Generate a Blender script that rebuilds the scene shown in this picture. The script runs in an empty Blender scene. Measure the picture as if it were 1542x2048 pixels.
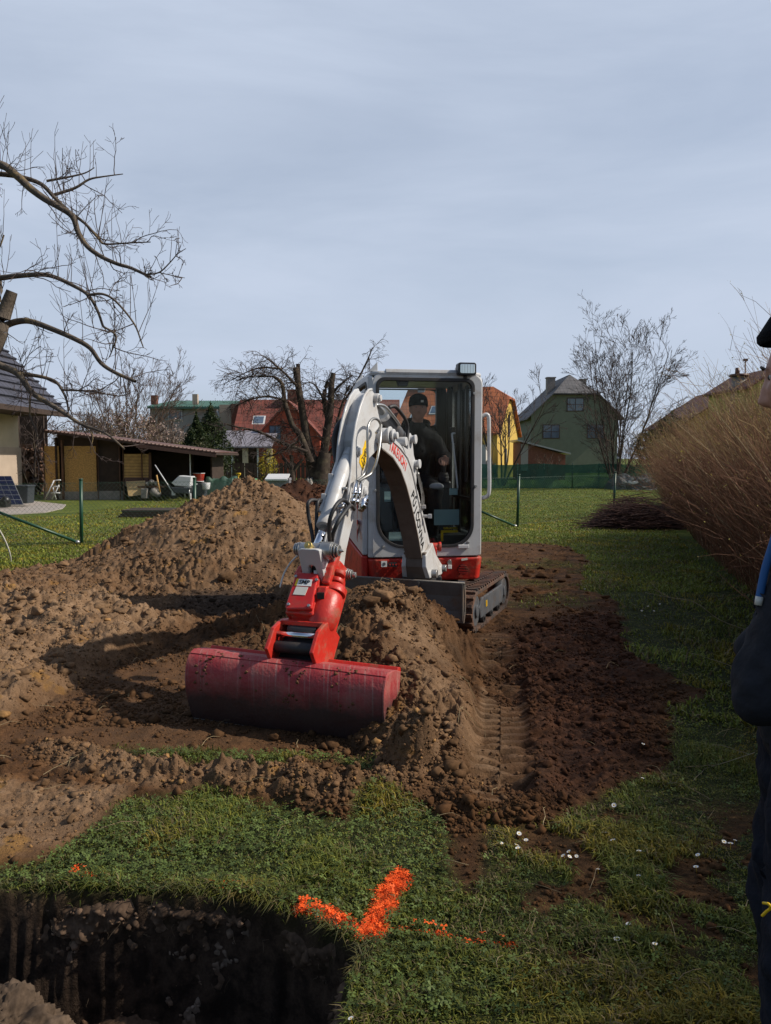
import bpy, bmesh, math, random
import numpy as np
from mathutils import Vector, Matrix, noise as mnoise
R = math.radians
random.seed(7); rng = np.random.default_rng(11)
C = bpy.context.scene.collection
sc = bpy.context.scene
# ------------------------------------------------------------------ camera
FP = 1540.0; CAMH = 1.5; TH = math.atan(109 / FP)
cam = bpy.data.cameras.new('camera'); camo = bpy.data.objects.new('camera', cam); C.objects.link(camo)
camo.location = (0, 0, CAMH); camo.rotation_euler = (math.pi / 2 - TH, 0, 0)
cam.sensor_fit = 'VERTICAL'; cam.sensor_height = 24; cam.lens = 24 * FP / 2048
cam.clip_start = 0.05; cam.clip_end = 3000
sc.camera = camo
# ------------------------------------------------------------------ sky and sun
SUN_AZ = R(3)       # sun stands to the right
SUN_EL = R(40)
sd = Vector((math.cos(SUN_AZ) * math.cos(SUN_EL), -math.sin(SUN_AZ) * math.cos(SUN_EL), math.sin(SUN_EL)))
w = bpy.data.worlds.new("World"); sc.world = w; w.use_nodes = True
nt = w.node_tree; nt.nodes.clear()
def nd(nt, t, **kw):
    n = nt.nodes.new(t)
    for k, v in kw.items():
        if k.startswith('i_'):
            key = k[2:]
            n.inputs[int(key) if key.isdigit() else key.replace('_', ' ')].default_value = v
        else: setattr(n, k, v)
    return n
sky = nd(nt, 'ShaderNodeTexSky', sky_type='NISHITA', sun_disc=False)
sky.sun_elevation = SUN_EL; sky.sun_rotation = math.atan2(sd.x, sd.y)
sky.air_density = 1.0; sky.dust_density = 1.5; sky.ozone_density = 1.5
tc = nd(nt, 'ShaderNodeTexCoord'); mp = nd(nt, 'ShaderNodeMapping'); mp.inputs['Scale'].default_value = (1.2, 1.2, 5.0)
n1 = nd(nt, 'ShaderNodeTexNoise', i_Scale=1.3, i_Detail=7.0, i_Roughness=.55, i_Distortion=.4)
rmp = nd(nt, 'ShaderNodeMapRange', i_1=.32, i_2=.68, i_3=.62, i_4=1.0)
mx = nd(nt, 'ShaderNodeMix', data_type='RGBA'); mx.inputs[7].default_value = (5.6, 6.4, 7.85, 1)
bg = nd(nt, 'ShaderNodeBackground', i_Strength=.1); wo = nd(nt, 'ShaderNodeOutputWorld')
L = nt.links
L.new(tc.outputs['Generated'], mp.inputs[0]); L.new(mp.outputs[0], n1.inputs['Vector']); L.new(n1.outputs[0], rmp.inputs[0])
# veil of cloud in the north, thinned overhead and behind to cut ambient light
sxw = nd(nt, 'ShaderNodeSeparateXYZ'); L.new(tc.outputs['Generated'], sxw.inputs[0])
fy = nd(nt, 'ShaderNodeMapRange', i_1=-.35, i_2=.30, i_3=.12, i_4=1.0, interpolation_type='SMOOTHSTEP'); L.new(sxw.outputs['Y'], fy.inputs[0])
fz = nd(nt, 'ShaderNodeMapRange', i_1=.55, i_2=.95, i_3=1.0, i_4=.15, interpolation_type='SMOOTHSTEP'); L.new(sxw.outputs['Z'], fz.inputs[0])
m1 = nd(nt, 'ShaderNodeMath', operation='MULTIPLY'); L.new(fy.outputs[0], m1.inputs[0]); L.new(fz.outputs[0], m1.inputs[1])
m2 = nd(nt, 'ShaderNodeMath', operation='MULTIPLY'); L.new(m1.outputs[0], m2.inputs[0]); L.new(rmp.outputs[0], m2.inputs[1])
L.new(m2.outputs[0], mx.inputs[0]); L.new(sky.outputs[0], mx.inputs[6]); L.new(mx.outputs[2], bg.inputs[0]); L.new(bg.outputs[0], wo.inputs[0])
sl = bpy.data.lights.new('sun', 'SUN'); slo = bpy.data.objects.new('sun', sl); C.objects.link(slo)
sl.energy = 4.8; sl.angle = R(.6); sl.color = (1, .91, .78)
slo.rotation_euler = sd.to_track_quat('Z', 'Y').to_euler()
slo.location = (20, -6, 20)
sc.view_settings.view_transform = 'Standard'; sc.view_settings.look = 'None'; sc.view_settings.gamma = 1
sc.view_settings.exposure = 0.0
sc.cycles.max_bounces = 6; sc.cycles.transparent_max_bounces = 24; sc.cycles.use_denoising = True
# ------------------------------------------------------------------ helpers
def ray(px, py):
    u = (px - 771) / FP; v = (1024 - py) / FP
    return Vector((u, math.cos(TH) + v * math.sin(TH), -math.sin(TH) + v * math.cos(TH)))
def at(px, py, Y):
    d = ray(px, py); t = Y / d.y
    return Vector((d.x * t, Y, CAMH + d.z * t))
def gnd(px, py, z=0.0):
    d = ray(px, py); t = (z - CAMH) / d.z
    return Vector((d.x * t, d.y * t, z))
def zat(py, Y): return at(771, py, Y).z
def xat(px, Y): return (px - 771) / FP * Y

MATS = {}
def pbr(name, col, rough=.6, metal=0.0, var=.12, vs=6.0, bump=0.0, bs=60.0, dirt=None, dirt_s=3.0, dirt_lo=.5, dirt_hi=.7, coat=0.0, spec=.5, detail=5.0, fleck=None):
    """principled surface with noise in colour, roughness and relief, and blotches of dirt"""
    m = bpy.data.materials.new(name); m.use_nodes = True; nt = m.node_tree; nt.nodes.clear(); L = nt.links
    out = nd(nt, 'ShaderNodeOutputMaterial'); b = nd(nt, 'ShaderNodeBsdfPrincipled')
    tc = nd(nt, 'ShaderNodeTexCoord')
    n = nd(nt, 'ShaderNodeTexNoise', i_Scale=vs, i_Detail=detail, i_Roughness=.6); L.new(tc.outputs['Object'], n.inputs['Vector'])
    mr = nd(nt, 'ShaderNodeMapRange', i_1=.3, i_2=.7, i_3=1 - var, i_4=1 + var); L.new(n.outputs[0], mr.inputs[0])
    hs = nd(nt, 'ShaderNodeHueSaturation'); hs.inputs['Color'].default_value = (*col, 1); L.new(mr.outputs[0], hs.inputs['Value'])
    last = hs.outputs[0]
    if dirt is not None:
        n2 = nd(nt, 'ShaderNodeTexNoise', i_Scale=dirt_s, i_Detail=8.0, i_Roughness=.7); L.new(tc.outputs['Object'], n2.inputs['Vector'])
        r2 = nd(nt, 'ShaderNodeMapRange', i_1=dirt_lo, i_2=dirt_hi); L.new(n2.outputs[0], r2.inputs[0])
        mm = nd(nt, 'ShaderNodeMix', data_type='RGBA'); mm.inputs[7].default_value = (*dirt, 1)
        L.new(r2.outputs[0], mm.inputs[0]); L.new(last, mm.inputs[6]); last = mm.outputs[2]
        r3 = nd(nt, 'ShaderNodeMapRange', i_1=0.0, i_2=1.0, i_3=rough, i_4=.9); L.new(r2.outputs[0], r3.inputs[0]); L.new(r3.outputs[0], b.inputs['Roughness'])
    else: b.inputs['Roughness'].default_value = rough
    L.new(last, b.inputs['Base Color']); b.inputs['Metallic'].default_value = metal
    b.inputs['Specular IOR Level'].default_value = spec; b.inputs['Coat Weight'].default_value = coat
    if bump:
        n3 = nd(nt, 'ShaderNodeTexNoise', i_Scale=bs, i_Detail=4.0); L.new(tc.outputs['Object'], n3.inputs['Vector'])
        bp = nd(nt, 'ShaderNodeBump', i_Strength=min(1, bump), i_Distance=.02); L.new(n3.outputs[0], bp.inputs['Height']); L.new(bp.outputs[0], b.inputs['Normal'])
    L.new(b.outputs[0], out.inputs[0]); MATS[name] = m
    return m
def vcol_mat(name, rough=.7, trans=0.0, var=.15, vs=30.0, spec=.3):
    m = bpy.data.materials.new(name); m.use_nodes = True; nt = m.node_tree; nt.nodes.clear(); L = nt.links
    out = nd(nt, 'ShaderNodeOutputMaterial'); b = nd(nt, 'ShaderNodeBsdfPrincipled', i_Roughness=rough)
    b.inputs['Specular IOR Level'].default_value = spec
    a = nd(nt, 'ShaderNodeAttribute', attribute_name='Col'); tc = nd(nt, 'ShaderNodeTexCoord')
    n = nd(nt, 'ShaderNodeTexNoise', i_Scale=vs, i_Detail=3.0); L.new(tc.outputs['Object'], n.inputs['Vector'])
    mr = nd(nt, 'ShaderNodeMapRange', i_1=.3, i_2=.7, i_3=1 - var, i_4=1 + var); L.new(n.outputs[0], mr.inputs[0])
    hs = nd(nt, 'ShaderNodeHueSaturation'); L.new(a.outputs['Color'], hs.inputs['Color']); L.new(mr.outputs[0], hs.inputs['Value'])
    L.new(hs.outputs[0], b.inputs['Base Color'])
    if trans:
        t = nd(nt, 'ShaderNodeBsdfTranslucent'); L.new(hs.outputs[0], t.inputs[0]); ms = nd(nt, 'ShaderNodeMixShader', i_0=trans)
        L.new(b.outputs[0], ms.inputs[1]); L.new(t.outputs[0], ms.inputs[2]); L.new(ms.outputs[0], out.inputs[0])
    else: L.new(b.outputs[0], out.inputs[0])
    MATS[name] = m; return m

def tag(o, label=None, cat=None, group=None, kind=None):
    for k, v in (('label', label), ('category', cat), ('group', group), ('kind', kind)):
        if v: o[k] = v
    return o
def empty(name, loc=(0, 0, 0), **kw):
    o = bpy.data.objects.new(name, None); C.objects.link(o); o.location = loc; o.empty_display_size = .1
    return tag(o, **kw)
def np_mesh(name, V, F, mat=None, parent=None, smooth=False, col=None, loc=None):
    """V (n,3), F list of arrays (m,k)"""
    if not isinstance(F, (list, tuple)): F = [F]
    V = np.asarray(V, dtype=np.float64)
    org = np.zeros(3)
    if parent is not None: org = np.array(parent_world(parent))
    elif loc is not None: org = np.array(loc)
    me = bpy.data.meshes.new(name)
    nv = len(V); nl = sum(f.size for f in F); nf = sum(len(f) for f in F)
    me.vertices.add(nv); me.vertices.foreach_set('co', (V - org).astype(np.float32).ravel())
    me.loops.add(nl); me.loops.foreach_set('vertex_index', np.concatenate([f.ravel() for f in F]).astype(np.int32))
    me.polygons.add(nf)
    tot = np.concatenate([np.full(len(f), f.shape[1]) for f in F]); st = np.concatenate([[0], np.cumsum(tot)[:-1]])
    me.polygons.foreach_set('loop_start', st.astype(np.int32))
    try: me.polygons.foreach_set('loop_total', tot.astype(np.int32))
    except Exception: pass
    me.update(calc_edges=True)
    if smooth: me.polygons.foreach_set('use_smooth', np.ones(nf, dtype=bool))
    if col is not None:
        ca = me.color_attributes.new('Col', 'FLOAT_COLOR', 'POINT')
        c4 = np.ones((nv, 4), dtype=np.float32); c4[:, :col.shape[1]] = col; ca.data.foreach_set('color', c4.ravel())
    if mat: me.materials.append(mat if not isinstance(mat, str) else MATS[mat])
    o = bpy.data.objects.new(name, me); C.objects.link(o)
    if parent is not None: o.parent = parent
    elif loc is not None: o.location = loc
    return o
def parent_world(p):
    v = Vector((0, 0, 0))
    while p is not None: v = v + Vector(p.location); p = p.parent
    return v
class MB:
    """collects faces of simple solids, links them as one mesh object"""
    def __init__(s, M=None): s.v = []; s.f = []; s.M = M; s.sm = []
    def add(s, vs, fs, M=None, sm=False):
        o = len(s.v); M2 = M
        for p in vs:
            p = Vector(p)
            if M2 is not None: p = M2 @ p
            if s.M is not None: p = s.M @ p
            s.v.append(p)
        for f in fs: s.f.append([i + o for i in f]); s.sm.append(sm)
        return s
    def box(s, c, d, rot=None):
        x, y, z = [k / 2 for k in d]
        vs = [Vector((sx * x, sy * y, sz * z)) for sx in (-1, 1) for sy in (-1, 1) for sz in (-1, 1)]
        M = Matrix.Translation(Vector(c)) @ (rot.to_4x4() if rot is not None else Matrix.Identity(4))
        return s.add(vs, [(0, 1, 3, 2), (4, 6, 7, 5), (0, 4, 5, 1), (2, 3, 7, 6), (0, 2, 6, 4), (1, 5, 7, 3)], M)
    def cyl(s, p0, p1, r0, r1=None, n=14, cap=True):
        r1 = r0 if r1 is None else r1
        return s.tube([p0, p1], [r0, r1], n, cap)
    def tube(s, path, rad, n=8, cap=True, sm=True):
        path = [Vector(p) for p in path]
        if not isinstance(rad, (list, tuple)): rad = [rad] * len(path)
        vs = []; fs = []; up = None
        for i, p in enumerate(path):
            a = path[max(i - 1, 0)]; b = path[min(i + 1, len(path) - 1)]; t = (b - a).normalized()
            if up is None: up = Vector((0, 0, 1)) if abs(t.z) < .9 else Vector((1, 0, 0))
            x = t.cross(up)
            if x.length < 1e-5: x = t.orthogonal()
            x.normalize(); y = x.cross(t).normalized(); up = y
            for k in range(n):
                an = 2 * math.pi * k / n; vs.append(p + (x * math.cos(an) + y * math.sin(an)) * rad[i])
        for i in range(len(path) - 1):
            for k in range(n):
                a = i * n + k; b = i * n + (k + 1) % n; fs.append((a, b, b + n, a + n))
        s.add(vs, fs, sm=sm)
        if cap:
            o = len(s.v) - len(vs); e = len(path) - 1
            s.f.append([o + k for k in range(n)][::-1]); s.f.append([o + e * n + k for k in range(n)]); s.sm += [False, False]
        return s
    def prism(s, prof, w0, w1, fn):
        """profile list of (a,b) extruded from w0 to w1; fn(a,b,w) -> point"""
        n = len(prof); vs = [fn(a, b, w0) for a, b in prof] + [fn(a, b, w1) for a, b in prof]
        fs = [tuple(range(n))[::-1], tuple(range(n, 2 * n))] + [(i, (i + 1) % n, n + (i + 1) % n, n + i) for i in range(n)]
        return s.add(vs, fs)
    def ring(s, outer, inner, w0, w1, fn):
        """flat plate with a hole; outer and inner have the same count"""
        n = len(outer); vs = []
        for w in (w0, w1):
            vs += [fn(a, b, w) for a, b in outer] + [fn(a, b, w) for a, b in inner]
        fs = []
        for i in range(n):
            j = (i + 1) % n
            fs += [(i, j, n + j, n + i), (2 * n + j, 2 * n + i, 3 * n + i, 3 * n + j), (j, i, 2 * n + i, 2 * n + j), (n + i, n + j, 3 * n + j, 3 * n + i)]
        return s.add(vs, fs)
    def sphere(s, c, r, sc3=(1, 1, 1), nu=14, nv=8):
        c = Vector(c); vs = [c + Vector((0, 0, r * sc3[2]))]
        for i in range(1, nv):
            th = math.pi * i / nv
            for k in range(nu):
                ph = 2 * math.pi * k / nu; vs.append(c + Vector((r * sc3[0] * math.sin(th) * math.cos(ph), r * sc3[1] * math.sin(th) * math.sin(ph), r * sc3[2] * math.cos(th))))
        vs.append(c - Vector((0, 0, r * sc3[2]))); fs = [(0, 1 + k, 1 + (k + 1) % nu) for k in range(nu)]
        for i in range(nv - 2):
            for k in range(nu):
                a = 1 + i * nu + k; b = 1 + i * nu + (k + 1) % nu; fs.append((a, a + nu, b + nu, b))
        e = len(vs) - 1; fs += [(e, e - nu + (k + 1) % nu, e - nu + k) for k in range(nu)]
        return s.add(vs, fs, sm=True)
    def build(s, name, mat, parent=None, bevel=0.0, seg=2, loc=None, label=None):
        me = bpy.data.meshes.new(name); org = Vector((0, 0, 0))
        if parent is not None: org = parent_world(parent)
        elif loc is not None: org = Vector(loc)
        me.from_pydata([p - org for p in s.v], [], s.f)
        me.polygons.foreach_set('use_smooth', s.sm)
        bm = bmesh.new(); bm.from_mesh(me); bmesh.ops.recalc_face_normals(bm, faces=bm.faces); bm.to_mesh(me); bm.free()
        me.materials.append(MATS[mat] if isinstance(mat, str) else mat); me.validate()
        o = bpy.data.objects.new(name, me); C.objects.link(o)
        if parent is not None: o.parent = parent
        elif loc is not None: o.location = loc
        if bevel:
            b = o.modifiers.new('bevel', 'BEVEL'); b.width = bevel; b.segments = seg; b.limit_method = 'ANGLE'; b.angle_limit = R(40)
            b.harden_normals = False
        if label: o['label'] = label
        return o
def rrect(x0, x1, z0, z1, r, n=8):
    """rounded rectangle, r = radius or (bl, br, tr, tl)"""
    if not isinstance(r, (tuple, list)): r = (r,) * 4
    P = []
    for (cx, cz, rr, a0) in ((x0, z0, r[0], 180), (x1, z0, r[1], 270), (x1, z1, r[2], 0), (x0, z1, r[3], 90)):
        ccx = cx + rr * (1 if cx == x0 else -1); ccz = cz + rr * (1 if cz == z0 else -1)
        for k in range(n):
            a = R(a0 + 90 * k / (n - 1)); P.append((ccx + rr * math.cos(a), ccz + rr * math.sin(a)))
    return P
def smooth_path(pts, n=6):
    """catmull-rom through the points"""
    P = [Vector(p) for p in pts]; out = []
    for i in range(len(P) - 1):
        p0 = P[max(i - 1, 0)]; p1 = P[i]; p2 = P[i + 1]; p3 = P[min(i + 2, len(P) - 1)]
        for k in range(n):
            t = k / n
            out.append(.5 * ((2 * p1) + (p2 - p0) * t + (2 * p0 - 5 * p1 + 4 * p2 - p3) * t * t + (3 * p1 - p0 - 3 * p2 + p3) * t ** 3))
    out.append(P[-1]); return out
def tubes(P, Rr, sides=3):
    """P (N,K,3), Rr (N,K): many tapered twigs at once -> V, F"""
    N, K, _ = P.shape
    T = np.empty_like(P); T[:, 1:-1] = P[:, 2:] - P[:, :-2]; T[:, 0] = P[:, 1] - P[:, 0]; T[:, -1] = P[:, -1] - P[:, -2]
    T /= np.linalg.norm(T, axis=2, keepdims=True) + 1e-9
    up = np.zeros_like(T); up[..., 2] = 1; fl = np.abs(T[..., 2]) > .95; up[fl] = (1, 0, 0)
    X = np.cross(T, up); X /= np.linalg.norm(X, axis=2, keepdims=True) + 1e-9; Y = np.cross(X, T)
    a = 2 * np.pi * np.arange(sides) / sides
    V = P[:, :, None, :] + Rr[:, :, None, None] * (X[:, :, None, :] * np.cos(a)[None, None, :, None] + Y[:, :, None, :] * np.sin(a)[None, None, :, None])
    V = V.reshape(-1, 3)
    base = (np.arange(N) * K * sides)[:, None, None] + (np.arange(K - 1) * sides)[None, :, None]
    k = np.arange(sides)[None, None, :]; k2 = (k + 1) % sides
    F = np.stack([base + k, base + k2, base + k2 + sides, base + k + sides], axis=-1).reshape(-1, 4)
    return V, F
def text_mesh(name, s, size, M, mat, parent, extr=.0015, sx=1.0, shear=0.0):
    cu = bpy.data.curves.new(name, 'FONT'); cu.body = s; cu.size = size; cu.extrude = extr; cu.align_x = 'CENTER'; cu.align_y = 'CENTER'; cu.shear = shear; cu.offset = size * .012
    t = bpy.data.objects.new(name + '_t', cu); C.objects.link(t)
    dg = bpy.context.evaluated_depsgraph_get(); me = bpy.data.meshes.new_from_object(t.evaluated_get(dg)); bpy.data.objects.remove(t)
    org = parent_world(parent)
    me.transform(Matrix.Translation(-org) @ M @ Matrix.Diagonal((sx, 1, 1, 1)))
    me.materials.clear(); me.materials.append(MATS[mat]); me.name = name
    o = bpy.data.objects.new(name, me); C.objects.link(o); o.parent = parent
    return o
# numpy noise
def _h(i, j, s):
    n = np.sin(i * 127.1 + j * 311.7 + s * 74.7) * 43758.5453
    return n - np.floor(n)
def vn(x, y, s=0):
    i = np.floor(x); j = np.floor(y); f = x - i; g = y - j; f = f * f * (3 - 2 * f); g = g * g * (3 - 2 * g)
    return (_h(i, j, s) * (1 - f) + _h(i + 1, j, s) * f) * (1 - g) + (_h(i, j + 1, s) * (1 - f) + _h(i + 1, j + 1, s) * f) * g
def fbm(x, y, f0=1.0, oct=4, s=0, gain=.5):
    t = 0; a = 1.0; tot = 0; c, d = math.cos(.6), math.sin(.6)
    for k in range(oct):
        t = t + a * vn(x * f0, y * f0, s + k * 13); tot += a; a *= gain; f0 *= 2.03; x, y = x * c - y * d, x * d + y * c
    return t / tot
def billow(x, y, f0=1.0, oct=3, s=0, gain=.5):
    t = 0; a = 1.0; tot = 0; c, d = math.cos(.9), math.sin(.9)
    for k in range(oct):
        t = t + a * np.minimum(1, .55 * np.abs(2 * vn(x * f0, y * f0, s + k * 17) - 1) + .75 * vn(x * f0 * 1.3 + 7, y * f0 * 1.3, s + k * 19) * .8); tot += a; a *= gain; f0 *= 2.1; x, y = x * c - y * d, x * d + y * c
    return t / tot
def cells(x, y, f, s=0):
    """distance to nearest jittered cell point: lumpy pebbles"""
    x = x * f; y = y * f; i = np.floor(x); j = np.floor(y); d = np.full(x.shape, 9.0)
    for a in (-1, 0, 1):
        for b in (-1, 0, 1):
            u = i + a + _h(i + a, j + b, s); v = j + b + _h(i + a, j + b, s + 5)
            d = np.minimum(d, (x - u) ** 2 + (y - v) ** 2)
    return np.sqrt(d)
def sst(a, b, x):
    t = np.clip((x - a) / (b - a), 0, 1); return t * t * (3 - 2 * t)
def sdpoly(x, y, poly):
    """signed distance, positive inside"""
    d = np.full(x.shape, 1e9); ins = np.zeros(x.shape, bool); n = len(poly)
    for k in range(n):
        ax, ay = poly[k]; bx, by = poly[(k + 1) % n]; ex, ey = bx - ax, by - ay
        wx = x - ax; wy = y - ay; t = np.clip((wx * ex + wy * ey) / (ex * ex + ey * ey + 1e-12), 0, 1)
        d = np.minimum(d, np.hypot(wx - ex * t, wy - ey * t))
        c = ((ay > y) != (by > y)) & (x < (bx - ax) * (y - ay) / (by - ay + 1e-12) + ax); ins ^= c
    return np.where(ins, d, -d)
def dline(x, y, pts):
    d = np.full(x.shape, 1e9); n = len(pts); tt = np.zeros(x.shape)
    for k in range(n - 1):
        ax, ay = pts[k]; bx, by = pts[k + 1]; ex, ey = bx - ax, by - ay
        wx = x - ax; wy = y - ay; t = np.clip((wx * ex + wy * ey) / (ex * ex + ey * ey), 0, 1)
        e = np.hypot(wx - ex * t, wy - ey * t); u = e < d; d = np.where(u, e, d); tt = np.where(u, (k + t) / (n - 1), tt)
    return d, tt
# ------------------------------------------------------------------ terrain
def gp(pts): return [tuple(gnd(px, py)[:2]) for px, py in pts]
SOIL = gp([(-400, 1160), (-50, 1150), (60, 1140), (215, 1108), (420, 1090), (700, 1085), (980, 1083), (1130, 1092), (1185, 1120), (1150, 1175), (1235, 1210),
           (1255, 1290), (1320, 1335), (1430, 1382), (1345, 1425), (1340, 1525), (1230, 1575), (1110, 1660), (1060, 1655), (975, 1650), (955, 1740), (935, 1800),
           (915, 1740), (905, 1680), (860, 1615), (730, 1590), (690, 1645), (560, 1615), (400, 1590), (250, 1600), (140, 1690), (50, 1735), (-60, 1760), (-900, 1760)])
SPARSE = gp([(230, 1490), (420, 1500), (760, 1520), (770, 1570), (600, 1545), (420, 1550), (240, 1520)])
SPARSE2 = gp([(960, 1120), (1130, 1110), (1220, 1170), (1180, 1215), (1000, 1230), (985, 1180)])
FLOOR = gp([(-200, 1500), (0, 1485), (110, 1405), (240, 1325), (430, 1268), (560, 1232), (640, 1200), (720, 1260), (790, 1400), (830, 1490), (760, 1525), (600, 1505), (300, 1505), (60, 1515)])
LIGHT = gp([(-400, 1215), (100, 1225), (250, 1235), (430, 1262), (330, 1290), (180, 1370), (60, 1440), (-300, 1500)])
LIGHT2 = gp([(-300, 1570), (60, 1560), (240, 1580), (250, 1605), (140, 1690), (30, 1740), (-300, 1760)])
TRENCH = gp([(360, 1185), (480, 1180), (560, 1192), (610, 1215), (540, 1240), (430, 1245), (330, 1225)])
TRENCH2 = gp([(170, 1190), (300, 1190), (360, 1205), (330, 1230), (200, 1228)])
PIT = gp([(-700, 1775), (0, 1778), (200, 1785), (440, 1802), (545, 1815), (610, 1842), (680, 1878), (738, 1908), (716, 1935), (696, 1980), (688, 2048)]) + [(-.22, .9), (-4, .9)]
DARKR = gp([(990, 1270), (1240, 1205), (1340, 1330), (1345, 1530), (1100, 1650), (1040, 1600), (1010, 1400)])
BAND = gp([(110, 1497), (220, 1535), (330, 1560), (450, 1572), (560, 1575), (650, 1598), (740, 1590), (850, 1560)])
TRACKL = [(.93, 6.4), (.72, 4.6), (.50, 3.3)]
TRACK2 = [(1.5, 8.0), (2.6, 11.5)]
def G(px, py): return gnd(px, py)
def hgt(x, y, fine=True):
    x = np.asarray(x, float); y = np.asarray(y, float)
    wob = (fbm(x, y, 3.0, 4, 3) - .5) * .28 * sst(1.5, 6, y) + (fbm(x, y, 9, 3, 4) - .5) * .10
    so = sdpoly(x, y, SOIL) + wob
    soil = sst(-.03, .05, so)
    z = (fbm(x, y, .5, 3, 8) - .5) * .03
    z = z + (fbm(x, y, 14, 2, 9) - .5) * .012 * (1 - soil)
    right = sst(.2, .8, x)
    # disturbed soil
    amp = soil * (.075 - .035 * right)
    z = z + amp * (fbm(x, y, 2.2, 4, 21) - .45) * 1.5
    far = sst(5.2, 6.6, y) * (1 - sst(-.2, .4, x))          # rough ground left of and behind the machine
    z = z + soil * far * ((billow(x, y, 1.1, 5, 31, .6) - .42) * .34 + (billow(x, y, 3.7, 4, 32, .65) - .45) * .12)
    # light heaps at left
    lt = sst(-.12, .3, sdpoly(x, y, LIGHT) + wob)
    z = z + lt * (.10 + .20 * (billow(x, y, 1.5, 5, 41, .6) - .4) + .07 * (.6 - cells(x, y, 4.5, 42)) + .045 * (.6 - cells(x, y, 10, 43)))
    # scraped floor
    fl = sst(-.16, .18, sdpoly(x, y, FLOOR) + wob * .6)
    z = z * (1 - fl * .75) - .17 * fl
    # trenches
    t1 = sst(-.12, .16, sdpoly(x, y, TRENCH) + wob * .8); z = z - .55 * t1
    t2 = sst(-.2, .2, sdpoly(x, y, TRENCH2) + wob * .8); z = z - .22 * t2
    # mounds behind
    def cone(cx, cy, H, rx, ry, s, p=1.25):
        ang = np.arctan2(y - cy, x - cx)
        d = np.hypot((x - cx) / rx, (y - cy) / ry) * (1 + .14 * (vn(ang * 1.2 + 5, ang * 0 + 2, s) - .5) * 2) + (fbm(x, y, 1.4, 3, s) - .5) * .16
        c = np.clip(1 - d, 0, 1.2); return H * (c ** p * .55 + .45 * c) * 1.03
    A = cone(-1.95, 10.9, 1.16, 2.45, 2.1, 51, .9); B = cone(-1.35, 12.2, 1.13, 2.3, 1.7, 57, .7); B2 = cone(-.75, 11.2, .85, 1.7, 1.6, 59, .8)
    z = np.maximum(z, A) * .5 + np.maximum(np.maximum(z, A), np.maximum(B, B2)) * .5 + 0
    mnd = np.maximum(A, np.maximum(B, B2)); z = np.maximum(z, mnd)
    z = z + sst(.03, .3, mnd) * ((billow(x, y, 1.9, 5, 61, .66) - .5) * .20 + (fbm(x, y, .9, 2, 62) - .5) * .1)
    # centre heap in front of the blade
    d, t = dline(x, y, [(.24, 3.75), (.06, 4.5), (-.05, 5.0), (-.07, 5.35)])
    Hc = .10 + .49 * t ** .8; Wc = np.where(x > -.05, .33 + .42 * t, .38 + .50 * t)
    wl = np.where(x < -.05, .85, 1.0)
    u_ = np.clip(1 - d / (Wc * wl) + (fbm(x, y, 2.5, 3, 71) - .5) * .32, 0, 1.2); C1 = Hc * 1.02 * (1 - np.exp(-u_ * 1.9)) / .85
    d2, t2_ = dline(x, y, [(-.1, 5.7), (-.75, 6.3), (-1.25, 6.2)])
    C2 = (.5 - .35 * t2_) * np.clip(1 - d2 / .55 + (fbm(x, y, 2.7, 3, 72) - .5) * .35, 0, 1.1)
    cc = np.maximum(C1, C2 * (1 - sst(-.6, .2, x) * .2)); hp = sst(.02, .15, cc)
    z = z * (1 - hp * .6) + cc + hp * (billow(x, y, 4.5, 3, 75) - .5) * .07
    # ground kept low where tracks stand
    # clod band
    d, t = dline(x, y, BAND); bw = .11 + .08 * vn(t * 9, t * 0, 5)
    bd = np.clip(1 - d / bw, 0, 1); z = z + bd ** .7 * (.02 + .045 * vn(t * 14, t * 0, 6)) + bd * (.6 - cells(x, y, 18, 3)) * .03 + bd * (.6 - cells(x, y, 42, 4)) * .012
    # block clod at the right end
    d = np.hypot((x - .13) / .13, (y - 3.55) / .11) + (fbm(x, y, 7, 2, 77) - .5) * .4; z = z + .15 * sst(1.15, .6, d)
    # track prints
    d, t = dline(x, y, TRACKL); m = sst(.19, .13, d) * sst(0, .10, t) * sst(1.0, .95, t); s = y * .985 + np.where(x > .5 + (y - 3.3) * .155, .04, 0)
    rib = sst(.32, .5, np.abs(((s + (fbm(x, y, 6, 2, 78) - .5) * .03) / .095) % 1 - .5) * 2)
    pm = sst(.30, .48, fbm(x, y, 2.6, 3, 88)); z = z * (1 - .8 * m * (.4 + .6 * pm)) + m * (rib * .050 * pm - .030 + (1 - pm) * (.6 - cells(x, y, 9, 89)) * .05) * (.45 + 1.1 * fbm(x, y, 5, 2, 79))
    z = z + sst(.10, .02, np.abs(d - .2)) * sst(0, .1, t) * .035 * fbm(x, y, 9, 2, 80) * 1.5
    d, t = dline(x, y, TRACK2); m = sst(.16, .11, d) * .7; z = z + m * (sst(.3, .6, np.abs((y / .1) % 1 - .5) * 2) * .03 - .03)
    rz = sst(-.05, .25, sdpoly(x, y, DARKR) + wob); z = z + rz * ((billow(x, y, 3.2, 4, 85, .6) - .45) * .10)
    # level under the undercarriage
    ux = (x - .43) * .932 - (y - 7.25) * .362; uy = (x - .43) * .362 + (y - 7.25) * .932; un = sst(.95, .70, np.abs(ux)) * sst(1.15, .9, np.abs(uy)); z = np.where(un > 0, np.minimum(z, z * (1 - un) + un * (-.005 + .02 * fbm(x, y, 6, 2, 86))), z)
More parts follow.
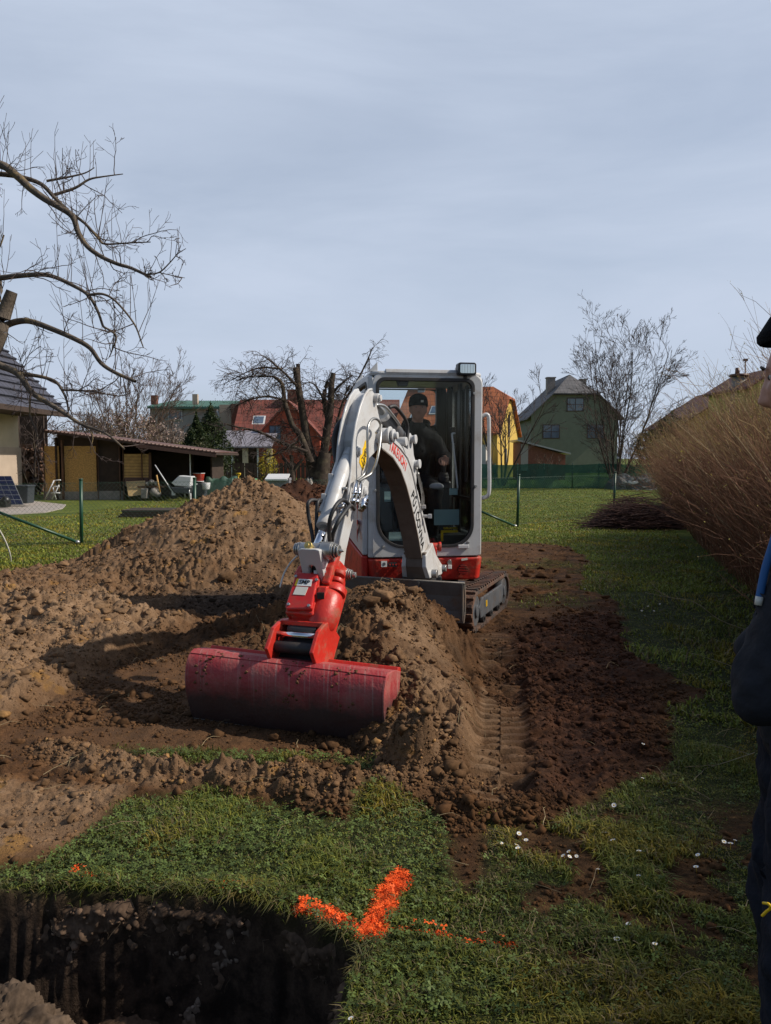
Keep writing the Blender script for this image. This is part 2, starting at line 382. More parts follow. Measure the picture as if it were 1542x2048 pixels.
    if fine:
        c1 = cells(x, y, 11, 7); c2 = cells(x, y, 26, 8)
        rough = soil * np.clip(.45 + .9 * hp + .8 * sst(.02, .2, mnd) + .5 * far + .9 * bd - .05 * lt - .25 * fl, .1, 1.4)
        dtk, ttk = dline(x, y, TRACKL); rough = rough * (1 - .75 * sst(.2, .12, dtk))
        rough = rough * (.35 + 1.3 * sst(.35, .65, fbm(x, y, 2.1, 2, 91)))
        z = z + rough * ((.62 - c1) * .042 + (.6 - c2) * .020 + (fbm(x, y, 60, 2, 92) - .5) * .010)
    # foreground pit
    pd = sdpoly(x, y, PIT) + (fbm(x, y, 5, 3, 95) - .5) * .05 + (fbm(x, y, 25, 2, 96) - .5) * .03
    pit = sst(-.005, .085, pd) * .55 + sst(.05, .5, pd) * .45
    z = z * (1 - pit) + pit * (-.82 + (fbm(x, y, 6, 3, 97) - .5) * .25 + (fbm(x, y, 30, 2, 98) - .5) * .06) + sst(-.12, -.01, pd) * (1 - pit) * (fbm(x, y, 11, 2, 99) - .3) * .03
    d = np.hypot((x + 1.08) / .34, (y - 2.10) / .22) + (fbm(x, y, 9, 3, 93) - .5) * .5
    
    return z
def masks(x, y):
    wob = (fbm(x, y, 3.0, 4, 3) - .5) * .28 * sst(1.5, 6, y) + (fbm(x, y, 9, 3, 4) - .5) * .10
    so = sdpoly(x, y, SOIL) + wob
    pd = sdpoly(x, y, PIT) + (fbm(x, y, 5, 3, 95) - .5) * .05
    grass = 1 - sst(-.06, .05, so)
    sp = sst(-.05, .1, sdpoly(x, y, SPARSE) + wob * .5) * .75; sp2 = sst(-.2, .2, sdpoly(x, y, SPARSE2) + wob) * sst(.4, .6, fbm(x, y, 2.2, 3, 15))
    grass = np.maximum(grass, np.maximum(sp, sp2 * .42))
    grass = grass * (1 - .9 * sst(.52, .68, fbm(x, y, 5.5, 3, 23)) * sst(1.5, 1.9, 4.9 - y) * sst(.25, .6, x))   # scuffed patches
    grass = grass * (1 - sst(-.03, .03, pd))
    # 0 dark topsoil .. 1 light dry subsoil
    lt = sst(-.12, .3, sdpoly(x, y, LIGHT) + wob); lt2 = sst(-.05, .15, sdpoly(x, y, LIGHT2) + wob * .6)
    A = np.hypot((x + 1.95) / 2.3, (y - 10.7) / 2.1); light = sst(1.05, .6, A) * .75 * sst(11.9, 11.2, y + (x + 1.9) * .35)
    d, t = dline(x, y, [(.2, 3.8), (.06, 4.5), (-.02, 5.1)]); hp = sst(.62, .2, d + (fbm(x, y, 3, 3, 71) - .5) * .4) * .62
    fl = sst(-.1, .2, sdpoly(x, y, FLOOR) + wob)
    light = np.maximum(np.maximum(light, hp), np.maximum(lt * .9, lt2 * .85))
    far = sst(6.4, 7.5, y) * (1 - sst(-.4, .3, x)) * .55; light = np.maximum(light, far)
    light = light * (1 - .75 * fl) + fl * .10 * (1 - lt)
    d, t = dline(x, y, BAND); light = np.maximum(light, sst(.2, .05, d) * .55)
    d, t = dline(x, y, TRACKL); rb_ = sst(.30, .5, np.abs(((y * .985 + np.where(x > .5 + (y - 3.3) * .155, .04, 0) + (fbm(x, y, 6, 2, 78) - .5) * .03) / .095) % 1 - .5) * 2); light = np.maximum(light, sst(.16, .11, d) * (.06 + .38 * rb_) * (.3 + 1.1 * sst(.30, .48, fbm(x, y, 2.6, 3, 88))))  # print ribs lighter, gaps darker: occlusion between the ribs put into the colour
    light = light + (fbm(x, y, 3.5, 4, 33) - .5) * .5 * sst(.0, .3, light)
    light = light * (1 - sst(-.06, .02, pd) * (1 - .9 * sst(.2, .05, np.hypot(x + 1.05, y - 2.12) - .12)))
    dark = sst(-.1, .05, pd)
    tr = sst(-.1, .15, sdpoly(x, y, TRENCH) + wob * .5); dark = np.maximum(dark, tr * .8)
    red = np.maximum(sst(-.2, .3, sdpoly(x, y, DARKR) + wob), sst(11.0, 11.6, y + (x + 1.9) * .35) * sst(2.6, 2.2, np.hypot(x + 1.3, y - 12)))
    return np.clip(grass, 0, 1), np.clip(light, 0, 1), np.clip(dark, 0, 1), np.clip(red, 0, 1)
# orange sprayed marks
TM = [tuple(gnd(802, 1753)[:2]), tuple(gnd(775, 1800)[:2]), tuple(gnd(738, 1878)[:2])]
TH1 = [tuple(gnd(600, 1822)[:2]), tuple(gnd(670, 1842)[:2]), tuple(gnd(735, 1868)[:2])]
TE = [tuple(gnd(-20, 1735)[:2]), tuple(gnd(200, 1758)[:2]), tuple(gnd(300, 1768)[:2]), tuple(gnd(440, 1785)[:2]), tuple(gnd(545, 1795)[:2])]
TR_ = [tuple(gnd(790, 1862)[:2]), tuple(gnd(880, 1872)[:2]), tuple(gnd(960, 1890)[:2]), tuple(gnd(1020, 1898)[:2])]
def paint(x, y):
    d, t = dline(x, y, TM); a = sst(.05, .02, d + (fbm(x, y, 22, 2, 5) - .5) * .05)
    d, t = dline(x, y, TH1); a = np.maximum(a, sst(.026, .008, d + (fbm(x, y, 22, 2, 6) - .5) * .05) * sst(.22, .34, fbm(x, y, 10, 2, 10)))
    d, t = dline(x, y, TE); a = np.maximum(a, sst(.03, .008, d + (fbm(x, y, 22, 2, 7) - .5) * .04) * sst(.48, .62, fbm(x, y, 9, 2, 8)))
    d, t = dline(x, y, TR_); a = np.maximum(a, sst(.024, .008, d + (fbm(x, y, 22, 2, 9) - .5) * .04) * sst(.54, .62, fbm(x, y, 8, 2, 12)))
    return a
# one sheet: fan of columns seen from the camera, rows that grow with distance
ang = np.concatenate([np.linspace(-6, -.62, 40)[:-1], np.linspace(-.62, .62, 980), np.linspace(.62, 6, 40)[1:]])
rows = np.concatenate([np.linspace(-12, 1.2, 14)[:-1], np.linspace(1.2, 1.95, 30)[:-1], np.geomspace(1.95, 15, 960)[:-1], np.geomspace(15, 60, 120)[:-1], np.geomspace(60, 900, 20)])
AA, YY = np.meshgrid(ang, rows); XX = AA * np.maximum(YY, 1.95)
# rows need to be dense at the far pit wall
ZZ = hgt(XX, YY)
nr, ncx = XX.shape
g_, l_, d_, r_ = masks(XX, YY)
V = np.stack([XX.ravel(), YY.ravel(), ZZ.ravel()], 1)
k = (V[:, 2] < -.02) & (V[:, 1] < 3.2) & (V[:, 0] < .3); q = V[k]; dpt = np.clip(-q[:, 2] * 8, 0, 1)
q[:, 1] += 0 * ((fbm(q[:, 0], q[:, 2] + q[:, 1] * .3, 7, 4, 201) - .5) * .13 + (fbm(q[:, 0], q[:, 2], 38, 3, 202) - .5) * .035) * dpt
q[:, 0] += 0 * ((fbm(q[:, 1], q[:, 2], 8, 3, 203) - .5) * .07 + (fbm(q[:, 0] * .3 + q[:, 1], q[:, 2], 40, 2, 204) - .5) * .02) * dpt; V[k] = q
idx = np.arange(nr * ncx).reshape(nr, ncx)
F = np.stack([idx[:-1, :-1].ravel(), idx[:-1, 1:].ravel(), idx[1:, 1:].ravel(), idx[1:, :-1].ravel()], 1)
m = bpy.data.materials.new('soil_and_turf'); m.use_nodes = True; nt = m.node_tree; nt.nodes.clear(); L = nt.links
out = nd(nt, 'ShaderNodeOutputMaterial'); b = nd(nt, 'ShaderNodeBsdfPrincipled', i_Roughness=.95); b.inputs['Specular IOR Level'].default_value = .15
at_ = nd(nt, 'ShaderNodeAttribute', attribute_name='Col'); sp = nd(nt, 'ShaderNodeSeparateColor'); L.new(at_.outputs['Color'], sp.inputs[0])
tc = nd(nt, 'ShaderNodeTexCoord')
def noise(sc_, det=6.0, ro=.6):
    n = nd(nt, 'ShaderNodeTexNoise', i_Scale=sc_, i_Detail=det, i_Roughness=ro); L.new(tc.outputs['Object'], n.inputs['Vector']); return n.outputs[0]
def mixc(f, a, b_):
    x = nd(nt, 'ShaderNodeMix', data_type='RGBA')
    for i, v in ((0, f), (6, a), (7, b_)):
        if isinstance(v, tuple): x.inputs[i].default_value = (*v, 1)
        elif isinstance(v, float): x.inputs[i].default_value = v
        else: L.new(v, x.inputs[i])
    return x.outputs[2]
def mr(v, a, b_, c=0.0, d=1.0):
    x = nd(nt, 'ShaderNodeMapRange', i_1=a, i_2=b_, i_3=c, i_4=d); L.new(v, x.inputs[0]); return x.outputs[0]
base = mixc(mr(noise(5.0), .35, .65), (.042, .021, .010), (.115, .056, .024))
lig = mixc(mr(noise(7.0), .35, .65), (.150, .090, .049), (.270, .175, .105))
och = mixc(mr(noise(3.0, 4), .61, .67), lig, (.30, .165, .055))
s1 = mixc(sp.outputs['Green'], base, och)
s1 = mixc(at_.outputs['Alpha'], s1, mixc(mr(noise(6.0), .35, .65), (.028, .013, .008), (.080, .034, .018)))
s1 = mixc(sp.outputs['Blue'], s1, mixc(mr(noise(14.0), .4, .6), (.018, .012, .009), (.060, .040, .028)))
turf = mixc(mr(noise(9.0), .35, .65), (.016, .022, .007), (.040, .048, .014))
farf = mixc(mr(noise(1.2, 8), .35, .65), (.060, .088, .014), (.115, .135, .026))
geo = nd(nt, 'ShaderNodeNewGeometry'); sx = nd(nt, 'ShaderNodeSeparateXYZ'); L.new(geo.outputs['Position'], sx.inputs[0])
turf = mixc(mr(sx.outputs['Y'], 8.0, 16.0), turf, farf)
s2 = mixc(sp.outputs['Red'], s1, turf)
fine = mr(noise(120.0, 3), .25, .75, .72, 1.28); mul = nd(nt, 'ShaderNodeHueSaturation'); L.new(s2, mul.inputs['Color']); L.new(fine, mul.inputs['Value'])
L.new(mul.outputs[0], b.inputs['Base Color'])
bp = nd(nt, 'ShaderNodeBump', i_Strength=.9, i_Distance=.012); L.new(noise(75.0, 8, .7), bp.inputs['Height']); L.new(bp.outputs[0], b.inputs['Normal'])
L.new(b.outputs[0], out.inputs[0]); MATS['soil_and_turf'] = m
cols = np.stack([g_.ravel(), l_.ravel(), d_.ravel(), r_.ravel()], 1)
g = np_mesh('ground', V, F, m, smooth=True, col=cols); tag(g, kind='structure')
print('ground', len(V))
# ------------------------------------------------------------------ loose clods
def ico(sub):
    bm = bmesh.new(); bmesh.ops.create_icosphere(bm, subdivisions=sub, radius=1); v = np.array([p.co[:] for p in bm.verts]); f = np.array([[q.index for q in t.verts] for t in bm.faces]); bm.free(); return v, f
def clods(name, X, Y, S, Z=None, sub=1, sink=.25, mat=None, col=None):
    v, f = ico(sub); n = len(X); nv = len(v)
    Z = hgt(X, Y) if Z is None else Z
    a = rng.uniform(0, 6.28, n); sc3 = rng.uniform(.65, 1.25, (n, 3)); sc3[:, 2] *= .8
    P = v[None] * (1 + rng.normal(0, .30, (n, nv, 1))) * sc3[:, None] * S[:, None, None]
    ca, sa = np.cos(a)[:, None], np.sin(a)[:, None]
    Px = P[..., 0] * ca - P[..., 1] * sa; Py = P[..., 0] * sa + P[..., 1] * ca
    VV = np.stack([Px + X[:, None], Py + Y[:, None], P[..., 2] + (Z + S * (.5 - sink))[:, None]], -1).reshape(-1, 3)
    FF = (f[None] + (np.arange(n) * nv)[:, None, None]).reshape(-1, 3)
    cc = np.repeat(col, nv, 0)
    return np_mesh(name, VV, FF, mat, smooth=False, col=cc)
vcol_mat('clod_soil', rough=.95, var=.3, vs=60, spec=.1)
def soilcol(X, Y):
    g, l, d, r = masks(X, Y); n = rng.uniform(.75, 1.25, len(X))[:, None]
    c = np.array([.080, .040, .018])[None] * (1 - l[:, None]) + np.array([.190, .118, .066])[None] * l[:, None]
    oc = (rng.random(len(X)) < .05)[:, None] * (l[:, None] > .3); c = np.where(oc, np.array([[.27, .15, .06]]), c)
    c = c * (1 - r[:, None]) + np.array([.055, .024, .013])[None] * r[:, None]
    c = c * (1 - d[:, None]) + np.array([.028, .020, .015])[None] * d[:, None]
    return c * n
def scatter(n, lo=1.95, hi=15, w=.6):
    Y = np.exp(rng.uniform(np.log(lo), np.log(hi), n)); X = rng.uniform(-w, w, n) * Y; return X, Y
n = 300000; X, Y = scatter(n); gmask, lmask, dm, rm = masks(X, Y)
A = np.hypot((X + 1.7) / 2.6, (Y - 11) / 2.4); d, t = dline(X, Y, [(.22, 3.7), (.04, 4.5), (-.06, 5.2), (-.08, 5.8), (-.8, 6.3)]); db, tb = dline(X, Y, BAND)
rz = sdpoly(X, Y, DARKR) > -.1; dens = .08 + .55 * (A < 1.1) + .5 * (d < .75) + .38 * (db < .16) + .3 * (Y > 4.2) * (X < -.8) + .28 * rz
dens *= .3 + 1.2 * sst(.4, .62, fbm(X, Y, 2.3, 3, 66))
dtk, ttk = dline(X, Y, TRACKL); keep = ((dtk > .15) | (rng.random(n) < .08 + .7 * (fbm(X, Y, 2.6, 3, 88) < .39))) & (gmask < .5) & (rng.random(n) < dens) & (sdpoly(X, Y, PIT) < -.03)
X, Y = X[keep], Y[keep]; S = np.clip(rng.lognormal(-5.3, .62, len(X)), .0025, .038) * (.75 + .05 * Y)
db, tb = dline(X, Y, BAND); S = np.where(db < .16, S * .95, S)
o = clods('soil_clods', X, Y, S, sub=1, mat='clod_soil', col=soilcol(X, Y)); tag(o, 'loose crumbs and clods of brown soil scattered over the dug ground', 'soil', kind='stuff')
print('clods', len(X))
# bigger angular blocks broken off by the bucket
VV, FF, CC = [], [], []; o_ = 0; cnt = 0
while cnt < 520:
    Y = math.exp(random.uniform(math.log(3.4), math.log(12.5))); x = random.uniform(-.6, .32) * Y; xa, ya = np.array([x]), np.array([Y])
    g0, l0, d0, r0 = masks(xa, ya)
    if g0[0] > .3 or float(sdpoly(xa, ya, PIT)[0]) > -.1 or (float(sdpoly(xa, ya, FLOOR)[0]) > .1 and random.random() < .85) or float(dline(xa, ya, TRACKL)[0][0]) < .2: continue
    if math.hypot((x - .43) / .9, (Y - 7.2) / 1.2) < 1: continue
    s = min(.11, random.lognormvariate(-3.35, .42)) * (.8 + .04 * Y) * (.6 if Y < 4.2 else 1); bm = bmesh.new()
    for k in range(16): v = Vector((random.gauss(0, 1), random.gauss(0, 1), random.gauss(0, 1))).normalized() * random.uniform(.7, 1.0); bm.verts.new((v.x * s * 1.15, v.y * s, v.z * s * .7))
    bmesh.ops.convex_hull(bm, input=bm.verts); bmesh.ops.delete(bm, geom=[v for v in bm.verts if not v.link_faces], context='VERTS'); bmesh.ops.triangulate(bm, faces=bm.faces); bmesh.ops.subdivide_edges(bm, edges=bm.edges, cuts=2, use_grid_fill=True); bmesh.ops.triangulate(bm, faces=bm.faces)
    z = float(hgt(xa, ya)[0]) + s * .22; bm.verts.ensure_lookup_table(); bm.verts.index_update()
    q = np.array([v.co[:] for v in bm.verts]); q *= (1 + np.array([.16 * mnoise.noise(Vector(p_) * (1.8 / s) + Vector((cnt, 0, 0))) + .10 * mnoise.noise(Vector(p_) * (5 / s)) for p_ in q]))[:, None]
    VV.append(q + np.array([x, Y, z])); FF.append(np.array([[v.index for v in f.verts] for f in bm.faces]) + o_); o_ += len(q); bm.free()
    CC.append(np.repeat(soilcol(xa, ya) * random.uniform(.8, 1.1), len(q), 0)); cnt += 1
o = np_mesh('soil_blocks', np.concatenate(VV), np.concatenate(FF), 'clod_soil', smooth=False, col=np.concatenate(CC)); tag(o, 'angular broken blocks of brown soil lying on the dug ground and heaps', 'soil', kind='stuff')

# ------------------------------------------------------------------ cut face of the foreground pit
edge = [Vector((x, y, 0)) for x, y in PIT[:11]] + [Vector((-.22, .9, 0))]
edge[0] = Vector((-2.4, PIT[1][1] + .02, 0)); ep = smooth_path(edge, 8); ln = np.cumsum([0] + [(ep[i + 1] - ep[i]).length for i in range(len(ep) - 1)]); pnu, pnv = 900, 210
uu = np.linspace(0, ln[-1], pnu); ex = np.interp(uu, ln, [p.x for p in ep]); ey = np.interp(uu, ln, [p.y for p in ep])
tx, ty = np.gradient(ex), np.gradient(ey); k = np.ones(25) / 25; tx = np.convolve(np.pad(tx, 12, 'edge'), k, 'valid'); ty = np.convolve(np.pad(ty, 12, 'edge'), k, 'valid'); tl = np.hypot(tx, ty); pnx, pny = ty / tl, -tx / tl
vv = np.linspace(0, 1, pnv); Ug, Vg = np.meshgrid(uu, vv); dz = Vg * .86
off = .006 + .05 * Vg ** .7 + (fbm(Ug, dz, 4.5, 4, 301) - .5) * .11 + (.6 - cells(Ug, dz, 13, 302)) * .028 + (.6 - cells(Ug + 3, dz, 34, 303)) * .014 + (fbm(Ug, dz, 90, 2, 304) - .5) * .008
lower = sst(.45, .52, Vg + (fbm(Ug, dz, 3, 3, 305) - .5) * .12); off = off + .05 * lower
off = off * sst(0, .05, Vg) + .0 * Vg
Xp = ex[None] + pnx[None] * off; Yp = ey[None] + pny[None] * off; Zp = -.012 - dz + (fbm(Ug, dz, 12, 2, 306) - .5) * .03
V = np.stack([Xp.ravel(), Yp.ravel(), Zp.ravel()], 1); idx = np.arange(pnu * pnv).reshape(pnv, pnu); F = np.stack([idx[:-1, :-1].ravel(), idx[1:, :-1].ravel(), idx[1:, 1:].ravel(), idx[:-1, 1:].ravel()], 1)
base_ = np.array([.085, .056, .038])[None, None] * (1 - lower[..., None]) + np.array([.14, .080, .048])[None, None] * lower[..., None]
tone = (.5 + 1.0 * fbm(Ug, dz, 9, 4, 307))[..., None] * (.75 + .5 * fbm(Ug, dz, 60, 2, 308))[..., None]
grey = sst(.58, .68, fbm(Ug, dz, 5, 3, 309))[..., None] * .6; cw_ = base_ * tone * (1 - grey) + np.array([.15, .12, .095])[None, None] * tone * grey
pt = (paint(Xp, Yp) * sst(.10, .03, Vg) > .5)[..., None]; cw_ = np.where(pt, np.array([.80, .12, .02]), cw_)
o = np_mesh('pit_wall', V, F, MATS['clod_soil'], smooth=True, col=cw_.reshape(-1, 3)); tag(o, kind='structure')
n = 2600; u_i = rng.integers(0, pnu, n); v_i = (rng.random(n) ** 1.2 * (pnv - 12)).astype(int) + 4; S = np.clip(rng.lognormal(-5.1, .5, n), .003, .022)
cc_ = cw_[v_i, u_i] * rng.uniform(.8, 1.9, (n, 1)); o = clods('wall_crumbs', Xp[v_i, u_i], Yp[v_i, u_i], S, Z=Zp[v_i, u_i] - S * .3, mat='clod_soil', col=cc_); tag(o, 'dark crumbs of topsoil clinging to the face of the foreground pit', 'soil', kind='stuff')

v, f = ico(6); P = np.stack([v[:, 0] * .20, v[:, 1] * .17, v[:, 2] * .26], 1); nn = np.array([.09 * mnoise.noise(Vector(q) * 1.7 + Vector((3, 1, 2))) + .035 * mnoise.noise(Vector(q) * 5) + .030 * abs(mnoise.noise(Vector(q) * 11)) + .012 * mnoise.noise(Vector(q) * 34) for q in v])
P = P + v * nn[:, None] + np.array([-1.15, 2.17, -.36]); c_ = np.array([[.12, .085, .06]]) * (.6 + 7 * np.clip(nn[:, None], 0, .08)); o = np_mesh('soil_lump', P, f, MATS['clod_soil'], smooth=True, col=c_, loc=(-1.11, 2.17, -.27)); tag(o, 'pale rough lump of soil rising in the bottom left corner of the pit', 'soil lump')
# ------------------------------------------------------------------ machine materials
pbr('white_paint', (.52, .525, .53), rough=.36, var=.05, dirt=(.30, .25, .20), dirt_s=5, dirt_lo=.50, dirt_hi=.80, coat=.15)
pbr('red_paint', (.52, .018, .014), rough=.35, var=.08, dirt=(.22, .07, .04), dirt_s=6, dirt_lo=.56, dirt_hi=.8, coat=.25)
pbr('red_bright', (.50, .026, .016), rough=.42, var=.12, dirt=(.22, .10, .055), dirt_s=9, dirt_lo=.50, dirt_hi=.70, bump=.15, bs=40)
pbr('black_rubber', (.018, .018, .020), rough=.55, var=.2, dirt=(.07, .05, .035), dirt_s=8, dirt_lo=.5, dirt_hi=.8)
pbr('black_plastic', (.012, .012, .013), rough=.4, var=.15)
pbr('dark_trim', (.028, .028, .030), rough=.5, var=.15)
pbr('track_rubber', (.055, .045, .040), rough=.85, var=.35, vs=14, bump=.5, bs=50, dirt=(.15, .075, .045), dirt_s=6, dirt_lo=.42, dirt_hi=.62)
pbr('track_frame_grey', (.085, .092, .105), rough=.6, var=.2, dirt=(.12, .08, .055), dirt_s=8, dirt_lo=.5, dirt_hi=.75)
pbr('blade_steel', (.115, .105, .095), rough=.6, var=.2, metal=.2, dirt=(.15, .09, .055), dirt_s=5, dirt_lo=.48, dirt_hi=.7, bump=.2, bs=30)
pbr('chrome', (.75, .76, .78), rough=.12, metal=1.0, var=.03)
pbr('steel', (.42, .42, .41), rough=.38, metal=.8, var=.12, dirt=(.2, .16, .12), dirt_s=20, dirt_lo=.55, dirt_hi=.8)
pbr('boom_under_shade', (.17, .14, .12), rough=.7, var=.08, dirt=(.10, .075, .058), dirt_s=2.5, dirt_lo=.25, dirt_hi=.6)  # white boom's underside: shade put into the colour, dirt blotches over it
pbr('yellow_decal', (.80, .50, .01), rough=.4, var=.05)
pbr('red_decal', (.62, .035, .02), rough=.4, var=.08)
pbr('black_decal', (.01, .01, .01), rough=.4, var=.05)
pbr('white_decal', (.72, .72, .70), rough=.5, var=.08)
pbr('paper_teal', (.34, .47, .49), rough=.6, var=.06)
pbr('brass', (.55, .42, .15), rough=.35, metal=.7, var=.1)
pbr('hose_white', (.60, .58, .52), rough=.45, var=.1)
def glass_mat(name, tint, fac):
    m = bpy.data.materials.new(name); m.use_nodes = True; nt = m.node_tree; nt.nodes.clear(); L = nt.links
    out = nd(nt, 'ShaderNodeOutputMaterial'); t = nd(nt, 'ShaderNodeBsdfTransparent'); t.inputs[0].default_value = (*tint, 1)
    gl = nd(nt, 'ShaderNodeBsdfGlossy', i_Roughness=.03); fr = nd(nt, 'ShaderNodeFresnel', i_IOR=1.5)
    tc = nd(nt, 'ShaderNodeTexCoord'); n = nd(nt, 'ShaderNodeTexNoise', i_Scale=5.0, i_Detail=5.0); L.new(tc.outputs['Object'], n.inputs['Vector'])
    mr_ = nd(nt, 'ShaderNodeMapRange', i_1=.3, i_2=.8, i_3=fac, i_4=fac * 1.8); L.new(n.outputs[0], mr_.inputs[0])
    ma = nd(nt, 'ShaderNodeMath', operation='MULTIPLY'); L.new(fr.outputs[0], ma.inputs[0]); L.new(mr_.outputs[0], ma.inputs[1])
    mx = nd(nt, 'ShaderNodeMixShader'); L.new(ma.outputs[0], mx.inputs[0]); L.new(t.outputs[0], mx.inputs[1]); L.new(gl.outputs[0], mx.inputs[2]); L.new(mx.outputs[0], out.inputs[0])
    MATS[name] = m
glass_mat('cab_glass', (.88, .93, .93), .9); glass_mat('clear_glass', (.985, .99, .99), .3)

EX = empty('mini_excavator', (.43, 7.25, 0), label='white and red mini excavator with enclosed cab digging beside the soil heap', cat='excavator')
# ---- cab frame: x to the viewer's right, y back, z up; origin under the middle of the cab front
CY = R(9)
CM = Matrix.Translation((.355, 6.83, 0)) @ Matrix.Rotation(CY, 4, 'Z')
def cf(a, b, w): return Vector((a, w, b))          # profile in x,z extruded in y
def cs(a, b, w): return Vector((w, a, b))          # profile in y,z extruded in x
def ct(a, b, w): return Vector((a, b, w))          # profile in x,y extruded in z
def cmb(): return MB(CM)
X0, X1, Z0, Z1 = -.51, .525, .615, 2.25
# front shell
cabin = cmb()
outer = rrect(X0 + .035, X1 - .01, Z0, Z1 - .01, (.02, .03, .09, .09), 12)
inner = rrect(-.435, .435, .705, 2.19, (.24, .20, .07, .07), 12)
cabin.ring(outer, inner, 0.0, .05, cf)
fr = cabin.build('cab_front', 'white_paint', EX, bevel=.012)
# body sides
D = 1.28
sm = cmb()
so = [(.03, Z0), (D, Z0), (D + .03, 1.2), (D + .02, 2.1), (D - .07, Z1 - .03), (.04, Z1 - .03), (.0, 2.1), (-.004, .72)]
def dens(poly, n):
    """resample a closed polygon by angle about its middle so that two outlines can be bridged"""
    cx = sum(p[0] for p in poly) / len(poly); cz = sum(p[1] for p in poly) / len(poly); return resample(poly, n, cx, cz)
def resample(poly, n, cx, cz):
    out = []
    for k in range(n):
        a = 2 * math.pi * k / n; dx, dz = math.cos(a), math.sin(a); best = None
        for i in range(len(poly)):
            x1, z1 = poly[i]; x2, z2 = poly[(i + 1) % len(poly)]; ex, ez = x2 - x1, z2 - z1
            den = dx * ez - dz * ex
            if abs(den) < 1e-9: continue
            t = ((x1 - cx) * ez - (z1 - cz) * ex) / den; u = ((x1 - cx) * dz - (z1 - cz) * dx) / den
            if t > 0 and -1e-6 <= u <= 1 + 1e-6 and (best is None or t > best): best = t
        out.append((cx + dx * best, cz + dz * best))
    return out
# viewer's left side: upper window, lower painted panel
wl = resample(rrect(.10, 1.08, 1.36, 2.16, .10, 10), 96, .59, 1.78); wo_ = resample([(.03, 1.26), (D, 1.26), (D + .02, 2.1), (D - .07, Z1 - .03), (.03, Z1 - .03)], 96, .59, 1.78)
sm.ring(wo_, wl, X0, X0 + .045, cs)
sm.prism([(.03, Z0), (D, Z0 + .02), (D, 1.26), (.03, 1.26)], X0, X0 + .045, cs)
# chamfer between front and left side
sm.prism([(X0 + .0, .0301), (X0 + .036, -.0015), (X0 + .085, .03), (X0 + .05, .08)], Z0, Z1 - .055, lambda a, b, w: Vector((a, b, w)))
# viewer's right side: door with tall glass
wd = resample(rrect(.09, 1.05, .80, 2.16, .10, 10), 96, .59, 1.45); wo2 = resample([(.03, Z0), (D, Z0), (D + .02, 2.1), (D - .07, Z1 - .03), (.03, Z1 - .03)], 96, .59, 1.45)
sm.ring(wo2, wd, X1 - .045, X1, cs)
sm.build('cab_side', 'white_paint', EX, bevel=.01)
# rear wall
rw = cmb(); ro = resample([(X0 + .045, Z0), (X1 - .045, Z0), (X1 - .045, Z1 - .04), (X0 + .045, Z1 - .04)], 96, -.03, 2.0); ri = resample(rrect(-.43, .375, 1.83, 2.2, .05, 10), 96, -.03, 2.0)
rw.ring(ro, ri, D - .06, D, cf); rw.build('rear_wall', 'dark_trim', EX, bevel=.004)
# dark linings seen inside
li = cmb()
li.box((.465, .62, 1.46), (.02, .10, 1.5)); li.box((.455, .98, 1.46), (.03, .13, 1.5)); li.box((.40, 1.15, 1.46), (.10, .06, 1.55)); li.box((-.45, 1.15, 1.7), (.03, .06, 1.1))
li.box((0, .10, 2.215), (.90, .07, .035)); li.box((.455, .08, 1.5), (.03, .045, 1.35)); li.box((.46, .34, 1.72), (.025, .05, .9))
li.box((.445, .82, 1.72), (.05, .10, .16)); li.box((.46, .60, 1.12), (.03, .9, .03))
li.build('door_lining', 'black_plastic', EX, bevel=.006)
# roof
rf = cmb()
rf.prism(rrect(X0 + .02, X1 - .005, -.005, D - .02, .09, 8), Z1 - .035, Z1 + .005, ct)
rf.build('roof', 'white_paint', EX, bevel=.018, seg=3)
g2 = cmb(); g2.prism([(0, 0), (.055, 0), (.05, .03), (.01, .034)], -.36, .40, lambda a, b, w: Vector((w, a - .012, Z1 + b - .012))); g2.build('roof_ridge', 'white_paint', EX, bevel=.006)
for (xx, yy) in ((-.455, .04), (-.45, 1.1), (.345, .25)):
    e = cmb(); e.prism([(xx - .05, Z1 - .0), (xx + .035, Z1 - .0), (xx + .03, Z1 + .085)] if xx < 0 else [(xx - .03, Z1), (xx + .09, Z1), (xx - .015, Z1 + .075)], yy, yy + .018, cf); e.build('lifting_lug', 'white_paint', EX, bevel=.003)
# black seal, glass
se = cmb(); se.ring(rrect(-.443, .443, .697, 2.198, (.245, .205, .075, .075), 12), rrect(-.415, .415, .722, 2.168, (.22, .19, .06, .06), 12), -.012, .03, cf)
se.build('window_seal', 'black_rubber', EX, bevel=.004)
wg = cmb(); wg.prism(rrect(-.42, .42, 1.222, 2.172, (.02, .02, .06, .06), 8), .012, .018, cf); wg.build('windscreen', 'clear_glass', EX)
lg = cmb(); lg.prism(rrect(-.42, .42, .718, 1.228, (.22, .19, .01, .01), 10), -.002, .004, cf); lgo = lg.build('lower_windscreen', 'cab_glass', EX)
e = cmb(); e.box((0, -.003, 1.226), (.83, .012, .012)); e.build('glass_edge', 'cab_glass', EX)
for s_ in (0, 1):
    sg = cmb(); sg.prism(rrect(.085, 1.065, 1.345 if s_ == 0 else .785, 2.175, .10, 8), (X0 + .018 if s_ == 0 else X1 - .024), (X0 + .024 if s_ == 0 else X1 - .018), cs); sg.build('side_window', 'cab_glass', EX)
    sg = cmb(); a = rrect(.085, 1.095, 1.345 if s_ == 0 else .785, 2.175, .11, 10); b_ = rrect(.115, 1.06, 1.375 if s_ == 0 else .815, 2.145, .095, 10)
    sg.ring(a, b_, (X0 - .006 if s_ == 0 else X1 - .02), (X0 + .02 if s_ == 0 else X1 + .006), cs); sg.build('side_window_seal', 'black_rubber', EX, bevel=.003)
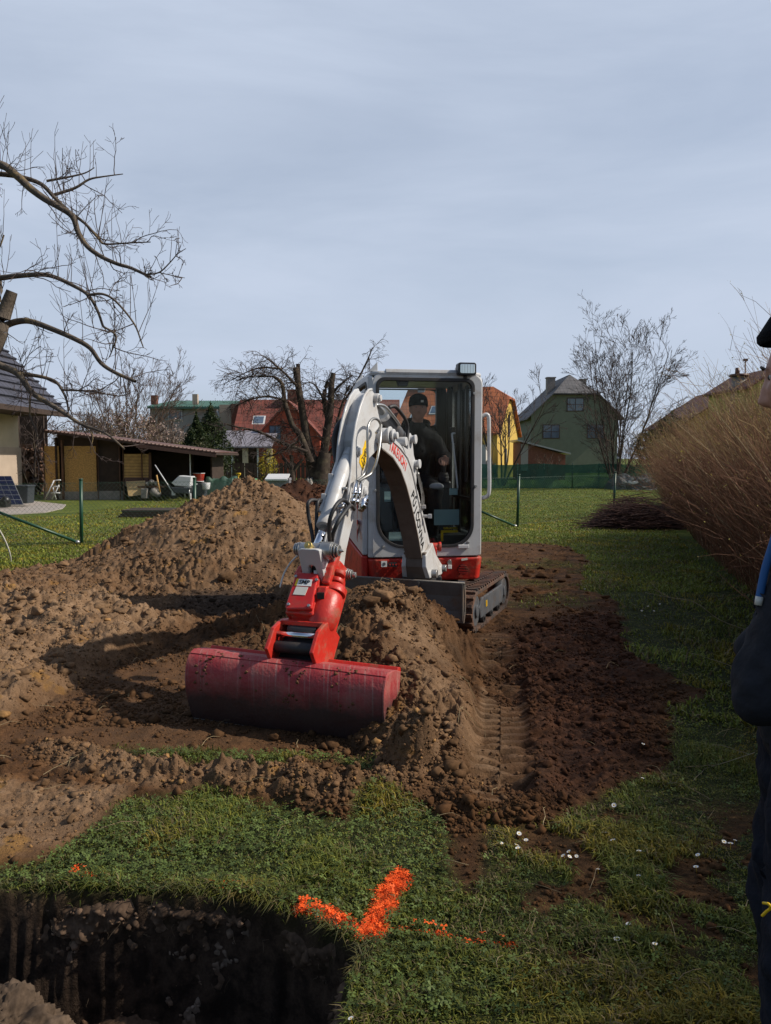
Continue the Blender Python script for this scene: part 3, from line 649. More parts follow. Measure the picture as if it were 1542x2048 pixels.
rg = cmb(); rg.prism(rrect(-.43, .375, 1.83, 2.2, .04, 8), D - .03, D - .025, cf); rg.build('rear_window', 'cab_glass', EX)
# sill pads, bolts, lamp
for xx in (-.145, .345):
    p = cmb(); p.box((xx, -.012, .703), (.10 if xx > 0 else .09, .03, .035)); p.build('sill_bracket', 'white_paint', EX, bevel=.006)
for (px, py) in ((748, 980), (764, 1093), (948, 787), (953, 973), (938, 1087)):
    lx = (px - 850) / 225.5; lz = 1.5 - (py - 915) / 225.5
    p = cmb(); p.cyl((lx, .0, lz), (lx, -.022, lz), .014, .011, 12); p.build('bolt', 'steel', EX)
wlx, wlz = .355, 2.275
p = cmb(); p.prism(rrect(wlx - .082, wlx + .082, wlz - .055, wlz + .055, .02, 5), -.075, .02, cf); p.cyl((wlx, .0, wlz - .04), (wlx, 0, wlz - .09), .018); lamp = p.build('work_light', 'black_plastic', EX, bevel=.006)
p = cmb(); p.prism(rrect(wlx - .066, wlx + .066, wlz - .041, wlz + .041, .012, 5), -.081, -.07, cf); p.build('lamp_lens', 'chrome', lamp, bevel=.003)
for k in range(5):
    p = cmb(); p.box((wlx - .05 + k * .025, -.082, wlz), (.002, .003, .075)); p.build('lens_rib', 'steel', lamp)
# exterior handrail on the door side
p = cmb(); hp = smooth_path([(.515, .10, 1.83), (.55, .06, 1.88), (.585, .05, 1.87), (.592, .05, 1.75), (.597, .05, 1.45), (.60, .05, 1.22), (.585, .06, 1.15), (.53, .10, 1.13)], 5)
p.tube(hp, .018, 10); p.build('handrail', 'white_paint', EX)
# inner grab rail (thin, white)
p = cmb(); hp = smooth_path([(.305, .16, 1.72), (.275, .13, 1.715), (.27, .12, 1.68), (.30, .12, 1.45), (.325, .12, 1.21)], 5); p.tube(hp, .009, 8); p.build('grab_rail', 'white_paint', EX)
# small black lamp under roof lining
p = cmb(); p.prism([(-.25, 2.19), (-.13, 2.19), (-.15, 2.13), (-.23, 2.13)], .08, .13, cf); p.build('cab_sensor', 'black_plastic', EX, bevel=.006)
# floor, console, seat
p = cmb(); p.box((0, .62, .64), (.92, 1.15, .04)); p.box((0, .50, .72), (.9, .5, .12)); p.build('cab_floor', 'dark_trim', EX)
p = cmb(); p.prism([(.72, .66), (1.18, .66), (1.18, 1.12), (.70, 1.12)], -.44, .44, cs); p.build('seat_box', 'black_plastic', EX, bevel=.02)
seat = cmb(); seat.prism([(.62, 1.12), (1.1, 1.10), (1.12, 1.20), (.60, 1.21)], -.24, .22, cs); so_ = seat.build('seat', 'dark_trim', EX, bevel=.03, seg=3)
p = cmb(); p.prism([(1.02, 1.18), (1.10, 1.18), (1.19, 1.75), (1.10, 1.77)], -.20, .18, cs); p.build('seat_back', 'black_plastic', EX, bevel=.03, seg=3)
for sx_ in (-1, 1):
    p = cmb(); cx = .29 * sx_ - (.02 if sx_ > 0 else .0); p.prism([(.38, .80), (.95, .80), (.98, 1.30), (.44, 1.28)], cx - .075, cx + .075, cs); co = p.build('console', 'black_plastic', EX, bevel=.02)
    p = cmb(); p.cyl((cx, .46, 1.27), (cx, .455, 1.31), .055, .050); p.cyl((cx, .455, 1.31), (cx, .45, 1.335), .058, .044); p.cyl((cx, .45, 1.335), (cx, .445, 1.36), .050, .036); p.cyl((cx, .445, 1.36), (cx, .44, 1.46), .020, .022); p.cyl((cx, .44, 1.45), (cx, .43, 1.515), .028, .026); p.build('control_lever', 'black_rubber', EX, bevel=.003)
# travel levers and pedals
for xx in (-.07, .03):
    p = cmb(); p.tube(smooth_path([(xx, .24, .78), (xx, .22, 1.0), (xx - .01, .26, 1.2), (xx - .01, .28, 1.27)], 4), .010, 6); p.build('travel_lever', 'dark_trim', EX)
# papers and yellow mark behind the lower glass
def sheet(x0, x1, z0, z1, y, mat, name):
    p = cmb(); p.box(((x0 + x1) / 2, y, (z0 + z1) / 2), (x1 - x0, .003, z1 - z0)); return p.build(name, mat, EX)
sheet(.085, .315, .895, 1.035, .030, 'paper_teal', 'notice_sheet'); sheet(.225, .30, 1.165, 1.225, .030, 'paper_teal', 'notice_sheet')
sheet(-.365, -.31, 1.11, 1.2, .030, 'paper_teal', 'notice_sheet')
p = cmb(); p.box((.225, .02, .838), (.155, .004, .022)); p.box((.157, .018, .80), (.022, .004, .098)); p.box((.235, .021, .868), (.13, .004, .02)); p.build('warning_mark', 'yellow_decal', EX)
tm = text_mesh('warning_text', '\u26a0 POZOR', .028, CM @ Matrix.Translation((.235, .017, .868)) @ Matrix.Rotation(R(90), 4, 'X'), 'black_decal', EX)
sheet(-.31, -.13, .75, .83, .12, 'paper_teal', 'side_pad')
# ---- red lower house
hb = cmb()
hb.prism([(X0 + .045, .0), (X1 - .03, -.005), (X1 + .01, .05), (X1 + .01, 1.30), (-.42, 1.42), (-.62, 1.25), (X0 - .01, .05)], .395, .605, lambda a, b, w: Vector((a * (1 if w > .5 else .975), b + (.0 if w > .5 else .035), w)))
hb.build('lower_body', 'red_bright', EX, bevel=.02, seg=3)
# side cover (viewer's left) that flares outward to the back with red lettering
sc_ = cmb(); sc_.prism([(.04, .635), (.42, .70), (1.28, .86), (1.3, 1.24), (.04, 1.25)], X0 - .045, X0 - .001, lambda a, b, w: Vector((w - (.10 * a if w < X0 - .02 else 0), a, b)))
sc_.build('side_cover', 'white_paint', EX, bevel=.012)
sk = cmb(); sk.prism([(.04, .40), (1.28, .44), (1.28, .85), (.42, .69), (.04, .625)], X0 - .055, X0 - .001, lambda a, b, w: Vector((w - (.11 * a if w < X0 - .02 else 0), a, b)))
sk.build('side_skirt', 'red_bright', EX, bevel=.012)
def sideM(y, z, rot=0): return CM @ Matrix.Translation((X0 - .060 - .10 * y, y, z)) @ Matrix.Rotation(R(-90 - 5.7), 4, 'Z') @ Matrix.Rotation(R(90), 4, 'X') @ Matrix.Rotation(R(rot), 4, 'Z')
text_mesh('side_lettering', 'TK', .34, sideM(.19, .95, -90), 'red_decal', EX, sx=1.0)
text_mesh('model_number', '216', .10, sideM(.72, .92, 0), 'red_decal', EX)
# details on red front: sticker, slots, lock, vent
def fx(px): return (px - 850) / 225.5
def fz(py): return 1.5 - (py - 915) / 225.5
p = cmb(); p.box((fx(766), -.004, fz(1127)), (.052, .004, .052)); p.build('warning_sticker', 'white_decal', EX)
p = cmb(); p.cyl((fx(766), -.008, fz(1127)), (fx(766), -.0062, fz(1127)), .014); p.build('sticker_symbol', 'track_frame_grey', EX)
p = cmb(); p.prism(rrect(fx(774), fx(792), fz(1133), fz(1124), .012, 4), -.006, .0, cf); p.build('oval_slot', 'dark_trim', EX)
for k in range(3):
    p = cmb(); p.cyl((fx(778 + k * 6), -.003, fz(1128.5)), (fx(778 + k * 6), -.009, fz(1128.5)), .007); p.build('slot_screw', 'red_bright', EX)
for px in (803, 873):
    p = cmb(); p.cyl((fx(px), .0, fz(1125)), (fx(px), -.012, fz(1125)), .012, n=6); p.cyl((fx(px), -.001, fz(1125)), (fx(px), -.004, fz(1125)), .019); p.build('bolt', 'red_bright', EX)
p = cmb(); p.cyl((fx(899), .0, fz(1127)), (fx(899), -.02, fz(1127)), .020); p.tube(smooth_path([(fx(899) - .014, -.03, fz(1131)), (fx(899) - .013, -.03, fz(1124)), (fx(899), -.03, fz(1121)), (fx(899) + .013, -.03, fz(1124)), (fx(899) + .014, -.03, fz(1131))], 4), .0035, 6); lk = p.build('padlock', 'steel', EX)
p = cmb(); p.box((fx(899), -.03, fz(1135)), (.036, .016, .036)); p.build('lock_body', 'white_decal', lk, bevel=.003)
p = cmb(); p.box((fx(931), -.004, fz(1121)), (.058, .003, .020), Matrix.Rotation(R(-8), 3, 'Y')); p.build('model_sticker', 'hose_white', EX)
p = cmb(); vx, vz = fx(927.5), fz(1142)
cir = [(vx + .045 * math.cos(a), vz + .045 * math.sin(a)) for a in np.linspace(0, 2 * math.pi, 28, endpoint=False)]; cir2 = [(vx + .052 * math.cos(a), vz + .052 * math.sin(a)) for a in np.linspace(0, 2 * math.pi, 28, endpoint=False)]
p.prism(cir, -.022, .01, cf); vent = p.build('vent', 'black_plastic', EX)
for k in range(6):
    zz = vz - .036 + k * .0144; hw_ = math.sqrt(max(.0465 ** 2 - (zz - vz) ** 2, 1e-5)); p = cmb(); p.box((vx, -.024, zz), (2 * hw_, .008, .0030)); p.build('vent_slat', 'red_bright', vent)
# counterweight behind
cw = cmb(); cw.prism(rrect(-.60, .56, 1.25, 1.50, .12, 6), .45, 1.15, lambda a, b, w: Vector((a, b, w))); cw.build('counterweight', 'red_bright', EX, bevel=.05, seg=3)
# slew ring and undercarriage
UM = Matrix.Translation((.43, 7.25, 0)) @ Matrix.Rotation(R(-21.2), 4, 'Z')
def umb(): return MB(UM)
p = umb(); p.cyl((0, 0, .30), (0, 0, .40), .26, n=28); p.box((0, 0, .24), (.75, .5, .14)); p.build('slew_base', 'dark_trim', EX, bevel=.01)
for sx_ in (1, -1):
    xo = .49 * sx_            # middle of the belt
    xi, xe = (xo - .11, xo + .11)
    zc, rr, hl = .185, .172, .56
    prof = []
    for k in range(13):
        a = R(90 - 180 * k / 12); prof.append((hl + rr * math.cos(a), zc + rr * math.sin(a)))
    for k in range(13):
        a = R(-90 - 180 * k / 12); prof.append((-hl + rr * math.cos(a), zc + rr * math.sin(a)))
    inn = [((a - math.copysign(.0, a)) * (1 - .028 / .73), zc + (b - zc) * (1 - .03 / .17)) for a, b in prof]
    t = umb(); t.ring(prof, inn, xi, xe, cs); tr = t.build('track', 'track_rubber', EX, bevel=.004)
    # lugs round the belt
    per = []; tot = 0
    for i in range(len(prof)):
        a, b = prof[i], prof[(i + 1) % len(prof)]; l = math.hypot(b[0] - a[0], b[1] - a[1]); per.append((tot, l, a, b)); tot += l
    n_l = 44; lm = umb()
    for k in range(n_l):
        for side in (0, 1):
            s_ = ((k + .5 * side) / n_l) * tot
            for (t0, l, a, b) in per:
                if t0 <= s_ < t0 + l: break
            u_ = (s_ - t0) / l; py_, pz_ = a[0] + (b[0] - a[0]) * u_, a[1] + (b[1] - a[1]) * u_; ty, tz = (b[0] - a[0]) / l, (b[1] - a[1]) / l
            an = math.atan2(tz, ty); ny, nz = -tz, ty
            if (py_ * ny + (pz_ - zc) * nz) < 0: ny, nz = -ny, -nz
            x_ = xo + (.056 if side else -.056)
            lm.box((x_, py_ + ny * .009, pz_ + nz * .009), (.104, .032, .024), Matrix.Rotation(an, 3, 'X'))
    lm.build('tread_lugs', 'track_rubber', tr, bevel=.004)
    fmb = umb(); xf = xe - .012 if sx_ > 0 else xi + .012
    fmb.prism([(-.44, .10), (.40, .10), (.47, .17), (.40, .275), (-.40, .275), (-.48, .20)], xf - .012, xf + .012, cs); fmb.build('roller_frame', 'track_frame_grey', tr, bevel=.008)
    for k in range(3):
        y_ = -.30 + .28 * k; p = umb(); p.cyl((xf - .05, y_, .085), (xf + .01, y_, .085), .05, n=16); p.cyl((xf + .0, y_, .085), (xf + .018, y_, .085), .018, n=10); p.build('roller', 'dark_trim', tr)
    for y_, nm in ((-hl + .02, 'idler'), (hl - .02, 'sprocket')):
        p = umb(); p.cyl((xf - .07, y_, zc), (xf - .005, y_, zc), .13, n=26); p.cyl((xf - .02, y_, zc), (xf + .012, y_, zc), .055, n=16); p.build(nm, 'track_frame_grey', tr, bevel=.004)
    p = umb(); p.box((xf + .0135 * sx_, -.24, .20), (.003, .045, .055)); p.build('grease_decal', 'yellow_decal', tr)
# blade
bl = umb()
bp_ = [(-1.00, .17), (-.975, .17), (-.935, .25), (-.93, .38), (-.955, .49), (-.99, .495), (-.965, .38), (-.97, .26)]
bl.prism(bp_, -.60, .60, cs); blade = bl.build('dozer_blade', 'blade_steel', EX, bevel=.004)
p = umb(); p.tube([(-.6, -.972, .488), (.6, -.972, .488)], .013, 8); p.build('blade_edge', 'blade_steel', blade)
for xx in (-.22, .22):
    p = umb(); p.prism([(-.93, .28), (-.93, .38), (-.2, .30), (-.2, .20)], xx - .03, xx + .03, cs); p.build('blade_arm', 'dark_trim', blade)
for xx in (.215, .585):
    p = umb(); p.box((xx, -.985, .335), (.012, .03, .30)); p.build('blade_rib', 'blade_steel', blade)

# ---- boom plane: s forward, z up, w to the viewer's right
BETA = R(19); U = Vector((-math.sin(BETA), -math.cos(BETA), 0)); NN = Vector((math.cos(BETA), -math.sin(BETA), 0)); B0 = Vector((.275, 6.42, 0))
def bp(s, z, w): return B0 + U * s + NN * w + Vector((0, 0, z))
def onp(px, py, w_):
    """pixel of the traced outline -> real (s, z) on the plane at offset w"""
    d = ray(px, py); b0 = B0 + NN * w_; t = b0.dot(NN) / (d.x * NN.x + d.y * NN.y); q = d * t
    return ((Vector((q.x, q.y, 0)) - b0).dot(U), CAMH + q.z)
def plate(pts_px, w_out, w0, w1):
    prof = [onp(a, b, w_out) for a, b in pts_px]; return prof
HB = .066
front = [(761, 893), (786, 915), (801, 937), (813, 968), (822, 1003), (830, 1035), (838, 1075), (845, 1108), (850, 1136)]
back = [(878, 1140), (868, 1118), (856, 1088), (849, 1057), (838, 1005), (829, 970), (825, 935), (815, 905), (783, 884), (766, 873)]
for nm_, pts in (('F', front), ('B', back)): print(nm_, [tuple(round(v, 2) for v in onp(a, b, HB)) for a, b in pts])
def bpp(a, b, w): return bp(a, b, w)
def pw(px, py, w_):
    s, z = onp(px, py, w_); return bp(s, z, w_)
# ---- boom
bprof = [(1.20, 1.60), (1.14, 1.57), (.87, 1.50), (.69, 1.41), (.55, 1.29), (.43, 1.15), (.32, 1.0), (.21, .84), (.12, .68), (.06, .56), (-.08, .54), (-.12, .66), (-.05, .79), (.04, .93), (.12, 1.05),
         (.21, 1.17), (.30, 1.30), (.40, 1.43), (.52, 1.53), (.70, 1.60), (.92, 1.66), (1.10, 1.70), (1.19, 1.69)]
p = MB(); p.prism(bprof, -HB, HB, bpp); boom = p.build('boom', 'white_paint', EX, bevel=.006)
# under plate of the white boom, shade painted into its colour
und = [(1.14, 1.57), (.87, 1.50), (.69, 1.41), (.55, 1.29), (.43, 1.15), (.32, 1.0), (.21, .84), (.12, .68)]
p = MB(); p.prism(und + [(a + .012, b - .006) for a, b in und[::-1]], -HB - .004, HB + .004, bpp); p.build('under_plate', 'boom_under_shade', boom)
# weld ridge along the back edge
rb = [(.02, .90), (.12, 1.04), (.21, 1.16), (.30, 1.29), (.40, 1.42), (.52, 1.52), (.70, 1.59), (.92, 1.65), (1.06, 1.69)]
p = MB(); p.tube([bp(a + .012, b - .02, HB + .003) for a, b in rb], .006, 6); p.build('edge_ridge', 'white_paint', boom)
# flared foot
p = MB()
for sgn in (-1, 1):
    pr = [(.12, .70), (.13, .60), (.06, .50), (-.30, .48), (-.42, .50), (-.36, .56), (-.22, .66), (-.10, .78), (-.02, .74)]
    p.prism(pr, sgn * HB, sgn * (HB + .035), lambda a, b, w: bp(a, b, w * (1 + max(0, (.66 - b)) * 1.2)))
p.build('boom_foot', 'white_paint', boom, bevel=.008)
p = MB(); p.prism([(.118, .72), (.118, .60), (.05, .49), (.02, .49), (.06, .60), (.06, .72)], -.094, .094, lambda a, b, w: bp(a, b, w * (1 + max(0, (.66 - b)) * 1.2))); p.build('foot_front_plate', 'boom_under_shade', boom, bevel=.008)
p = MB(); p.cyl(bp(-.02, .53, -.13), bp(-.02, .53, .16), .035, n=18); p.cyl(bp(-.36, .53, -.12), bp(-.36, .53, .15), .03, n=16); p.build('foot_pin', 'steel', boom, bevel=.004)
# cylinder bracket on the back of the boom
p = MB()
for sgn in (-1, 1):
    p.prism([(.66, 1.59), (.52, 1.56), (.50, 1.66), (.46, 1.69), (.42, 1.67), (.37, 1.52), (.31, 1.46), (.29, 1.38), (.30, 1.28), (.40, 1.40), (.55, 1.50)], sgn * (HB - .012), sgn * (HB + .006), bpp)
br = p.build('cylinder_bracket', 'white_paint', boom, bevel=.004)
for s_, z_ in ((.45, 1.64), (.34, 1.45)):
    p = MB(); p.cyl(bp(s_, z_, -.09), bp(s_, z_, .10), .030, n=18); p.cyl(bp(s_, z_, .10), bp(s_, z_, .115), .036, n=18); p.build('bracket_pin', 'white_paint', boom, bevel=.004)
# boom cylinder behind the boom
p = MB(); p.tube([bp(.34, 1.44, 0), bp(.20, 1.20, 0)], .024, 14); p.build('boom_cylinder_rod', 'chrome', EX)
p = MB(); p.tube([bp(.20, 1.22, .005), bp(-.28, .62, .005)], .047, 18); bc = p.build('boom_cylinder', 'white_paint', EX, bevel=.004)
p = MB(); p.prism([(.17, 1.14), (.20, 1.12), (-.13, .68), (-.17, .70)], .058, .066, bpp); p.build('cylinder_guard', 'white_paint', bc)
p = MB(); p.tube(smooth_path([bp(.31, 1.42, .075), bp(.24, 1.30, .08), (bp(.18, 1.2, .085)), bp(.17, 1.12, .08)], 5), .007, 7); p.tube(smooth_path([bp(.30, 1.38, .085), bp(.22, 1.25, .095), (bp(.15, 1.17, .09)), bp(.14, 1.07, .08)], 5), .007, 7); p.build('steel_pipe', 'steel', bc)
p = MB(); p.box(bp(.14, 1.10, .085), (.035, .05, .03)); p.cyl(bp(.09, 1.02, .06), bp(.09, 1.02, .13), .012); p.box(bp(.09, 1.02, .125), (.03, .03, .035)); p.build('hose_clamp', 'white_paint', bc, bevel=.003)
# arm cylinder over the boom
p = MB(); p.tube([bp(.45, 1.64, 0), bp(.50, 1.665, 0), bp(.90, 1.815, 0)], [.030, .048, .048], 20); ac = p.build('arm_cylinder', 'track_frame_grey', EX, bevel=.003)
p = MB(); p.tube([bp(.88, 1.807, 0), bp(.93, 1.826, 0)], .056, 20); p.build('cylinder_gland', 'white_paint', ac, bevel=.004)
p = MB(); p.tube([bp(.92, 1.822, 0), bp(1.20, 1.90, 0)], .026, 14); p.build('arm_cylinder_rod', 'steel', ac)
p = MB(); p.tube(smooth_path([bp(.86, 1.86, .03), bp(.78, 1.87, .055), bp(.66, 1.81, .075), bp(.58, 1.78, .07), bp(.53, 1.72, .07), bp(.56, 1.62, .07), bp(.62, 1.60, .05)], 5), .014, 9); p.build('cylinder_hose', 'black_rubber', ac)
p = MB(); p.tube(smooth_path([bp(1.14, 1.86, .03), bp(1.02, 1.86, .05), bp(.86, 1.80, .062), bp(.7, 1.74, .06)], 5), .011, 8); p.build('steel_pipe', 'steel', ac)
p = MB(); p.cyl(bp(.60, 1.62, .0), bp(.60, 1.62, .085), .035, n=16); p.build('rod_boss', 'white_paint', ac, bevel=.004)
# ---- arm
aw = .052
aprof = [(1.22, 1.93), (1.17, 1.84), (1.10, 1.74), (1.07, 1.66), (1.10, 1.58), (1.20, 1.54), (1.34, 1.49), (1.40, 1.42), (1.48, 1.32), (1.56, 1.19), (1.66, 1.05), (1.74, .93), (1.775, .84), (1.79, .775), (1.83, .74), (1.88, .75), (1.90, .80),
         (1.91, .87), (1.84, 1.0), (1.76, 1.13), (1.71, 1.26), (1.67, 1.40), (1.64, 1.52), (1.62, 1.61), (1.575, 1.71), (1.50, 1.82), (1.42, 1.90), (1.34, 1.945), (1.28, 1.955)]
core = [(a, b) if i < 18 else None for i, (a, b) in enumerate(aprof)]
acore = aprof[:20] + [(1.66, 1.26), (1.57, 1.40), (1.54, 1.52), (1.55, 1.61), (1.52, 1.70), (1.45, 1.80), (1.38, 1.88), (1.31, 1.92), (1.28, 1.93)]
p = MB(); p.prism(acore, -aw + .010, aw - .010, bpp); arm = p.build('arm', 'white_paint', EX, bevel=.004)
for sgn in (-1, 1):
    p = MB(); p.prism(aprof, sgn * (aw - .012), sgn * aw, bpp); p.build('arm_side_plate', 'white_paint', arm, bevel=.004)
p = MB()
for sgn in (-1, 1):
    p.tube([bp(a - .004, b, sgn * (aw - .003)) for a, b in aprof[17:]], .009, 8)
p.build('rolled_edge', 'white_paint', arm)
# pivot boss with washers
p = MB(); p.cyl(bp(1.15, 1.65, -.13), bp(1.15, 1.65, .13), .052, n=24); p.cyl(bp(1.15, 1.65, .13), bp(1.15, 1.65, .145), .062, n=24)
p.cyl(bp(1.15, 1.65, .155), bp(1.15, 1.65, .17), .045, n=24); p.cyl(bp(1.15, 1.65, .145), bp(1.15, 1.65, .195), .024, n=16); p.build('arm_pivot', 'white_paint', arm, bevel=.004)
p = MB(); p.cyl(bp(1.22, 1.90, -.08), bp(1.22, 1.90, .085), .032, n=18); p.cyl(bp(1.22, 1.90, .085), bp(1.22, 1.90, .10), .024, n=6); p.build('rod_pin', 'white_paint', arm, bevel=.003)
p = MB(); a, b = onp(716, 902, aw); p.cyl(bp(a, b, aw), bp(a, b, aw + .022), .028, n=6); p.cyl(bp(a, b, aw), bp(a, b, aw + .010), .036, n=20); p.build('pin_nut', 'white_paint', arm, bevel=.003)
p = MB(); a, b = onp(728, 984, .07); p.prism([(a - .14, b + .06), (a - .09, b + .08), (a - .02, b + .05), (a + .01, b - .05), (a - .03, b - .10), (a - .10, b - .07)], aw - .02, aw + .002, bpp)
p.cyl(bp(a - .06, b, aw), bp(a - .06, b, aw + .014), .035, n=20); p.cyl(bp(a - .06, b, aw), bp(a - .06, b, aw + .02), .022, n=16); p.build('side_bracket', 'white_paint', arm, bevel=.003)
# yellow warning decal with black figure
yp = [onp(a, b, aw) for a, b in ((730, 881), (735, 884), (736.5, 900), (733, 920), (725.5, 941), (718, 925), (720, 908), (727, 893))]
p = MB(); p.prism(yp, aw + .0005, aw + .003, bpp); dc = p.build('warning_decal', 'yellow_decal', arm)
p = MB()
for pa in (((722, 921), (725, 930), (725.5, 938)), ((722, 918), (727, 910), (731, 913)), ((727, 910), (728.5, 900), (732, 896)), ((728, 902), (732, 906), (734, 904)), ((725, 915), (729, 925), (727, 932))):
    p.tube([bp(*onp(a, b, aw), aw + .0035) for a, b in pa], .0035, 4)
p.build('decal_figure', 'black_decal', dc)
# arm end pin
p = MB(); p.cyl(bp(1.845, .79, -.10), bp(1.845, .79, .10), .036, n=20)
for k in range(5): p.cyl(bp(1.845, .79, .075 + k * .012), bp(1.845, .79, .082 + k * .012), .042 - .003 * k, n=20)
p.cyl(bp(1.845, .79, .135), bp(1.845, .79, .155), .018, n=6); p.build('arm_end_pin', 'steel', arm, bevel=.002)
# ---- bucket cylinder
p = MB(); p.tube([bp(1.55, 1.545, 0), bp(1.60, 1.50, 0)], [.034, .036], 16); p.tube([bp(1.57, 1.52, 0), bp(1.60, 1.49, 0), bp(1.63, 1.46, 0)], [.034, .038, .044], 20)
p.tube([bp(1.62, 1.465, 0), bp(1.94, 1.115, 0)], .046, 24); bcy = p.build('bucket_cylinder', 'white_paint', EX, bevel=.003)
p = MB(); p.tube([bp(1.925, 1.13, 0), bp(1.965, 1.087, 0)], .051, 24); p.build('cylinder_gland', 'white_paint', bcy, bevel=.004)
p = MB(); p.tube([bp(1.62, 1.48, -.053), bp(1.90, 1.17, -.053)], .014, 8); p.box(bp(1.72, 1.37, -.06), (.03, .04, .06)); p.box(bp(1.83, 1.25, -.06), (.03, .04, .06)); p.build('cylinder_pipe', 'white_paint', bcy, bevel=.003)
p = MB(); p.tube([bp(1.955, 1.10, 0), bp(2.09, .965, 0)], .026, 18); p.build('bucket_cylinder_rod', 'chrome', bcy)
p = MB(); p.cyl(bp(1.88, 1.20, .045), bp(1.86, 1.21, .085), .014); p.cyl(bp(1.78, 1.31, .045), bp(1.78, 1.31, .075), .010); p.build('cylinder_port', 'steel', bcy)
# ---- link at the arm end
p = MB(); p.tube([bp(2.085, .965, -.095), bp(2.085, .965, .04)], .040, 20); p.tube([bp(2.085, .965, .04), bp(2.085, .965, .105)], .050, 20)
for k in range(3): p.cyl(bp(2.085, .965, .105 + .016 * k), bp(2.085, .965, .115 + .016 * k), .046 - .006 * k, n=20)
p.cyl(bp(2.085, .965, .15), bp(2.085, .965, .175), .015, .004, n=8)
for k in range(3): p.cyl(bp(2.085, .965, -.095 - .014 * k), bp(2.085, .965, -.103 - .014 * k), .043 - .004 * k, n=20)
lk = p.build('link_pin', 'steel', EX, bevel=.002)
p = MB(); p.cyl(bp(2.125, .985, -.02), bp(2.155, 1.0, -.02), .024, n=18); p.cyl(bp(2.15, .997, -.02), bp(2.165, 1.003, -.02), .011, n=12); p.build('brass_plug', 'brass', lk, bevel=.003)
p = MB(); lp_o = [(-.075, 1.0), (.060, 1.0), (.060, .72), (.035, .66), (-.05, .66), (-.075, .72)]
def lpf(a, b, w): return bp(2.13 - (1.0 - b) * .42 + w, b - .02, a)
p.ring(resample(lp_o, 48, -.008, .83), resample(rrect(-.030, .018, .73, .90, .02, 6), 48, -.008, .83), 0, .05, lpf)
p.prism([(-.075, .98), (-.058, .98), (-.058, .70), (-.075, .70)], -.06, .0, lpf); p.prism([(.045, .98), (.060, .98), (.060, .70), (.045, .70)], -.06, .0, lpf)
p.build('tipping_link', 'white_paint', EX, bevel=.006)
p = MB(); p.tube([lpf(-.03, .87, -.02), lpf(.018, .87, -.02)], .03, 12); p.build('link_sleeve', 'dark_trim', EX)
for sgn in (-1, 1):
    p = MB(); p.prism([(2.10, .99), (2.06, .99), (1.98, .86), (1.93, .75), (1.96, .73), (2.0, .80), (2.04, .90)], sgn * .082, sgn * .094, bpp); p.build('side_link', 'white_paint' if sgn < 0 else 'steel', EX, bevel=.004)
# ---- hoses
def hose(name, pts, r, mat, parent, n=9):
    p = MB(); p.tube(smooth_path(pts, 7), r, n); return p.build(name, mat, parent)
hose('hydraulic_hose', [bp(1.05, 1.72, -.12), pw(700, 832, -.10), pw(681, 844, -.13), pw(670, 868, -.14), pw(669, 900, -.13), pw(675, 928, -.10), pw(690, 938, -.06)], .017, 'black_rubber', EX)
hose('hydraulic_hose', [bp(1.07, 1.70, -.10), pw(702, 838, -.08), pw(688, 848, -.11), pw(677, 870, -.12), pw(675, 898, -.12), pw(682, 922, -.09), pw(692, 930, -.06)], .015, 'black_rubber', EX)
def sleeve(name, pts, r, parent):
    pp = smooth_path(pts, 8); rr = []; q = []
    for i in range(len(pp) - 1):
        for k in range(4):
            q.append(pp[i].lerp(pp[i + 1], k / 4)); rr.append(r * (1.0 if (len(rr) % 2) else .86))
    p = MB(); p.tube(q, rr, 9); return p.build(name, 'steel', parent)
sleeve('sleeved_hose', [pw(752, 866, .10), pw(761, 852, .11), pw(757, 841, .12), pw(748, 837, .12), pw(739, 845, .12), pw(735, 862, .12), pw(735, 895, .12), pw(735, 922, .12), pw(728, 948, .10), pw(713, 961, .09)], .0095, EX)
sleeve('sleeved_hose', [pw(762, 850, .12), pw(761.5, 868, .14), pw(759, 893, .15), pw(755, 915, .15), pw(750, 933, .14), pw(742, 947, .12), pw(728, 956, .10), pw(716, 962, .09)], .0095, EX)
for (a, b) in (((712, 962), (705, 1006)), ((720, 963), (713, 1008))):
    p = MB(); p.tube([pw(*a, .085), pw(*b, .085)], .013, 12); p.tube([pw(a[0] - 3, a[1] + 20, .085), pw(a[0] - 4, a[1] + 27, .085)], .019, 6); p.tube([pw(b[0] + 1, b[1] - 9, .085), pw(*b, .085)], .018, 6); p.build('steel_pipe', 'chrome', EX)
p = MB(); p.tube([pw(730, 994, .11), pw(726, 1003, .11), pw(722, 1021, .11)], [.026, .024, .020], 14)
for k in range(3): p.tube([pw(729 - 2 * k, 998 + 7 * k, .11), pw(728.4 - 2 * k, 1000 + 7 * k, .11)], .028, 14)
p.build('quick_coupling', 'chrome', EX)
hose('hydraulic_hose', [pw(706, 1006, .085), pw(708, 1018, .09), pw(701, 1011, .10), pw(690, 1023, .11), pw(676, 1044, .10), pw(666, 1068, .07), pw(663, 1092, .05)], .0125, 'black_rubber', EX)
hose('hydraulic_hose', [pw(696, 1016, .085), pw(697, 1008, .09), pw(685, 1000, .10), pw(672, 1011, .10), pw(661, 1034, .08), pw(658, 1062, .06), pw(661, 1092, .05)], .0125, 'black_rubber', EX)
hose('hydraulic_hose', [pw(648, 1014, -.06), pw(640, 1004, -.07), pw(625, 1000, -.09), pw(616, 1008, -.10), pw(617, 1030, -.10), pw(623, 1062, -.08), pw(628, 1095, -.05), pw(630, 1108, -.04)], .0115, 'black_rubber', EX)
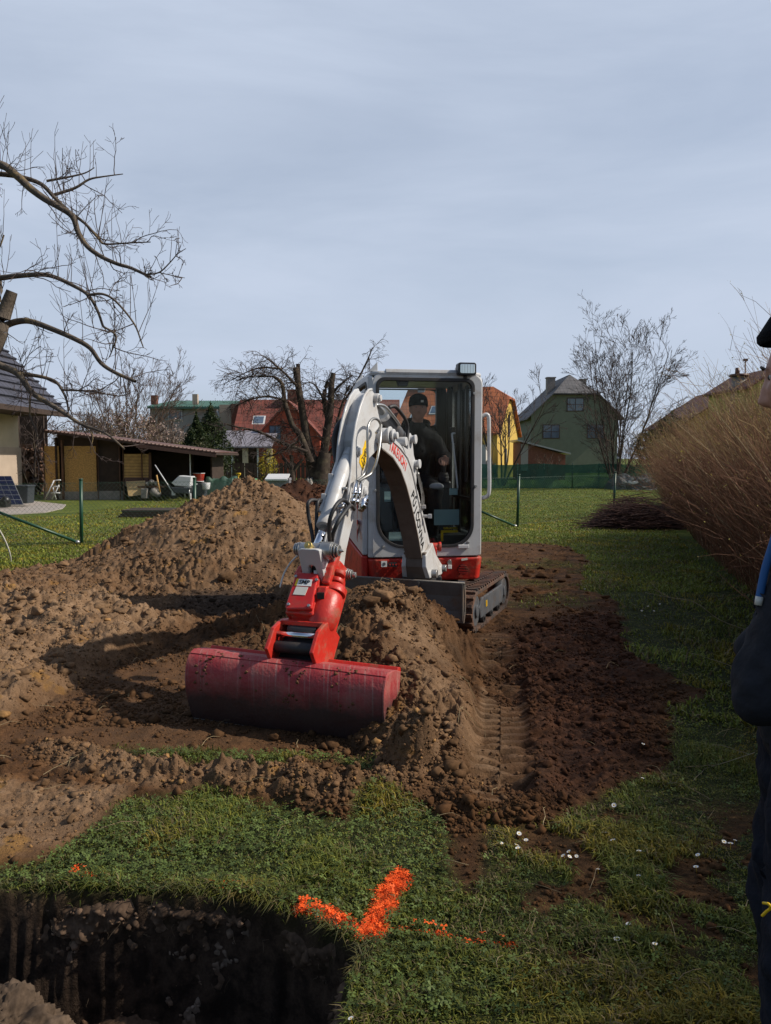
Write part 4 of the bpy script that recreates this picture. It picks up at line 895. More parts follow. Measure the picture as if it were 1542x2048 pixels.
hose('hydraulic_hose', [pw(655, 1018, -.05), pw(649, 1006, -.06), pw(641, 1000, -.07), pw(635, 1006, -.07), pw(633, 1034, -.07), pw(633, 1065, -.05), pw(634, 1095, -.04), pw(634, 1110, -.03)], .0115, 'black_rubber', EX)
p = MB(); p.tube([pw(688, 1004, .06), pw(684, 1024, .06)], [.018, .014], 10); p.tube([pw(686, 1018, .06), pw(682, 1030, .06)], .020, 6); p.build('hose_fitting', 'chrome', EX)
hose('stray_cable', [pw(604, 1104, -.13), pw(592, 1114, -.16), pw(578, 1130, -.18), pw(567, 1150, -.2), pw(560, 1175, -.2)], .0055, 'hose_white', EX)
hose('trailing_hose', [bp(1.96, .74, -.13), bp(1.85, .70, -.16), bp(1.74, .66, -.2)], .034, 'black_rubber', EX)
# lettering on the boom
QB = -U
def bm_frame(s, z, phi, w_):
    """letters on the side of the boom: phi = reading direction below the horizontal"""
    X = (QB * math.cos(phi) + Vector((0, 0, -math.sin(phi)))); Yv = (QB * math.sin(phi) + Vector((0, 0, math.cos(phi))))
    M = Matrix.Identity(4)
    for i in range(3): M[i][0] = X[i]; M[i][1] = Yv[i]; M[i][2] = NN[i]; M[i][3] = bp(s, z, w_)[i]
    return M
def along(pts, word, size, mat, name, sx=1.0):
    """letters one by one along a polyline of (s, z)"""
    seg = [0]
    for i in range(len(pts) - 1): seg.append(seg[-1] + math.hypot(pts[i + 1][0] - pts[i][0], pts[i + 1][1] - pts[i][1]))
    objs = []
    for k, chh in enumerate(word):
        d = seg[-1] * (k + .5) / len(word)
        for i in range(len(pts) - 1):
            if seg[i] <= d <= seg[i + 1]: break
        u_ = (d - seg[i]) / (seg[i + 1] - seg[i]); s_ = pts[i][0] + (pts[i + 1][0] - pts[i][0]) * u_; z_ = pts[i][1] + (pts[i + 1][1] - pts[i][1]) * u_
        phi = math.atan2(-(pts[i + 1][1] - pts[i][1]), -(pts[i + 1][0] - pts[i][0]))
        objs.append(text_mesh(name, chh, size, bm_frame(s_, z_, phi, HB + .0015), mat, boom, sx=sx))
    me = bpy.data.meshes.new(name); bm = bmesh.new()
    for o_ in objs: bm.from_mesh(o_.data)
    bm.to_mesh(me); bm.free(); me.materials.append(MATS[mat]); loc_p = boom
    for o_ in objs: bpy.data.objects.remove(o_)
    o_ = bpy.data.objects.new(name, me); C.objects.link(o_); o_.parent = boom
along([(.96, 1.59), (.80, 1.54), (.64, 1.47), (.545, 1.41)], 'TAKEUCHI', .105, 'red_decal', 'maker_lettering', sx=.72)
along([(.405, 1.235), (.33, 1.125), (.23, .985), (.135, .83), (.09, .75)], 'P\u016eJ\u010cOVNA', .115, 'black_decal', 'hire_lettering', sx=.85)
# red swing cylinder lug by the boom foot
lc = at(864, 1100, 6.62)
p = MB()
for dx in (-.035, .035):
    p.prism([(-.03, .0), (.05, .0), (.045, .10), (.02, .135), (-.015, .12)], lc.x + dx - .01, lc.x + dx + .01, lambda a, b, w: Vector((w, lc.y + .12 - a * 2, lc.z - .09 + b)))
p.cyl((lc.x - .05, lc.y + .08, lc.z + .02), (lc.x + .06, lc.y + .08, lc.z + .02), .034, n=20); p.cyl((lc.x + .06, lc.y + .08, lc.z + .02), (lc.x + .085, lc.y + .08, lc.z + .02), .042, n=20)
p.box((lc.x + .0, lc.y + .12, lc.z - .13), (.08, .10, .15)); p.build('swing_lug', 'red_bright', EX, bevel=.005)
p = MB(); c0 = bp(-.12, .42, 0); p.cyl(c0 + Vector((0, 0, -.14)), c0 + Vector((0, 0, .12)), .12, n=28); p.box(c0 + Vector((.0, .2, -.02)), (.34, .34, .16)); p.build('swing_post', 'dark_trim', EX, bevel=.01)
# ---- tilting coupler
la = Vector((2.34 - 2.00, 0, .40 - .80)).normalized(); La, Lz = la.x, la.z     # along
def tf(l, h, w):      # along the coupler axis, outward towards the camera, sideways
    return bp(2.00 + La * l - Lz * h * 1.0, .80 + Lz * l + La * h, w)
# upper body
p = MB(); p.prism([(.04, -.09), (.02, .03), (.08, .075), (.30, .085), (.34, .02), (.33, -.09)], -.085, .035, lambda a, b, w: tf(a, b, w)); up_ = p.build('coupler_body', 'red_bright', EX, bevel=.01)
p = MB(); p.prism([(.02, -.13), (.02, -.07), (.34, -.07), (.34, -.13)], -.12, .13, lambda a, b, w: tf(a, b, w)); p.build('coupler_back_plate', 'red_bright', EX, bevel=.008)
# cover plate with stickers
p = MB(); p.prism([(.055, -.120), (.055, .02), (.285, .045), (.30, -.105), (.285, -.120)], .088, .118, lambda a, b, w: tf(a, w, b + .01)); cv = p.build('cover_plate', 'red_paint', EX, bevel=.008)
p = MB(); p.prism([(.03, -.11), (.03, .035), (.31, .06), (.31, -.115)], .02, .09, lambda a, b, w: tf(a, w, b)); p.build('cover_box', 'red_bright', EX, bevel=.01)
p = MB(); p.prism([(.10, -.088), (.10, -.005), (.145, .0), (.145, -.09)], .1185, .121, lambda a, b, w: tf(a, w, b + .012)); st = p.build('maker_sticker', 'white_decal', cv)
p = MB(); p.prism([(.10, -.102), (.10, -.088), (.145, -.09), (.145, -.104)], .1185, .121, lambda a, b, w: tf(a, w, b + .012)); p.build('sticker_edge', 'yellow_decal', cv)
p = MB(); p.prism([(.152, -.09), (.152, -.015), (.205, -.02), (.205, -.095)], .1185, .121, lambda a, b, w: tf(a, w, b + .012)); p.build('type_plate', 'hose_white', cv)
def tM(l, w_, h, rot=0):
    o = tf(l, h, w_); X = NN; Z = (tf(l, h + 1, w_) - o).normalized(); Y = Z.cross(X); M = Matrix.Identity(4)
    for i in range(3): M[i][0] = X[i]; M[i][1] = Y[i]; M[i][2] = Z[i]; M[i][3] = o[i]
    return M @ Matrix.Rotation(R(rot), 4, 'Z')
text_mesh('sticker_text', 'SMP', .038, tM(.122, -.036, .1215), 'black_decal', cv)
p = MB()
for (l, w_) in ((.085, -.10), (.10, .035), (.27, -.09), (.27, .035)): p.cyl(tf(l, .116, w_), tf(l, .126, w_), .009, n=10)
p.build('cover_bolts', 'steel', cv)
p = MB(); p.box(tf(.045, .09, .03), (.07, .02, .045)); p.build('capacity_sticker', 'white_decal', EX)
# upper lugs that hold the arm
for w_ in (-.085, .085):
    p = MB(); p.prism([(-.12, -.10), (-.10, .02), (-.04, .05), (.10, .03), (.12, -.10), (.02, -.16)], w_ - .014, w_ + .014, lambda a, b, w: tf(a, b, w)); p.build('coupler_lug', 'red_bright', EX, bevel=.006)
p = MB(); p.prism([(-.13, .03), (-.11, .075), (.0, .10), (.10, .09), (.10, .03)], .05, .10, lambda a, b, w: tf(a, b, w)); p.build('lug_cap', 'red_bright', EX, bevel=.01)
p = MB()
for w_ in (-.11, -.02): p.prism([(-.02, .0), (-.03, .06), (.05, .085), (.06, .0)], w_ - .03, w_ + .01, lambda a, b, w: tf(a, b, w))
p.build('lug_block', 'red_bright', EX, bevel=.008)
# rotary actuator barrel to the right
p = MB(); p.tube([tf(.06, .0, .105), tf(.09, .0, .105), tf(.12, .0, .105)], [.05, .066, .072], 24); p.tube([tf(.12, .0, .085), tf(.16, .0, .085), tf(.26, .0, .085), tf(.33, .0, .085), tf(.37, .0, .085)], [.072, .086, .090, .078, .050], 28); bar = p.build('tilt_actuator', 'red_bright', EX, bevel=.004)
for l in (-.02, .03, .075): 
    p = MB(); p.tube([tf(l, .02, .112), tf(l + .028, .02, .112)], .040, 18); p.build('actuator_flange', 'red_bright', bar, bevel=.004)
p = MB(); p.prism([(.13, -.02), (.10, .06), (.13, .10), (.21, .085), (.19, .0)], .045, .10, lambda a, b, w: tf(a, b, w)); p.build('port_block', 'red_bright', EX, bevel=.008)
p = MB(); p.box(tf(.185, .092, .075), (.04, .03, .035)); p.build('port_opening', 'black_plastic', EX)
# lower bracket over the bucket
ax = .385
for w_ in (-.135, .135):
    p = MB(); p.prism([(.31, -.16), (.31, .03), (.355, .08), (.43, .13), (.56, .13), (.60, .0), (.60, -.16)], w_ - .012, w_ + .012, lambda a, b, w: tf(a, b, w)); p.build('hitch_plate', 'red_bright', EX, bevel=.006)
p = MB(); p.prism([(.31, -.15), (.31, .03), (.35, .078), (.37, .06), (.335, .02), (.335, -.15)], -.13, .13, lambda a, b, w: tf(a, b, w)); p.build('hitch_bridge', 'red_bright', EX, bevel=.005)
p = MB(); p.prism([(.335, -.12), (.335, .0), (.60, -.02), (.60, -.14)], -.12, .12, lambda a, b, w: tf(a, b, w)); p.build('hitch_recess', 'black_plastic', EX)
p = MB(); p.tube([tf(.385, .035, -.085), tf(.385, .035, .09)], .030, 18); p.tube([tf(.50, .05, -.12), tf(.50, .05, .12)], .034, 18); p.build('hitch_roller', 'black_rubber', EX, bevel=.004)
p = MB(); p.tube([tf(.435, .075, -.135), tf(.435, .075, .12)], .018, 16); p.build('hitch_pin', 'chrome', EX)
# ---- ditching bucket: curved shell, end plates, lip
shell = [(2.215, .345), (2.30, .375), (2.40, .388), (2.455, .372), (2.488, .32), (2.502, .25), (2.495, .17), (2.468, .08), (2.425, -.01), (2.36, -.095)]
rear = [(2.345, -.085), (2.405, .0), (2.445, .09), (2.472, .18), (2.478, .255), (2.445, .315), (2.42, .350), (2.39, .362), (2.30, .35), (2.225, .32)]
shs = [ (v.x, v.y) for v in smooth_path([(a, b, 0) for a, b in shell], 4)]; rrs = [(v.x, v.y) for v in smooth_path([(a, b, 0) for a, b in rear], 4)]
W0, W1 = -.610, .545
TB = R(-1.4)
def bk(a, b, w): return bp(a, b + math.tan(TB) * w, w)
pbr('bucket_paint', (.34, .030, .036), rough=.6, var=.22, vs=7, dirt=(.26, .15, .12), dirt_s=7, dirt_lo=.44, dirt_hi=.80, bump=.22, bs=55)
# scratches run down the shell
nt = MATS['bucket_paint'].node_tree; L = nt.links
bs_ = [n for n in nt.nodes if n.type == 'BSDF_PRINCIPLED'][0]; src = bs_.inputs['Base Color'].links[0].from_socket
tc = nd(nt, 'ShaderNodeTexCoord'); mp = nd(nt, 'ShaderNodeMapping'); mp.inputs['Rotation'].default_value = (0, 0, BETA); mp.inputs['Scale'].default_value = (95, 6, 2.2)
nn_ = nd(nt, 'ShaderNodeTexNoise', i_Scale=1.0, i_Detail=4.0); L.new(tc.outputs['Object'], mp.inputs[0]); L.new(mp.outputs[0], nn_.inputs['Vector'])
r_ = nd(nt, 'ShaderNodeMapRange', i_1=.56, i_2=.74, i_3=0.0, i_4=.6); L.new(nn_.outputs[0], r_.inputs[0])
mm = nd(nt, 'ShaderNodeMix', data_type='RGBA'); mm.inputs[7].default_value = (.36, .24, .21, 1); L.new(r_.outputs[0], mm.inputs[0]); L.new(src, mm.inputs[6]); L.new(mm.outputs[2], bs_.inputs['Base Color'])
p = MB()
nsg = 24; ring_ = shs + rrs; n_ = len(ring_)
vs = []
for k in range(nsg + 1):
    w_ = W0 + (W1 - W0) * k / nsg; vs += [bk(a, b, w_) for a, b in ring_]
fs = [(k * n_ + i, k * n_ + (i + 1) % n_, (k + 1) * n_ + (i + 1) % n_, (k + 1) * n_ + i) for k in range(nsg) for i in range(n_)]
p.add(vs, fs, sm=True); p.f.append(list(range(n_))); p.f.append(list(range(nsg * n_, nsg * n_ + n_))); p.sm += [False, False]
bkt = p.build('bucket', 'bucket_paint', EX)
mm_ = bkt.modifiers.new('e', 'EDGE_SPLIT'); mm_.split_angle = R(50)
for (wa, wb) in ((W0 - .016, W0), (W1, W1 + .016)):
    p = MB(); p.prism([(a, b) for a, b in shs] + [(2.36, -.02), (2.29, .11), (2.235, .25)], wa, wb, bk); p.build('bucket_end_plate', 'bucket_paint', bkt, bevel=.004)
p = MB(); p.prism([(2.20, .335), (2.205, .365), (2.245, .378), (2.26, .36)], W0 - .0, W1 + .012, bk); p.build('bucket_lip', 'red_bright', bkt, bevel=.004)
p = MB(); p.prism([(2.40, .384), (2.445, .371), (2.452, .380), (2.41, .396)], W0 - .012, W1 + .012, bk); p.build('bucket_top_edge', 'bucket_paint', bkt, bevel=.003)
p = MB(); p.prism([(2.345, -.115), (2.35, -.09), (2.42, .0), (2.433, -.005), (2.37, -.105)], W0 - .01, W1 + .01, bk); p.build('cutting_edge', 'blade_steel', bkt, bevel=.003)
# lower part of the shell turns near black, with an uneven edge
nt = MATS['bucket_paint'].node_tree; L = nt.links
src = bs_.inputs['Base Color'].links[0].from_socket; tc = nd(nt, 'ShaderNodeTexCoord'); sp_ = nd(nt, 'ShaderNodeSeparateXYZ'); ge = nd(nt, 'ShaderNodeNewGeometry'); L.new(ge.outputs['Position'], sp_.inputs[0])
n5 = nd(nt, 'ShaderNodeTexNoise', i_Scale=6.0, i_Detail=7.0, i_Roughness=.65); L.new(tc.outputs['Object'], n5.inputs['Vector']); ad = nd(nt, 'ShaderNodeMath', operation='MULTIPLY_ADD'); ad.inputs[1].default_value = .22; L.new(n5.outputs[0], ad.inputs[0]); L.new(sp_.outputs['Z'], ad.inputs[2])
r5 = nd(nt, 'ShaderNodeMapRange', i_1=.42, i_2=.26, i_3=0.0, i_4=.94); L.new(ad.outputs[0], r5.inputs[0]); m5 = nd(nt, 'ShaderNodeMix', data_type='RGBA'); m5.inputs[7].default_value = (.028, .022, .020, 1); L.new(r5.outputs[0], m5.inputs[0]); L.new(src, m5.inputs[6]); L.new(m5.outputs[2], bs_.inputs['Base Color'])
# mud stuck on the shell
def mud(parent, n, f, s0, s1, nm='mud_splash'):
    v, fc = ico(1); VV = []; FF = []
    for k in range(n):
        c, rr = f(); q = v * rng.uniform(s0, s1) * np.array([1, 1, 1]) * (1 + rng.normal(0, .25, (len(v), 1))); VV.append(q * np.array(rr) + np.array(c)); FF.append(fc + k * len(v))
    o = np_mesh(nm, np.concatenate(VV), np.concatenate(FF), 'mud', parent=parent, smooth=True); o['kind'] = 'stuff'; return o
pbr('mud', (.115, .060, .034), rough=.95, var=.3, vs=30, spec=.1, bump=.5, bs=80)
def fm():
    i = random.randrange(8, 24); w_ = random.choice([-.50, -.47, -.24, .04, .03, .30, -.52, .36]) + random.gauss(0, .035); c = bk(shs[i][0], shs[i][1], w_); return c, (1.0, .5, .9)
mud(bkt, 110, fm, .002, .013)
# ------------------------------------------------------------------ grass
vcol_mat('grass_blade', rough=.6, trans=.25, var=.2, vs=25, spec=.25)
vcol_mat('leaf_small', rough=.6, trans=.2, var=.25, vs=40, spec=.3)
vcol_mat('paint_blade', rough=.8, var=.2, vs=40, spec=.2)
def blades(X, Y, Z, Hh, Wd, lean, az, col):
    n = len(X); dx, dy = np.cos(az), np.sin(az); px, py = -dy, dx
    b = np.stack([X, Y, Z], 1); W3 = np.stack([px, py, np.zeros(n)], 1) * (Wd / 2)[:, None]; D = np.stack([dx, dy, np.zeros(n)], 1)
    mid = b + D * (lean * .35 * Hh)[:, None] + np.array([0, 0, 1.0]) * (Hh * .6)[:, None]
    tip = b + D * (lean * Hh)[:, None] + np.array([0, 0, 1.0]) * (Hh * np.clip(1.05 - .45 * lean, .15, 1))[:, None]
    V = np.stack([b - W3, b + W3, mid + W3 * .75, mid - W3 * .75, tip], 1).reshape(-1, 3); o = np.arange(n)[:, None] * 5
    return V, o + np.array([[0, 1, 2, 3]]), o + np.array([[3, 2, 4]]), np.repeat(col, 5, 0)
def gcol(n, X, Y, base=(.075, .105, .022)):
    t = fbm(X, Y, 1.6, 3, 44)[:, None]; c = np.array(base)[None] * (.55 + .9 * t) * rng.uniform(.7, 1.3, (n, 1))
    c = c * np.where(rng.random((n, 1)) < .5, np.array([[1.0, 1, 1]]), np.array([[1.25, 1.05, .8]]))
    yl = sst(.5, .68, fbm(X, Y, 2.4, 3, 48))[:, None]; c = c * (1 - yl) + c * np.array([[1.5, 1.08, .9]]) * yl; dry = rng.random(n) < .07 + .22 * sst(.48, .66, fbm(X, Y, 3.1, 3, 49)); c[dry] = np.array([.20, .155, .075]) * rng.uniform(.6, 1.1, (dry.sum(), 1)); return c
def lawn(n, lo, hi, w_, hh, ww, name, gmin=.45, base=(.085, .115, .024)):
    X, Y = scatter(n, lo, hi, w_); g, l, d, r = masks(X, Y); k = (rng.random(n) < g * 1.05 - (1 - g) * .1) & (g > .12)
    hedge_x = 1.0 + .3 * Y
    k &= (X < hedge_x + .8)
    X, Y, g = X[k], Y[k], g[k]; n = len(X); pnt = paint(X, Y)
    Hh = rng.uniform(*hh, n) * (.35 + 1.3 * sst(.3, .7, fbm(X, Y, 4, 3, 45))) * (.45 + .55 * g) * (1 - .45 * pnt); Wd = rng.uniform(*ww, n)
    V, F4, F3, cc = blades(X, Y, hgt(X, Y) - .004, Hh, Wd, rng.uniform(.2, 1.5, n), rng.uniform(0, 6.28, n), gcol(n, X, Y, base))
    pp = np.repeat(pnt * (rng.random(n) < .93), 5)[:, None] > .5
    cc = np.where(pp, np.array([[.95, .13, .02]]) * np.repeat(rng.uniform(.75, 1.1, (n, 1)), 5, 0), cc)
    return V, F4, F3, cc
def joinV(parts):
    Vs, A, B, Cc = [], [], [], []; o = 0
    for V, F4, F3, cc in parts: Vs.append(V); A.append(F4 + o); B.append(F3 + o); Cc.append(cc); o += len(V)
    return np.concatenate(Vs), [np.concatenate(A), np.concatenate(B)], np.concatenate(Cc)
near = [lawn(150000, 1.9, 4.2, .62, (.014, .046), (.003, .0065), 'a', base=(.118, .150, .030)), lawn(90000, 4.2, 14, .62, (.02, .05), (.006, .014), 'b', base=(.135, .175, .030))]
V, F, cc = joinV(near); o = np_mesh('grass', V, F, MATS['grass_blade'], col=cc); tag(o, 'short green grass with dry blades between the dug ground and the pit', 'grass', kind='stuff')
print('grass', len(V))
def flawn():
    n = 190000; X, Y = scatter(n, 8.5, 40, .60); g, l, d, r = masks(X, Y); k = (g > .5) & (X < 1.2 + .3 * Y); X, Y = X[k], Y[k]; n = len(X)
    k = ~((X < -8.2) & (Y < 27.5) & (Y > 19.5) & (X < -8.2 - (Y - 24) * .0)); X, Y = X[k], Y[k]; n = len(X)
    return blades(X, Y, hgt(X, Y, False), rng.uniform(.018, .05, n), rng.uniform(.010, .024, n) * (.6 + .03 * Y), rng.uniform(.3, 1.4, n), rng.uniform(0, 6.28, n), gcol(n, X, Y, (.152, .195, .032)) )
V, F4, F3, cc = flawn(); o = np_mesh('lawn_grass', V, [F4, F3], MATS['grass_blade'], col=cc); tag(o, 'mown green lawn beyond the low wire fence', 'grass', kind='stuff')
# extra sprayed stubble along the orange mark
n = 26000; t = rng.random(n); P0, P1 = np.array(TM[0]), np.array(TM[2]); X = P0[0] + (P1[0] - P0[0]) * t + rng.normal(0, .019, n); Y = P0[1] + (P1[1] - P0[1]) * t + rng.normal(0, .02, n)
h_ = n // 3; Q0, Q1 = np.array(TH1[0]), np.array(TH1[2]); X[:h_] = Q0[0] + (Q1[0] - Q0[0]) * t[:h_] + rng.normal(0, .02, h_); Y[:h_] = Q0[1] + (Q1[1] - Q0[1]) * t[:h_] + rng.normal(0, .02, h_)
k = (paint(X, Y) > .55) & (rng.random(n) < .6 + .8 * (fbm(X, Y, 30, 2, 51) - .3)) & (sdpoly(X, Y, PIT) < .01); X, Y = X[k], Y[k]; n = len(X); soft = rng.uniform(0, 1, (n, 1)) ** .6; co = np.array([[.92, .125, .02]]) * soft + np.array([[.55, .10, .03]]) * (1 - soft)
V, F4, F3, cc = blades(X, Y, hgt(X, Y) - .003, rng.uniform(.008, .026, n), rng.uniform(.003, .006, n), rng.uniform(.2, 1.6, n), rng.uniform(0, 6.28, n), co)
o = np_mesh('sprayed_mark', V, [F4, F3], MATS['paint_blade'], col=cc); tag(o, 'bright orange paint sprayed in a short stroke on the turf at the pit corner', 'paint mark', kind='stuff')
# long blades that hang over the pit edge
n = 2600; i = rng.integers(0, 9, n); t = rng.random(n); Pp = np.array(PIT[:11]); X = Pp[i, 0] + (Pp[i + 1, 0] - Pp[i, 0]) * t; Y = Pp[i, 1] + (Pp[i + 1, 1] - Pp[i, 1]) * t
X = X + rng.normal(0, .02, n); Y = Y + rng.normal(.035, .025, n); pd = sdpoly(X, Y, PIT); k = (X > -1.6) & (pd < .0); X, Y = X[k], Y[k]; n = len(X); dens_ = fbm(X, Y, 8, 2, 46) > .42; X, Y = X[dens_], Y[dens_]; n = len(X)
V, F4, F3, cc = blades(X, Y, hgt(X, Y) - .005, rng.uniform(.02, .06, n) * (1 - .6 * (paint(X, Y) > .3)), rng.uniform(.0025, .005, n), rng.uniform(.4, 1.9, n), rng.normal(-1.57, 1.6, n), gcol(n, X, Y, (.11, .115, .045)))
pp = np.repeat(paint(X, Y), 5)[:, None] > .4; cc = np.where(pp, np.array([[.95, .13, .02]]), cc)
o = np_mesh('edge_grass', V, [F4, F3], MATS['grass_blade'], col=cc); tag(o, 'longer grass hanging over the edge of the foreground pit', 'grass', kind='stuff')
# clover and small weeds: three leaflets each
def clover(n, name, label, sel, sz):
    X, Y = scatter(n, 1.95, 4.2, .6); g, l, d, r = masks(X, Y); k = (g > .6) & sel(X, Y); X, Y = X[k], Y[k]; n = len(X)
    hz = hgt(X, Y) + rng.uniform(.008, .04, n); S = rng.uniform(*sz, n); a0 = rng.uniform(0, 6.28, n); tx, ty = rng.normal(0, .35, n), rng.normal(0, .35, n)
    VV, FF, CC = [], [], []; col = np.array([.090, .128, .030])[None] * rng.uniform(.55, 1.45, (n, 1)) * np.array([1, 1, 1])
    pnt = paint(X, Y) > .5; col[pnt] = np.array([.95, .14, .02])
    o = 0
    for q in range(3):
        a = a0 + q * 2.094
        for (rr, aa) in ((0, 0), (.6, -.5), (1.0, -.38), (.95, 0), (1.0, .38), (.6, .5)):
            x = S * rr * np.cos(a + aa); y = S * rr * np.sin(a + aa); VV.append(np.stack([X + x, Y + y, hz + x * tx + y * ty - S * rr * .1], 1)); CC.append(col)
    V = np.stack(VV, 1).reshape(-1, 3); cc = np.stack(CC, 1).reshape(-1, 3); b = np.arange(n)[:, None] * 18
    F = [b + np.array([[q * 6, q * 6 + 1, q * 6 + 2, q * 6 + 3]]) for q in range(3)] + [b + np.array([[q * 6, q * 6 + 3, q * 6 + 4, q * 6 + 5]]) for q in range(3)]
    o = np_mesh(name, V, [np.concatenate(F)], MATS['leaf_small'], col=cc); tag(o, label, 'weeds', kind='stuff')
clover(34000, 'clover', 'low clover and round weed leaves growing through the near grass', lambda X, Y: (X < .25 + .1 * np.sin(Y * 5)) & (rng.random(len(X)) < .3 + 1.2 * sst(.4, .6, fbm(X, Y, 3, 2, 47))) | (rng.random(len(X)) < .12), (.006, .013))
# straw and pale roots
def strands(n, name, label, f, r, col, cat):
    P = np.stack([f() for _ in range(n)]); Rr = np.repeat(np.array([[1, .9, .75, .6, .35]]), n, 0) * rng.uniform(*r, (n, 1)); V, F = tubes(P, Rr, 4)
    c = np.repeat(np.array(col)[None] * rng.uniform(.6, 1.2, (n, 1)), 20, 0); o = np_mesh(name, V, F, MATS['clod_soil'], col=c, smooth=True); tag(o, label, cat, kind='stuff')
def froot():
    ui = random.randrange(60, pnu - 150); vi = random.randrange(6, 130); x = Xp[vi, ui] + pnx[ui] * .004; y = Yp[vi, ui] + pny[ui] * .004; z0 = Zp[vi, ui]
    L_ = random.uniform(.03, .12); q = [Vector((x, y, z0))]
    for k in range(4): q.append(q[-1] + Vector((random.gauss(0, .35), random.uniform(-.30, -.02), random.uniform(-.9, .1))) * L_ / 4)
    return np.array([v[:] for v in q])
strands(150, 'roots', 'thin pale roots hanging out of the dark pit wall', froot, (.0006, .0016), (.17, .125, .085), 'roots')
def fstraw():
    while True:
        Y = math.exp(random.uniform(math.log(2), math.log(6))); x = random.uniform(-.6, .6) * Y
        if float(sdpoly(np.array([x]), np.array([Y]), PIT)[0]) < -.25: break
    a = random.uniform(0, 3.14); L_ = random.uniform(.05, .22); q = []
    for k in range(5):
        xx = x + math.cos(a) * L_ * k / 4 + random.gauss(0, .005); yy = Y + math.sin(a) * L_ * k / 4 + random.gauss(0, .005); q.append((xx, yy, float(hgt(np.array([xx]), np.array([yy]))[0]) + .012 + .02 * math.sin(k * .8)))
    return np.array(q)
strands(110, 'dry_stalks', 'dry straw stalks lying on soil and grass', fstraw, (.0009, .0018), (.34, .27, .16), 'straw')
# daisies
pbr('petal_white', (.78, .78, .76), rough=.6, var=.05)
dm = None
def daisy(px, py):
    global dm
    P = gnd(px, py, .035); P.z = float(hgt(np.array([P.x]), np.array([P.y]))[0]) + .03
    if dm is None:
        p = MB()
        for k in range(14):
            a = 2 * math.pi * k / 14; c, s_ = math.cos(a), math.sin(a)
            p.add([(c * .003 - s_ * .001, s_ * .003 + c * .001, .002), (c * .011 - s_ * .0026, s_ * .011 + c * .0026, .005), (c * .0135, s_ * .0135, .0045), (c * .011 + s_ * .0026, s_ * .011 - c * .0026, .005), (c * .003 + s_ * .001, s_ * .003 - c * .001, .002)], [(0, 1, 2, 3, 4)])
        o = p.build('daisy', 'petal_white', None); cpart = MB(); cpart.sphere((0, 0, .003), .0042, (1, 1, .6), 10, 6); cpart.cyl((0, 0, .001), (0, 0, -.03), .0008, n=5)
        c = cpart.build('daisy_eye', 'yellow_decal', o); dm = (o, c)
    else:
        o = dm[0].copy(); C.objects.link(o); c = dm[1].copy(); c.parent = o; C.objects.link(c)
    o.location = P; o.rotation_euler = (random.uniform(-.1, .6), random.uniform(-.4, .4), random.uniform(0, 6)); k = random.uniform(.55, .85); o.scale = (k,) * 3
    lab, gr = (('small white daisy in the shaded grass nearest the camera, right of the orange mark', 'daisies in the near grass') if py > 1600 else ('tiny white daisy in the shaded grass between dug soil and hedge', 'daisies beyond the dug soil'))
    if (px, py) == (702, 2040): lab, gr = 'lone white daisy beside the right edge of the pit', None
    if (px, py) == (1310, 1888): lab, gr = 'white daisy standing alone lowest at the right, near the man', None
    tag(o, lab, 'daisy', gr)
for q in ((1038, 1670), (1052, 1682), (1003, 1690), (1033, 1694), (1127, 1714), (1138, 1705), (1139, 1716), (1153, 1716), (1196, 1742), (1208, 1665), (1226, 1682), (1278, 1702), (1396, 1709), (1448, 1684), (1461, 1687), (1470, 1679), (1392, 1735),
          (1257, 1848), (1310, 1888), (1234, 1879), (1277, 1752), (1286, 1494), (1285, 1555), (1228, 1610), (702, 2040), (1036, 1701), (1228, 1206), (1241, 1203), (1262, 1195), (1270, 1210), (1283, 1222), (1296, 1213), (1308, 1222), (1320, 1208), (1333, 1228), (1290, 1231), (1231, 1101), (1238, 1097), (1247, 1100), (1252, 1093), (1170, 1180), (1266, 1152), (1185, 1140)):
    daisy(*q)
